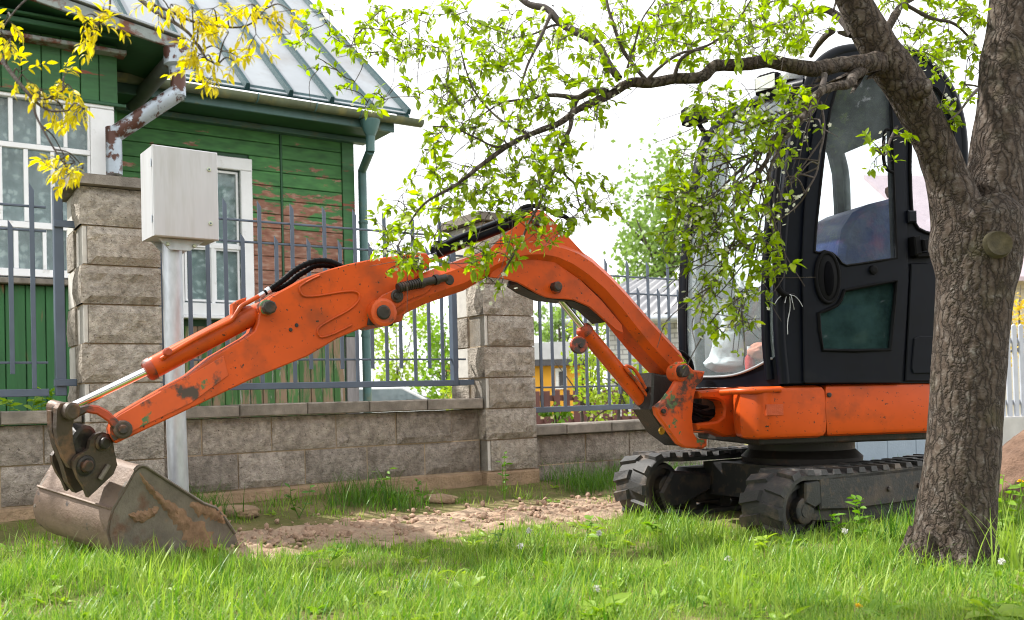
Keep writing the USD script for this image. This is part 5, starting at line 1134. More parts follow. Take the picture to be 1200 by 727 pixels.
for k_, (dx_, dy_) in enumerate(((-.24, -.10), (-.05, -.27), (.2, -.14), (-.2, .12), (.16, .16))):
    c_ = at_depth(1113, 660, TZ); b_ = np.array([c_[0], c_[1], 0.0]); a_ = b_+[dx_*.42, dy_*.42, gtz+.11]; m_ = b_+[dx_*.62, dy_*.62, gtz+.02]; e_ = b_+[dx_*.95, dy_*.95, gtz-.07]
    S_ = smooth_path([a_, m_, e_], 6); v, f = MB().tube(S_, np.linspace(.045, .025, len(S_)), 14).get()
    obj('root', (v+(.012*(meshkit.fbm(v*16, 3, 6)-.5))[:, None], f), MATS['bark'], tree, smooth=60)
# knots and burl
def lump(x, y, z, r, m, sq=(1, 1, 1), seed=0, name='knot', amp=.35):
    m_ = trimesh.creation.icosphere(3, 1); v = np.array(m_.vertices); v = v*(1+amp*(meshkit.fbm(v*2.2+seed, 3, seed)[:, None]-.5))*r*np.array(sq)
    return obj(name, MB().add(v+at_depth(x, y, z), m_.faces), MATS[m], tree, smooth=60)
lump(1170, 288, TZ-.08, .078, 'bark', (1, .8, 1.1), 3); 
kc = at_depth(1172, 285, TZ-.166); obj('cut_face', MB().disc_stack(kc, [-.05, -1, .12], [(-.02, .054), (0, .046), (-.006, .035), (-.010, .02), (-.008, .001)], 18), MATS['cut_wood'], tree, smooth=30)
lump(1078, 104, TZ-.17, .042, 'bark', (1, 1, 1), 5, 'burl', .2); lump(913, 75, TZ-.1, .012, 'cut_wood', (1, 1, 1), 8, 'bud_scar')
# boughs traced from the picture: (x, y, width, distance)
boughs = [
 [(1028, 76, 30, 3.42), (1010, 76, 22, 3.36), (985, 74, 18, 3.3), (960, 73, 17.5, 3.25), (930, 76, 16.5, 3.22), (900, 72, 15.5, 3.2), (868, 73, 14.5, 3.18), (840, 79, 13.5, 3.16), (815, 86, 13, 3.15), (790, 91, 12.5, 3.14), (760, 94, 12, 3.13), (738, 100, 11.5, 3.12), (715, 107, 10, 3.1), (697, 117, 9, 3.08), (678, 130, 8, 3.05), (655, 144, 7.5, 3.02), (632, 155, 7, 3.0), (600, 168, 6.2, 2.96), (566, 191, 5.2, 2.9), (533, 218, 4, 2.86), (500, 238, 3, 2.82), (480, 262, 2, 2.8), (466, 290, 1.6, 2.78)],
 [(712, 108, 8, 3.1), (696, 111, 8, 3.12), (680, 113, 7.5, 3.14), (660, 113, 5.5, 3.16), (640, 112, 4.5, 3.2), (620, 115, 3.6, 3.24), (590, 120, 2.6, 3.28), (560, 138, 2, 3.3)],
 [(677, 116, 6, 3.12), (672, 132, 6, 3.12), (666, 150, 5.5, 3.1), (660, 172, 5, 3.08), (653, 191, 4.6, 3.05), (645, 212, 4, 3.02), (632, 238, 3.6, 3.0), (620, 262, 3, 2.98), (610, 285, 2.4, 2.95), (598, 305, 2, 2.93), (580, 335, 1.6, 2.9)],
 [(653, 191, 3.4, 3.05), (663, 205, 3, 3.04), (674, 218, 2.6, 3.03), (678, 240, 2.2, 3.02), (690, 262, 1.6, 3.0)],
 [(726, 92, 9, 3.12), (716, 74, 9, 3.14), (705, 59, 8.5, 3.16), (690, 48, 9, 3.18), (672, 36, 9, 3.2), (655, 23, 8.6, 3.22), (640, 12, 8, 3.24), (619, 0, 7.4, 3.26), (590, -25, 6, 3.3)],
 [(672, 36, 4, 3.2), (650, 30, 3, 3.24), (625, 40, 2.4, 3.28), (600, 45, 2, 3.3)],
 [(645, 18, 5, 3.22), (636, 36, 4.4, 3.2), (626, 58, 4, 3.18), (617, 80, 3, 3.15), (610, 105, 2.2, 3.12)],
 [(757, 94, 5.5, 3.13), (742, 74, 5, 3.12), (728, 53, 4.5, 3.1), (718, 30, 4, 3.1), (711, 7, 3.6, 3.1), (708, -20, 3, 3.1)],
 [(790, 90, 5, 3.14), (797, 72, 4.4, 3.12), (812, 60, 3.6, 3.1), (835, 50, 3, 3.08), (860, 30, 2.4, 3.05), (880, 0, 2, 3.0)],
 [(760, 92, 4.5, 3.13), (778, 75, 4, 3.1), (800, 62, 3.4, 3.06), (825, 58, 2.6, 3.02)],
 [(735, 80, 3, 3.1), (744, 55, 2.4, 3.08), (752, 25, 2, 3.06), (768, 0, 1.6, 3.04)],
 [(598, 168, 3.6, 2.96), (580, 172, 3, 2.94), (556, 160, 2.4, 2.92), (530, 150, 2, 2.9), (508, 148, 1.6, 2.88)],
 [(622, 158, 3.4, 3.0), (600, 150, 3, 3.02), (575, 130, 2.6, 3.05), (553, 100, 2.2, 3.08), (540, 60, 1.8, 3.1)],
 # the branch that hangs across the windscreen
 [(1010, 84, 14, 3.36), (1000, 92, 12, 3.28), (988, 101, 11, 3.2), (974, 104, 10, 3.14), (962, 110, 9, 3.1), (948, 123, 8, 3.06), (936, 138, 7.4, 3.03), (922, 152, 6.5, 3.0), (907, 166, 6, 2.98), (898, 185, 5, 2.96), (889, 204, 4.4, 2.94), (880, 225, 3.8, 2.92), (872, 248, 3.2, 2.9), (862, 275, 2.6, 2.88), (850, 305, 2, 2.86), (836, 338, 1.6, 2.84)],
 [(966, 88, 8, 3.22), (962, 100, 7.5, 3.18), (957, 114, 7, 3.15), (949, 128, 6, 3.12), (938, 142, 5.4, 3.1), (921, 160, 5, 3.08), (902, 172, 4, 3.05), (880, 180, 3.2, 3.02), (858, 188, 2.4, 3.0), (832, 200, 2, 2.98), (806, 222, 1.6, 2.95)],
 [(930, 146, 4.5, 3.02), (915, 170, 4, 3.0), (902, 200, 3.4, 2.98), (897, 232, 3, 2.96), (890, 262, 2.4, 2.94), (883, 300, 2, 2.92), (872, 345, 1.6, 2.9), (866, 388, 1.3, 2.88)],
 [(948, 124, 4, 3.06), (925, 136, 3.4, 3.04), (900, 142, 2.8, 3.02), (872, 152, 2.2, 3.0), (845, 165, 1.7, 2.98)],
 [(962, 120, 3, 3.1), (966, 150, 2.6, 3.06), (962, 180, 2.2, 3.03), (955, 205, 2, 3.0), (942, 226, 1.8, 2.98), (925, 240, 1.5, 2.96)],
 [(912, 162, 3.6, 3.0), (893, 178, 3, 2.98), (870, 196, 2.6, 2.95), (850, 215, 2.2, 2.92), (830, 240, 1.8, 2.9), (812, 268, 1.5, 2.88)],
 [(889, 204, 3, 2.94), (900, 235, 2.5, 2.92), (905, 270, 2.1, 2.9), (912, 305, 1.7, 2.88), (906, 330, 1.4, 2.86)],
 [(1000, 40, 12, 3.45), (985, 20, 9, 3.5), (962, 12, 7, 3.55), (935, 18, 5, 3.6), (905, 28, 4, 3.64), (870, 35, 3, 3.66)],
 [(975, 36, 9, 3.4), (962, 50, 7, 3.5), (950, 66, 5, 3.6)],
 [(1030, 52, 12, 3.6), (1045, 20, 9, 3.7), (1060, 5, 7, 3.8), (1085, -10, 5, 3.9)],
 [(1060, 5, 5, 3.8), (1090, 22, 4, 3.85), (1120, 30, 3, 3.9), (1145, 55, 2, 3.95)],
 [(1145, 105, 4, 3.5), (1132, 120, 3, 3.46), (1122, 134, 2.2, 3.42), (1112, 141, 1.6, 3.4)],
 [(1050, 150, 3, 3.42), (1042, 165, 2.6, 3.36), (1036, 182, 2.2, 3.32), (1026, 176, 1.6, 3.3)],
]
pts_w, pts_r = [], []
for b in boughs:
    P = np.array([at_depth(x, y, z) for x, y, w, z in b]); R = np.array([w/2*z/FPX for x, y, w, z in b])
    P[1:-1] += rng.normal(size=(len(P)-2, 3))*np.minimum(R[1:-1, None]*.5, .008)
    S = smooth_path(P, 6); rr = np.interp(np.linspace(0, 1, len(S)), np.linspace(0, 1, len(R)), R)
    sd = 14 if R.max() > .02 else 8
    v, f = MB().tube(S, rr, sd).get()
    d = v-S[np.minimum(np.arange(len(v))//sd, len(S)-1)]; v = v+d*(.5*(meshkit.fbm(v*30, 3, 4)-.5))[:, None]
    obj('branch', (v, f), MATS['bark' if R.max() > .02 else 'twig_bark'], tree, smooth=60)
    pts_w.append(S); pts_r.append(rr)
for L_ in (lim1, lim2): pts_w.append(smooth_path(np.array([at_depth(x, y, z) for x, y, w, z in L_ if y < -30]), 4)); pts_r.append(np.full(len(pts_w[-1]), .02))
nodes = np.vstack(pts_w); nrad = np.concatenate(pts_r)
# twigs grow from the boughs to leaf clusters spread through the places that are leafy
zones = [  # polygon in the picture, clusters, distance
 ([(370, 0), (620, 0), (700, 40), (560, 60), (440, 80), (380, 60)], 46, (2.9, 3.4)),
 ([(350, 20), (470, 30), (540, 100), (470, 140), (400, 125), (345, 70)], 22, (2.8, 3.2)),
 ([(500, 60), (690, 20), (760, 90), (690, 150), (640, 230), (560, 250), (490, 250), (500, 130)], 165, (2.8, 3.3)),
 ([(440, 225), (640, 190), (700, 215), (690, 260), (600, 310), (470, 320)], 62, (2.75, 3.1)),
 ([(640, 120), (720, 200), (725, 250), (660, 240)], 14, (2.9, 3.2)),
 ([(700, 0), (980, 0), (960, 65), (820, 75), (720, 60)], 115, (2.9, 3.7)),
 ([(800, 110), (960, 100), (930, 170), (880, 260), (800, 300), (780, 230)], 90, (2.8, 3.15)),
 ([(775, 215), (900, 220), (918, 330), (880, 360), (830, 340), (770, 300)], 66, (2.75, 3.0)),
 ([(800, 350), (905, 330), (890, 395), (830, 400)], 14, (2.75, 2.95)),
 ([(1030, 0), (1155, 0), (1140, 115), (1095, 90), (1060, 60)], 60, (3.5, 4.2)),
 ([(1020, 160), (1070, 150), (1050, 200), (1015, 200)], 5, (3.25, 3.4)),
 ([(1090, 115), (1140, 110), (1120, 150)], 5, (3.4, 3.5)),
 ([(1185, 200), (1215, 190), (1215, 300), (1190, 290)], 9, (3.7, 4.0)),
 ([(440, 250), (500, 250), (480, 330), (425, 345)], 12, (2.72, 2.85)),
 ([(545, 300), (610, 290), (590, 350), (550, 355)], 6, (2.85, 2.95)),
 ([(740, -10), (1150, -10), (1150, -140), (600, -140)], 70, (3.0, 4.2)),
 ([(760, -140), (1260, -140), (1260, -420), (860, -420)], 60, (3.0, 4.2)),
]
cl = []
for poly, n, (za, zb) in zones:
    P = Polygon(poly); x0, y0, x1, y1 = P.bounds; c = 0
    while c < int(n*1.4):
        x, y = rng.uniform(x0, x1), rng.uniform(y0, y1)
        if P.contains(Point(x, y)): cl.append(at_depth(x, y, rng.uniform(za, zb))); c += 1
cl = np.array(cl)
from scipy.spatial import cKDTree
order = np.argsort(cKDTree(nodes).query(cl)[0]); tw = MB(); leaf_sites = []
extra = [nodes[::2]]; allp = nodes[::2]
for oi in order:
    c = cl[oi]; d, i0 = cKDTree(allp).query(c, 3); a = allp[i0[rng.integers(0, 3)]]
    L = np.linalg.norm(c-a)
    if L < .01: continue
    mid = a+(c-a)*.5+rng.normal(size=3)*L*.13+np.array([0, 0, .10*L]); q = smooth_path([a, a*.75+mid*.25+rng.normal(size=3)*L*.04, mid, c*.7+mid*.3+rng.normal(size=3)*L*.05, c], 4)
    r0 = .0013+.007*min(L, .5)
    tw.tube(q, np.linspace(r0, .0011, len(q)), 5, cap=False)
    allp = np.vstack([allp, q[4::2]])
    # small spurs with their leaves
    ns = max(2, int(L/.055))
    for s in range(ns):
        f = rng.uniform(.35, 1.0) if s else 1.0
        k = min(int(f*(len(q)-1)), len(q)-1); b = q[k]; dr = rng.normal(size=3)*.6+np.array([0, 0, -.1])+(c-a)/L*.7; dr /= np.linalg.norm(dr); ln = rng.uniform(.015, .06)
        if s: tw.tube([b, b+dr*ln*.5+rng.normal(size=3)*.004, b+dr*ln], [.0014, .0012, .0009], 4, cap=False)
        leaf_sites.append((b+dr*ln if s else b, dr, rng.integers(4, 8)))
# bare twigs
for _ in range(260):
    a = allp[rng.integers(0, len(allp))]; dr = rng.normal(size=3)+np.array([-.4, 0, -.5]); dr /= np.linalg.norm(dr); L = rng.uniform(.06, .2)
    q = smooth_path([a, a+dr*L*.5+rng.normal(size=3)*.012, a+dr*L+rng.normal(size=3)*.02+[0, 0, -.02]], 4); tw.tube(q, np.linspace(.0017, .0008, len(q)), 4, cap=False)
hang = np.vstack([pts_w[i_] for i_ in range(13, 19)])
for _ in range(70):
    a = hang[rng.integers(len(hang)//5, len(hang))]; dr = np.array([-.55, -.1, -.6])+rng.normal(size=3)*.45; dr /= np.linalg.norm(dr); L = rng.uniform(.1, .38)
    q = smooth_path([a, a+dr*L*.35+rng.normal(size=3)*.015+[0, 0, .02], a+dr*L*.7+rng.normal(size=3)*.02, a+dr*L+rng.normal(size=3)*.02-[0, 0, .03]], 4); tw.tube(q, np.linspace(.0032, .0011, len(q)), 5, cap=False)
    for k_ in range(2):
        b = q[rng.integers(5, len(q))]; leaf_sites.append((b, dr+rng.normal(size=3)*.5, int(rng.integers(1, 4))))
obj('twigs', tw, MATS['twig_bark'], tree, smooth=60, kind='stuff')
def leaf_mesh(base, dr, L, W, rg, droop=.25):
    dr = dr/np.linalg.norm(dr); s = np.cross(dr, [0, 0, 1.]); 
    if np.linalg.norm(s) < .1: s = np.array([1., 0, 0])
    s /= np.linalg.norm(s); u = np.cross(s, dr); a = rg.uniform(-.9, .9); s, u = s*math.cos(a)+u*math.sin(a), u*math.cos(a)-s*math.sin(a)
    xs = np.array([0, .18, .48, .78, 1.0]); ws = np.array([.06, .6, 1.0, .62, .0])*W/2
    V = []; fold = .28
    for x, w in zip(xs, ws):
        c = base+dr*x*L-u*droop*L*x*x
        V += [c-s*w+u*w*fold, c, c+s*w+u*w*fold]
    F = []
    for i in range(4): a_ = i*3; F += [[a_, a_+1, a_+4], [a_, a_+4, a_+3], [a_+1, a_+2, a_+5], [a_+1, a_+5, a_+4]]
    return np.array(V), np.array(F)
def leaf_parts(parent, leaves, m, total=300):
    """the leaves that show largest are parts, the rest one mass"""
    size = [L/np.linalg.norm(v.mean(0)-EYE) if 0 < project(v.mean(0))[0] < PW and 0 < project(v.mean(0))[1] < PH else 0 for v, f, L in leaves]
    o = np.argsort(size)[::-1]; big = set(o[:total].tolist()); mb = MB()
    for i, (v, f, L) in enumerate(leaves):
        if i in big: obj('leaf', (v, f), MATS[m], parent, smooth=True)
        else: mb.add(v, f)
    obj('leaves', mb, MATS[m], parent, smooth=True, kind='stuff')
leaves = []; flw = MB()
for b, dr, n in leaf_sites:
    for _ in range(n):
        d = dr*.5+rng.normal(size=3)*.75; L = .013+.029*rng.random()**1.3
        leaves.append((*leaf_mesh(b+rng.normal(size=3)*.004, d, L, L*rng.uniform(.42, .56), rng), L))
    if rng.random() < .2:
        for _ in range(rng.integers(2, 6)):
            c = b+rng.normal(size=3)*.022; nrm = rng.normal(size=3); nrm /= np.linalg.norm(nrm); a = np.cross(nrm, [.3, .5, .8]); a /= np.linalg.norm(a); e = np.cross(nrm, a)
            for k in range(5):
                an = k*2*math.pi/5; p = a*math.cos(an)+e*math.sin(an); q = -a*math.sin(an)+e*math.cos(an); r = .0065
                flw.add([c, c+p*r*.7+q*r*.45+nrm*.002, c+p*r*1.15+nrm*.001, c+p*r*.7-q*r*.45+nrm*.002], [[0, 1, 2, 3]])
leaf_parts(tree, leaves, 'fruit_leaf')
obj('blossoms', flw, MATS['blossom'], tree, kind='stuff')

# ------------------------------------------------------------------ yellow-leaved twigs at the upper left
wal = thing('walnut_branch', 'thin dark branch with bright yellow young leaves hanging in at the upper left', 'branch')
wb = [[(-30, 30, 8, 2.6), (0, 68, 6.5, 2.55), (18, 92, 6, 2.52), (35, 112, 5.5, 2.5), (45, 122, 4.5, 2.5), (60, 130, 4, 2.48), (80, 130, 2.6, 2.46)],
      [(37, 113, 4, 2.5), (42, 135, 3.6, 2.48), (55, 160, 3, 2.46), (68, 182, 2.6, 2.45), (78, 196, 2, 2.44)], [(42, 116, 3, 2.5), (56, 116, 2.6, 2.5), (74, 106, 2, 2.5)],
      [(120, -40, 8, 2.7), (165, 0, 6.5, 2.66), (185, 16, 6, 2.64), (205, 27, 5.5, 2.62), (222, 40, 4.5, 2.6), (232, 55, 3.4, 2.58), (243, 70, 2.6, 2.56), (255, 76, 2, 2.55)],
      [(175, 4, 4.5, 2.66), (200, 14, 4.4, 2.65), (228, 26, 4, 2.64), (255, 31, 3.6, 2.63), (280, 32, 3, 2.62), (297, 26, 2.4, 2.6), (312, 10, 2, 2.6)],
      [(128, -30, 4, 2.6), (129, 4, 3, 2.58), (126, 16, 2.2, 2.57), (118, 26, 1.6, 2.56)], [(60, -40, 4, 2.6), (40, -10, 3, 2.58), (20, 10, 2.4, 2.55), (5, 30, 2, 2.54)]]
tips = [(85, 105, 5), (75, 90, 4), (95, 125, 4), (68, 118, 3), (80, 140, 3), (88, 190, 5), (80, 205, 4), (98, 196, 3), (75, 182, 2), (98, 20, 5), (115, 30, 4), (108, 45, 3), (130, 22, 2), (8, 22, 3), (2, 38, 4), (12, 45, 2), (225, 50, 4), (240, 68, 5), (228, 80, 4), (262, 60, 4), (275, 72, 3), (252, 85, 3), (236, 22, 5), (225, 8, 4), (250, 10, 4), (265, 18, 4), (200, 5, 4), (292, 20, 4), (300, 40, 3), (318, 5, 4), (340, 12, 3), (295, 5, 4), (185, -5, 3), (30, 92, 3), (48, 105, 4), (22, 85, 3), (340, 40, 2), (268, 38, 2)]
tw = MB(); wp = []
for b in wb:
    P = np.array([at_depth(x, y, z) for x, y, w, z in b]); R = np.array([w/2*z/FPX for x, y, w, z in b])*.8; S = smooth_path(P, 6)
    obj('branch', MB().tube(S, np.interp(np.linspace(0, 1, len(S)), np.linspace(0, 1, len(R)), R), 8), MATS['twig_bark'], wal, smooth=60); wp.append(S)
wp = np.vstack(wp); wl = []; ktw = cKDTree(wp)
for x, y, n in tips:
    c = at_depth(x, y, 2.52+rng.uniform(-.06, .1)); a = wp[ktw.query(c)[1]]; q = smooth_path([a, (a+c)/2+[0, 0, .015], c], 4); tw.tube(q, np.linspace(.0028, .0013, len(q)), 5)
    for k in range(n):       # one compound leaf: a stalk and paired leaflets
        dr = rng.normal(size=3)*.8+[0, 0, -.55]; dr /= np.linalg.norm(dr); L = rng.uniform(.045, .08); e = c+dr*L
        tw.tube([c, (c+e)/2+[0, 0, .004], e], [.0011, .0009, .0007], 4, cap=False); sd = np.cross(dr, rng.normal(size=3)); sd /= np.linalg.norm(sd)
        for f, sg in ((.35, 1), (.35, -1), (.62, 1), (.62, -1), (.85, 1), (.85, -1), (1.0, 0)):
            ll = rng.uniform(.018, .034); d = dr*.8+sd*sg*.8+rng.normal(size=3)*.15
            wl.append((*leaf_mesh(c+dr*L*f, d, ll, ll*.40, rng, .4), ll))
obj('twigs', tw, MATS['twig_bark'], wal, smooth=60, kind='stuff')
leaf_parts(wal, wl, 'walnut_leaf', 200)
# ------------------------------------------------------------------ grass, weeds, flowers
leafy('grass_blade', (0.075, 0.20, 0.02), (0.33, 0.45, 0.075), trans=.45, rough=.4)
leafy('lush_grass', (0.05, 0.14, 0.018), (0.13, 0.26, 0.03), trans=.4, rough=.4)
leafy('dry_grass', (0.28, 0.24, 0.11), (0.42, 0.36, 0.18), trans=.3)
leafy('weed_leaf', (0.07, 0.18, 0.02), (0.16, 0.30, 0.03), trans=.4)
leafy('bright_weed', (0.16, 0.30, 0.03), (0.30, 0.42, 0.05), trans=.45)
def blade(mb, base, h, w, lean, az, curl, seg=4):
    d = np.array([math.cos(az), math.sin(az), 0]); s = np.array([-d[1], d[0], 0]); V = []
    for k in range(seg+1):
        f = k/seg; c = base+np.array([0, 0, h*(f-.25*curl*f*f)])+d*h*(lean*f+curl*f*f)
        ww = w/2*(1-f**1.6) if k < seg else 0
        V += [c-s*ww, c+s*ww]
    F = [[2*k, 2*k+1, 2*k+3, 2*k+2] for k in range(seg)]
    mb.add(np.array(V), np.array(F))
def tuft(seed, n, h, spread, w, curl, seg=4):
    g = np.random.default_rng(seed); mb = MB()
    for _ in range(n):
        az = g.uniform(0, 6.28); blade(mb, np.array([g.normal()*spread, g.normal()*spread, -.01]), h*g.uniform(.4, 1.15), w*g.uniform(.6, 1.2), g.uniform(.0, .35), az, g.uniform(.0, curl), seg)
    return mb.get()
def scatter(name, label, cat, protos, m, places, parent='/World'):
    """tufts as instances of a few prototypes"""
    p = free(parent, name); pi = UsdGeom.PointInstancer.Define(stage, p); rel = []
    for k, pr in enumerate(protos):
        q = usdkit.mesh(stage, f'{p}/blades_{k:03d}', pr, MATS[m] if isinstance(m, str) else MATS[m[k % len(m)]], smooth=False); rel.append(q.GetPath())
    pi.CreatePrototypesRel().SetTargets(rel)
    P, S, A = places
    pi.CreatePositionsAttr(Vt.Vec3fArray.FromNumpy(P.astype(np.float32))); pi.CreateScalesAttr(Vt.Vec3fArray.FromNumpy(S.astype(np.float32)))
    pi.CreateOrientationsAttr(Vt.QuathArray([Gf.Quath(math.cos(a/2), 0, 0, math.sin(a/2)) for a in A]))
    pi.CreateProtoIndicesAttr(Vt.IntArray.FromNumpy(rng.integers(0, len(protos), len(P)).astype(np.int32)))
    return data(pi.GetPrim(), label, cat, None, 'stuff')
def spots(n, fn):
    """n places on the ground inside the view, kept where fn says"""
    out = []
    while len(out) < n:
        Y = 1.9+rng.random(4000)**1.25*6.2; X = (rng.uniform(-120, 1320, 4000)-CX)/FPX*Y
        k = fn(X, Y); out += list(zip(X[k], Y[k]))
    a = np.array(out[:n]); return a[:, 0], a[:, 1]
wn = lambda X, Y: (X-WALL.O[0])*WALL.en[0]+(Y-WALL.O[1])*WALL.en[1]
wt = lambda X, Y: (X-WALL.O[0])*WALL.ex[0]+(Y-WALL.O[1])*WALL.ex[1]
def under_tracks(X, Y):
    t = (X-UF.O[0])*UF.ex[0]+(Y-UF.O[1])*UF.ex[1]; n = (X-UF.O[0])*UF.en[0]+(Y-UF.O[1])*UF.en[1]
    return (t > TL0+.1) & (t < TL1) & (np.abs(n) < GA_/2+TW/2+.02)
def lawn(X, Y):
    n = wn(X, Y); keep = (n > .02) & ~under_tracks(X, Y) & ((n > .45) | (rng.random(len(X)) < .25))
    soil = soil_mask(X, Y); patch = meshkit.fbm(np.stack([X, Y, 0*X], -1)*1.6, 3, 31)
    return keep & (~soil | (rng.random(len(X)) < .025)) & (patch > .22+rng.random(len(X))*.14)
gX, gY = spots(10000, lawn); gz = ground_z(gX, gY)
hv = .25+1.55*meshkit.fbm(np.stack([gX, gY, 0*gX], -1)*2.6, 3, 41)**1.3
sc = (hv*rng.uniform(.7, 1.2, len(gX)))[:, None]*np.ones(3)
protos = [tuft(100+k, 22, .062, .035, .0040, .6) for k in range(5)]+[tuft(110+k, 7, .115, .022, .005, .9, 5) for k in range(3)]
scatter('grass', 'bright green unmown grass covering the foreground', 'grass', protos, 'grass_blade', (np.stack([gX, gY, gz], 1), sc, rng.uniform(0, 6.28, len(gX))))
# longer, darker grass along the wall's foot
def foot(X, Y):
    n = wn(X, Y); t = wt(X, Y); w = meshkit.fbm(np.stack([t*1.3, 0*t, 0*t], -1), 2, 51)
    return (n > -.02) & (n < .42) & (t > .2) & (t < 4.8) & (w > .36-.1*rng.random(len(X)))
fX, fY = spots(480, foot); 
scatter('wall_grass', 'darker long grass growing along the foot of the block wall', 'grass', [tuft(130+k, 10, .15, .04, .0042, .8, 5) for k in range(4)], 'lush_grass', (np.stack([fX, fY, ground_z(fX, fY)], 1), rng.uniform(.6, 1.35, len(fX))[:, None]*np.ones(3), rng.uniform(0, 6.28, len(fX))))
# dry stalks
dX, dY = spots(600, lawn)
scatter('dry_stalks', 'pale dry stalks lying among the green grass', 'dry grass', [tuft(150+k, 4, .07, .05, .003, 1.4, 4) for k in range(3)], 'dry_grass', (np.stack([dX, dY, ground_z(dX, dY)], 1), rng.uniform(.6, 1.2, len(dX))[:, None]*np.ones(3), rng.uniform(0, 6.28, len(dX))))
# tall clumps one can tell apart in front
def clump_thing(x, y, Y, h, n, label, m='grass_blade', w=.008, curl=.6, name='grass_clump', cat='grass clump', group=None):
    c = at_depth(x, y, Y); c[2] = float(ground_z(c[0], c[1])); mb = MB(); g = np.random.default_rng(int(x*7+y))
    for _ in range(n): blade(mb, c+[g.normal()*.035, g.normal()*.035, -.01], h*g.uniform(.5, 1.1), w*g.uniform(.7, 1.2), g.uniform(0, .4), g.uniform(0, 6.28), g.uniform(.1, curl), 6)
    return data(obj(name, mb, MATS[m]), label, cat, group)
clump_thing(640, 700, 2.75, .19, 26, 'tall drooping grass clump at the bottom edge below the second pillar')
clump_thing(480, 660, 3.1, .15, 24, 'dense upright grass clump in the lawn below the arm cylinder pivot', 'lush_grass', .006)
clump_thing(255, 640, 3.5, .2, 16, 'tall thin grass blades at the right end of the bucket')
clump_thing(160, 690, 3.1, .17, 18, 'grass clump in front of the bucket shell')
clump_thing(865, 690, 2.8, .18, 22, 'grass clump near the bottom edge in front of the near track')
clump_thing(1185, 640, 3.3, .3, 40, 'tall lush grass at the right of the trunk', 'grass_blade', .008, .4)
clump_thing(1050, 610, 3.9, .22, 30, 'tall grass between the near track and the trunk', 'lush_grass', .006, .4)
clump_thing(1010, 690, 2.9, .14, 20, 'grass clump left of the trunk near the bottom edge')
clump_thing(330, 690, 2.9, .14, 22, 'grass clump below the bare soil at the left')
# broad leaved weeds
def weed(x, y, Y, h, n, L, label, m='weed_leaf', name='weed', cat='weed', flat=False, group=None, z=None):
    c = at_depth(x, y, Y); c[2] = float(ground_z(c[0], c[1])) if z is None else z; g = np.random.default_rng(int(x*3+y*5)); th = thing(name, label, cat, group); st = MB(); lv = MB()
    ns = 1 if flat else max(1, n//9)
    for s in range(ns):
        tip = c+np.array([g.normal()*.04, g.normal()*.04, h*g.uniform(.7, 1.1)]) if not flat else c+[0, 0, .02]
        q = smooth_path([c+[g.normal()*.01, g.normal()*.01, -.01], (c+tip)/2+g.normal(size=3)*.01, tip], 4); st.tube(q, np.linspace(.003, .0015, len(q)), 5)
        for k in range(n//ns):
            b = c+[0, 0, .01] if flat else q[min(len(q)-1, 2+int(g.random()*(len(q)-2)))]; az = g.uniform(0, 6.28); d = np.array([math.cos(az), math.sin(az), g.uniform(.1, .9)])
            v, f = leaf_mesh(b, d, L*g.uniform(.6, 1.1), L*g.uniform(.3, .45), g, .3); lv.add(v, f)
    obj('stem', st, MATS[m], th, smooth=60); obj('leaves', lv, MATS[m], th, smooth=True); return th
weed(385, 628, 3.75, .10, 9, .05, 'small weed at the lower edge of the bare soil left of the middle'); weed(572, 620, 3.9, .12, 14, .05, 'upright weed in the bare soil under the bend of the boom')
weed(683, 605, 4.1, .12, 12, .06, 'young bright green plant standing in front of the far track', 'bright_weed')
weed(700, 700, 2.8, .05, 12, .11, 'flat leafy weed in the foreground right of the middle', 'bright_weed', flat=True); weed(470, 705, 2.75, .05, 10, .1, 'flat leafy rosette low in the foreground left of the middle', 'bright_weed', flat=True)
weed(212, 720, 2.6, .10, 5, .14, 'broad upright leaf at the bottom edge below the bucket', 'weed_leaf', flat=True); weed(1165, 715, 2.65, .08, 8, .12, 'broad leaved weed in the bottom right corner', 'bright_weed', flat=True)
weed(545, 710, 2.7, .04, 9, .08, 'low broad leaved weed at the bottom edge under the second pillar', 'bright_weed', flat=True)
weed(1015, 625, 3.95, .22, 26, .055, 'leafy sucker shoot standing in front of the near track beside the trunk', 'weed_leaf', 'sucker_shoot', 'shoot'); weed(1178, 600, 3.75, .34, 40, .06, 'leafy green shrub shoot right of the trunk before the dark soil heap', 'bright_weed', 'sucker_shoot', 'shoot')
weed(985, 622, 4.0, .13, 16, .05, 'second lower shoot left of the leafy sucker by the near track', 'weed_leaf', 'sucker_shoot', 'shoot')
weed(350, 560, 4.75, .22, 18, .05, 'feathery weed against the block wall below the hose bend', 'weed_leaf'); weed(590, 560, 5.4, .26, 22, .05, 'weed at the foot of the second pillar', 'weed_leaf'); weed(455, 565, 5.1, .22, 18, .045, 'weed against the middle of the block wall', 'weed_leaf')
weed(770, 610, 4.2, .07, 16, .06, 'dandelion leaves in front of the far track', 'bright_weed'); weed(900, 640, 3.7, .07, 16, .06, 'dandelion leaves in front of the near track', 'bright_weed')
weed(500, 560, 5.25, .16, 14, .045, 'small weed by the wall left of the second pillar', 'weed_leaf')
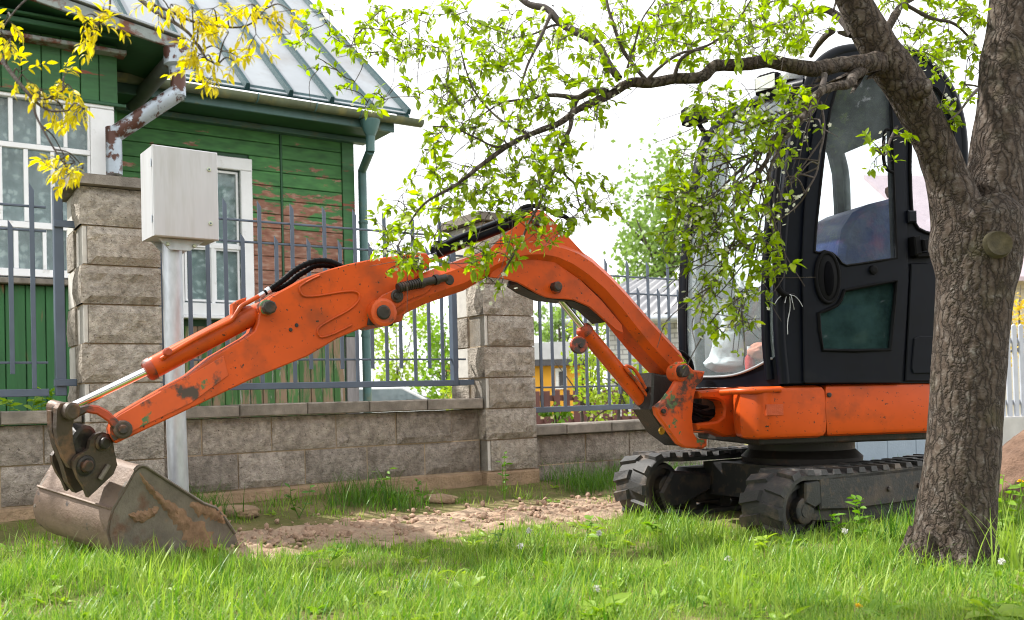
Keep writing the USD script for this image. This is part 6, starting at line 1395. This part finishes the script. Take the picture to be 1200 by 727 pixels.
# dandelion clocks and a few yellow heads
worn('clock_white', (0.6, 0.6, 0.55), var=.1, rough=.9); worn('dandelion', (0.75, 0.48, 0.01), var=.15, rough=.7)
def flower(x, y, Y, label, m, r, group):
    c = at_depth(x, y, Y); g0 = float(ground_z(c[0], c[1])); th = thing('dandelion', label, 'flower', group)
    obj('stalk', MB().tube(smooth_path([[c[0]+.01, c[1], g0-.01], [c[0]+.004, c[1], (g0+c[2])/2], c], 4), .0016, 5), MATS['weed_leaf'], th, smooth=60)
    g = np.random.default_rng(int(x)); mb = MB()
    for _ in range(70):
        d = g.normal(size=3); d[2] = abs(d[2])*.9 if m == 'dandelion' else d[2]; d /= np.linalg.norm(d); s = np.cross(d, g.normal(size=3)); s /= np.linalg.norm(s)
        e = c+d*r*g.uniform(.75, 1.1); mb.add([c, e-s*r*.16, e+d*r*.06, e+s*r*.16], [[0, 1, 2, 3]])
    obj('head', mb, MATS[m], th)
for x, y, Y, w in ((699, 690, 3.0, 'by the flat leafy weed'), (610, 640, 3.6, 'below the second pillar'), (620, 622, 3.9, 'on the edge of the bare soil'), (702, 625, 3.9, 'in front of the far track'), (853, 655, 3.4, 'in front of the near track'), (990, 622, 3.7, 'beside the shoots at the near track'), (1174, 658, 3.2, 'right of the trunk')):
    flower(x, y, Y, f'white dandelion clock on a thin stalk {w}', 'clock_white', .013, 'dandelion clocks in the lawn')
for x, y, Y, w in ((1180, 718, 2.7, 'in the bottom right corner'), (1196, 565, 4.0, 'right of the trunk before the soil heap'), (1006, 712, 2.8, 'at the bottom edge left of the trunk')):
    flower(x, y, Y, f'yellow dandelion flower {w}', 'dandelion', .013, 'yellow dandelions')
# ------------------------------------------------------------------ soil heap at the right
hc_ = at_depth(1262, 560, 5.6); g_, h_ = np.meshgrid(np.linspace(-1, 1, 60), np.linspace(-1, 1, 60), indexing='ij'); rr = np.sqrt(g_**2+h_**2)
z = np.clip(1-rr, 0, 1)**.9*.62+.10*(meshkit.fbm(np.stack([g_, h_, 0*g_], -1)*5, 4, 61)-.5)*(rr < 1.05)
V = np.stack([hc_[0]+g_*.8, hc_[1]+h_*.7, ground_z(hc_[0]+g_*.8, hc_[1]+h_*.7)-.03+z], -1).reshape(-1, 3); ii, jj = np.meshgrid(np.arange(59), np.arange(59), indexing='ij'); k = ii*60+jj
data(obj('soil_heap', (V, np.stack([k, k+60, k+61, k+1], -1).reshape(-1, 4)), MATS['dark_soil'], smooth=True), 'heap of dark dug soil at the right edge behind the trunk', 'soil heap')
# stone at the wall's foot near the pole
for x, y, Y, r, lab in ((275, 578, 4.72, .07, 'mossy stone lying at the wall foot right of the cabinet pole'), (515, 572, 5.35, .06, 'small stone at the wall foot left of the second pillar')):
    m_ = trimesh.creation.icosphere(3, 1); v = np.array(m_.vertices); v = v*(1+.5*(meshkit.fbm(v*1.8+x, 3, 3)[:, None]-.5))*[r*1.8, r, r*.6]; c = at_depth(x, y, Y); c[2] = float(ground_z(c[0], c[1]))+r*.2
    data(obj('stone', MB().add(v+c, m_.faces), MATS['plinth_soil'], smooth=60), lab, 'stone')
# plants behind the fence at the left
for i_, (x, y, n) in enumerate(((10, 478, 22), (42, 472, 26), (70, 466, 14))):
    c = at_depth(x, y, 5.05); weed(x, y, 5.05, .22, n, .075, ('leafy plant behind the short fence at the left edge', 'leafy plant behind the short fence, middle of three', 'leafy plant behind the short fence next to its post')[i_], 'bright_weed', 'garden_plant', 'plant', z=c[2]-.15)

# ------------------------------------------------------------------ beyond the fence
def leaf_mass(center, size, n, L, seed, wdt=.6):
    """crown of many leaf faces in uneven clumps; returns one mesh"""
    g = np.random.default_rng(seed); ncl = max(6, n//60); cc = g.normal(size=(ncl, 3)); cc /= np.linalg.norm(cc, axis=1, keepdims=True); cc *= g.uniform(.25, 1.0, (ncl, 1))**.6
    which = g.integers(0, ncl, n); P = cc[which]*np.array(size)+g.normal(size=(n, 3))*np.array(size)*.16
    d = g.normal(size=(n, 3)); d /= np.linalg.norm(d, axis=1, keepdims=True); s = np.cross(d, g.normal(size=(n, 3))); s /= np.linalg.norm(s, axis=1, keepdims=True)
    l = L*g.uniform(.6, 1.3, (n, 1)); c = np.array(center)+P
    V = np.stack([c-d*l*.5, c+s*l*wdt*.5, c+d*l*.5, c-s*l*wdt*.5], 1).reshape(-1, 3); k = np.arange(n)*4
    return V, np.stack([k, k+1, k+2, k+3], 1)
leafy('birch_leaf', (0.10, 0.20, 0.04), (0.22, 0.32, 0.08), trans=.45); leafy('bush_leaf', (0.14, 0.27, 0.025), (0.34, 0.44, 0.05), trans=.5); leafy('forsythia', (0.6, 0.42, 0.02), (0.75, 0.55, 0.05), trans=.3)
def back_tree(name, label, x, y, Y, size, n, L, m, trunk_r, seed, group=None, cat='tree', branches=7):
    c = at_depth(x, y, Y); th = thing(name, label, cat, group); g = np.random.default_rng(seed)
    base = np.array([c[0], c[1], -.05]); obj('trunk', MB().tube(smooth_path([base, base*.5+c*.5+[g.normal()*.1, 0, 0], c+[0, 0, size[2]*.5]], 4), np.linspace(trunk_r, trunk_r*.3, 9), 8), MATS['twig_bark'], th, smooth=60)
    mb = MB()
    for _ in range(branches):
        d = g.normal(size=3)*np.array(size)*.7; a = c-[0, 0, size[2]*g.uniform(.2, .9)]; a = np.maximum(a, [-1e9, -1e9, .05]); mb.tube(smooth_path([a, (a+c+d)/2+g.normal(size=3)*.08*size[0], c+d], 4), np.linspace(trunk_r*.45, trunk_r*.1, 9), 5)
    obj('boughs', mb, MATS['twig_bark'], th, smooth=60)
    obj('crown', leaf_mass(c, size, n, L, seed), MATS[m], th); return th
back_tree('birch_tree', 'pale green tall tree in the distance between the boom and the cab', 785, 285, 24, (1.5, 1.3, 2.6), 5200, .17, 'birch_leaf', .16, 5)
back_tree('birch_tree', 'small far tree seen low through the right fence under the boom', 655, 395, 34, (1.0, 1.0, 1.3), 1300, .2, 'birch_leaf', .12, 6)
for i_, (x, y, Y, s, n, lab) in enumerate(((465, 412, 18, (.75, .8, 1.05), 1800, 'light green bush right of the downpipe behind the fence'), (522, 420, 16, (.62, .7, 1.0), 1900, 'light green bush left of the second pillar behind the fence'),
                                         (690, 425, 10.5, (.30, .4, .8), 1000, 'young leafy shrub behind the right fence beside the brown palings'), (735, 450, 10, (.45, .4, .4), 700, 'low leafy shrub behind the right fence below the brick house'), (655, 495, 8.6, (.22, .2, .16), 260, 'small bright plant just above the right wall coping'), (548, 470, 11.5, (.3, .3, .4), 700, 'yellowish bush beside the second pillar'))):
    back_tree('bush', lab, x, y, Y, s, n, .06*max(1, Y/11), 'bush_leaf', .03, 70+i_, None, 'bush', 6)
# parked car behind the wall: only its windscreen and bonnet show
worn('car_white', (0.7, 0.71, 0.72), var=.03, rough=.25, coat=.5); glass('car_glass', tint=(.35, .42, .44), haze=.1, hcol=(.6, .66, .68))
cc = at_depth(468, 500, 14); CFm = Frame(cc[:2], AL+.05)
car = thing('parked_car', 'white parked car behind the wall, its sloping windscreen showing above the coping', 'car')
zt_c = at_depth(450, 453, 14)[2]
prof_c = [(-2.4, .25), (1.55, .25), (1.6, .45), (1.5, .62), (.62, zt_c-.28), (.30, zt_c-.22), (-.35, zt_c), (-1.6, zt_c-.02), (-2.3, zt_c-.35), (-2.45, .6)]
obj('body', MB().prism(CFm, [(t, min(z, zt_c-.30)) for t, z in prof_c], -.85, .75, .06), MATS['car_white'], car, smooth=35)
obj('roof', MB().prism(CFm, [(-1.75, zt_c-.3), (.34, zt_c-.3), (-.30, zt_c-.004), (-1.5, zt_c-.01)], -.72, .62, .03), MATS['car_white'], car, smooth=35)
obj('windscreen', MB().box8([CFm.w(t, z, n) for n, (t, z) in [(.56, (.35, zt_c-.285)), (-.66, (.35, zt_c-.285)), (-.60, (-.27, zt_c-.005)), (.50, (-.27, zt_c-.005))]]+[CFm.w(t+.02, z+.01, n) for n, (t, z) in [(.56, (.35, zt_c-.285)), (-.66, (.35, zt_c-.285)), (-.60, (-.27, zt_c-.005)), (.50, (-.27, zt_c-.005))]]), MATS['car_glass'], car)
obj('side_window', MB().prism(CFm, [(-1.5, zt_c-.27), (.16, zt_c-.27), (-.33, zt_c-.05), (-1.4, zt_c-.05)], .615, .628), MATS['car_glass'], car)
for t in (-1.6, .95):
    for n in (-.78, .68): w_ = obj('wheel', MB().disc_stack(CFm.w(t, .3, n-.09), CFm.en, [(0, .26), (.03, .3), (.15, .3), (.18, .26)], 20), MATS['black_rubber'], car, smooth=40)
# white brick house with a slate roof
mat('white_brick', {'tc': ('texture_coordinate', {}), 'b': ('brick_texture', {'color1': (0.50, 0.50, 0.51), 'color2': (0.60, 0.60, 0.60), 'mortar': (0.30, 0.30, 0.31), 'scale': 1.0, 'mortar_size': 0.010, 'brick_width': 0.26, 'row_height': 0.09}), 'mp': ('mapping', {}), 'bu': ('bump', {'strength': .5, 'distance': .01}), 'p': ('principled_bsdf', {'roughness': 0.85}), 'sx': ('separate_xyz', {}), 'cx': ('combine_xyz', {}), 'g': ('geometry', {})},
    [('g.position', 'sx.vector'), ('sx.x', 'cx.x'), ('sx.z', 'cx.y'), ('cx.vector', 'b.vector'), ('b.color', 'p.base_color'), ('b.fac', 'bu.height'), ('bu.normal', 'p.normal')])
worn('slate', (0.27, 0.27, 0.28), var=.15, scale=3, rough=.8, bump=.3, dirt=(.4, .4, .4), dirt_at=(.5, .7), dscale=1.2)
bh_ = thing('brick_house', 'white brick house with grey corrugated slate roof behind the right fence', 'house')
WB = Frame(at_depth(715, 430, 17)[:2], -.25); zz1 = WB.uv(770, 372)[1]
obj('wall', MB().box(WB, 0, 2.0, -.1, zz1, -4, 0), MATS['white_brick'], bh_)
mb = MB(); tt = np.linspace(-.75, 2.4, 120); e0 = np.array([WB.w(t, zz1+.02+.035*math.sin(t*2*math.pi/.2), .45) for t in tt]); e1 = np.array([WB.w(.9+t*.72, zz1+.95+.035*math.sin(t*2*math.pi/.2), -2.0) for t in tt]); i = np.arange(119)
mb.add(np.vstack([e0, e1]), np.stack([i, i+1, i+121, i+120], 1)); mb.add(np.vstack([e0, e1])-[0, 0, .02], np.stack([i, i+120, i+121, i+1], 1)); obj('roof', mb, MATS['slate'], bh_, smooth=True)
obj('gutter', MB().tube([WB.w(-.75, zz1-.06, .5), WB.w(2.4, zz1-.06, .5)], .07, 10), MATS['galvanised'], bh_, smooth=40); obj('fascia', MB().box(WB, -.7, 2.35, zz1-.14, zz1-.02, .38, .42), MATS['white_frame'], bh_)
# yellow house far behind
worn('yellow_render', (0.72, 0.36, 0.03), var=.08, scale=2, rough=.8); worn('grey_roof', (0.45, 0.46, 0.48), var=.08, rough=.6); worn('dark_eave', (0.06, 0.06, 0.07), rough=.7)
yh_ = thing('yellow_house', 'bright yellow house with pale roof far behind the right fence', 'house')
YH = Frame(at_depth(600, 440, 30)[:2], .12); za, zb2 = YH.uv(640, 422)[1], YH.uv(640, 402)[1]
obj('wall', MB().box(YH, -1.5, YH.uv(690, 440)[0], -.1, za, -5, 0), MATS['yellow_render'], yh_)
obj('roof', MB().prism(YH, [(-1.8, za), (YH.uv(694, 420)[0], za), (YH.uv(676, 402)[0], zb2), (-1.0, zb2)], -5.2, .4, .01), MATS['grey_roof'], yh_); obj('eave', MB().box(YH, -1.8, YH.uv(694, 420)[0], za-.2, za-.005, -.1, .38), MATS['dark_eave'], yh_)
a, b = YH.uv(650, 432), YH.uv(664, 456); w_ = obj('window', MB().box(YH, a[0], b[0], b[1], a[1], .0, .05), MATS['white_frame'], yh_); obj('pane', MB().box(YH, a[0]+.12, b[0]-.08, b[1]+.1, a[1]-.1, .052, .06), MATS['dark_eave'], w_)
obj('chimney', MB().box(YH, YH.uv(632, 402)[0], YH.uv(644, 402)[0], zb2-.3, zb2+.5, -3, -2.4), MATS['grey_roof'], yh_)
# brown paling fence
worn('brown_paling', (0.10, 0.035, 0.03), var=.2, rough=.7, per=.15)
bf = thing('paling_fence', 'dark brown wooden paling fence behind the right steel fence', 'fence')
BFm = Frame(at_depth(660, 475, 12.5)[:2], AL-.2); t = BFm.uv(600, 475)[0]; t1 = BFm.uv(800, 475)[0]; z0, z1 = -.05, BFm.uv(660, 457)[1]
while t < t1: obj('paling', MB().box(BFm, t, t+.095, z0, z1+rng.uniform(-.015, .015), .03, .05, .004), MATS['brown_paling'], bf); t += .15
for z in (z1-.15, z0+.3): obj('rail', MB().box(BFm, BFm.uv(600, 475)[0], t1, z, z+.08, 0, .028), MATS['brown_paling'], bf)
# blue grey sheet gate behind the machine
worn('gate_blue', (0.20, 0.25, 0.31), var=.06, rough=.5)
gt = thing('sheet_gate', 'plain blue grey sheet metal gate behind the excavator, seen under its body', 'gate')
ga_, gb_ = WALL.uv(885, 500, -.2)[0], WALL.uv(1135, 500, -.2)[0]; z = -.05
zt2 = B0+.72+dzr
npan = 7
for k in range(npan):
    a, b = ga_+(gb_-ga_)*k/npan, ga_+(gb_-ga_)*(k+1)/npan
    obj('sheet_panel', MB().box(WALL, a+.003, b-.003, z, zt2, -.22, -.2, .004), MATS['gate_blue'], gt)
obj('gate_frame', MB().box(WALL, ga_, gb_, z-.01, z+.04, -.26, -.223).box(WALL, ga_, gb_, zt2-.04, zt2+.02, -.26, -.223), MATS['gate_blue'], gt)
# house, fence at the right edge
worn('cream_siding', (0.62, 0.57, 0.45), var=.05, rough=.7, per=.04); worn('mauve_roof', (0.42, 0.33, 0.36), var=.1, rough=.7); worn('grey_picket', (0.36, 0.38, 0.43), var=.1, rough=.6, per=.06); worn('concrete', (0.42, 0.41, 0.39), var=.12, rough=.9, bump=.3)
rh = thing('cream_house', 'cream clapboard house with a mauve roof at the right edge behind the trunk', 'house')
RH = Frame(at_depth(1176, 400, 15)[:2], .15); zr = RH.uv(1190, 330)[1]
obj('wall', MB().box(RH, -.6, 4, -.1, zr, -4, -.02), MATS['cream_siding'], rh); z = .3
while z < zr-.02: obj('siding_board', MB().prism(RH, [(-.6, z), (4, z), (4, z+.185), (-.6, z+.185)], -.018, .012, .004), MATS['cream_siding'], rh); z += .19
obj('roof', MB().box8([RH.w(t, z, n) for z, n, ts_ in ((zr-.05, .5, 0),) for t in (-.9, 4.3)]+[RH.w(4.3, zr+2.2, -2.2), RH.w(-.9, zr+2.2, -2.2)]+[RH.w(-.9, zr+.02, .5), RH.w(4.3, zr+.02, .5), RH.w(4.3, zr+2.28, -2.2), RH.w(-.9, zr+2.28, -2.2)]), MATS['mauve_roof'], rh)
pf = thing('picket_fence', 'pale grey vertical picket fence on a concrete base at the right edge', 'fence')
PF = Frame(at_depth(1180, 440, 9.5)[:2], AL-.3); ta_, tb3 = PF.uv(1120, 440)[0], PF.uv(1225, 440)[0]; zp0, zp1 = PF.uv(1185, 488)[1], PF.uv(1185, 380)[1]
t = ta_
while t < tb3: obj('picket', MB().prism(PF, [(t, zp0), (t+.055, zp0), (t+.055, zp1-.02), (t+.028, zp1), (t, zp1-.02)], .02, .04, .003), MATS['grey_picket'], pf); t += .085
for z in (zp0+.12, zp1-.2): obj('rail', MB().box(PF, ta_, tb3, z, z+.05, -.02, .018), MATS['grey_picket'], pf)
obj('base', MB().box(PF, ta_, tb3, -.1, zp0-.004, -.1, .1, .01), MATS['concrete'], pf)
back_tree('forsythia_bush', 'yellow flowering bush behind the grey picket fence at the right edge', 1195, 385, 10.3, (.45, .4, .4), 900, .04, 'forsythia', .03, 91, None, 'bush')

# tall dark trees across the lane: the cab's panes mirror them
leafy('spruce_needle', (0.02, 0.05, 0.015), (0.05, 0.09, 0.03), trans=.15)
for i_, (x, y, s, lab) in enumerate(((9.5, -2.6, (1.9, 1.6, 3.0), 'dark tall tree mirrored at the right of the cab door pane'), (-1.5, -11.0, (2.2, 1.6, 3.4), 'dark tall tree mirrored in the windscreen'), (-7.5, -10.0, (2.2, 1.6, 3.0), 'dark tree behind the viewer, leftmost of the row across the lane'), (5.0, -9.0, (2.2, 1.8, 3.4), 'dark tree behind the viewer, standing opposite the excavator across the lane'))):
    th = thing('roadside_tree', lab, 'tree'); c = np.array([x, y, 3.6])
    obj('trunk', MB().tube([[x, y, -.1], [x, y, 3.0], [x, y, 6.0]], [.2, .14, .05], 8), MATS['twig_bark'], th); obj('crown', leaf_mass(c, s, 5200, .34, 200+i_), MATS['spruce_needle'], th)

# small leaves of clover and dandelion between the blades
def clover(seed):
    g = np.random.default_rng(seed); mb = MB()
    for _ in range(9):
        az = g.uniform(0, 6.28); b = np.array([g.normal()*.012, g.normal()*.012, .0]); L = g.uniform(.025, .06)
        v, f = leaf_mesh(b, np.array([math.cos(az), math.sin(az), g.uniform(.2, 1.4)]), L, L*g.uniform(.3, .5), g, .4); mb.add(v, f)
    return mb.get()
cX, cY = spots(520, lawn)
scatter('ground_leaves', 'small broad leaves of clover and dandelion between the grass blades', 'ground cover', [clover(300+k) for k in range(4)], 'bright_weed', (np.stack([cX, cY, ground_z(cX, cY)+.004], 1), rng.uniform(.6, 1.3, len(cX))[:, None]*np.ones(3), rng.uniform(0, 6.28, len(cX))))
sX, sY = spots(800, lawn)
scatter('tall_stems', 'thin taller grass stems with seed heads above the lawn', 'grass', [tuft(330+k, 5, .14, .03, .0025, .7, 5) for k in range(3)], 'grass_blade', (np.stack([sX, sY, ground_z(sX, sY)], 1), rng.uniform(.6, 1.2, len(sX))[:, None]*np.ones(3), rng.uniform(0, 6.28, len(sX))))

bX = rng.uniform(-1.75, -.75, 150); bY = rng.uniform(3.0, 3.42, 150)
scatter('bucket_grass', 'longer grass standing against the lower edge of the bucket', 'grass', [tuft(350+k, 12, .14, .03, .0045, .6, 5) for k in range(3)], 'grass_blade', (np.stack([bX, bY, ground_z(bX, bY)], 1), rng.uniform(.5, 1.1, 150)[:, None]*np.ones(3), rng.uniform(0, 6.28, 150)))
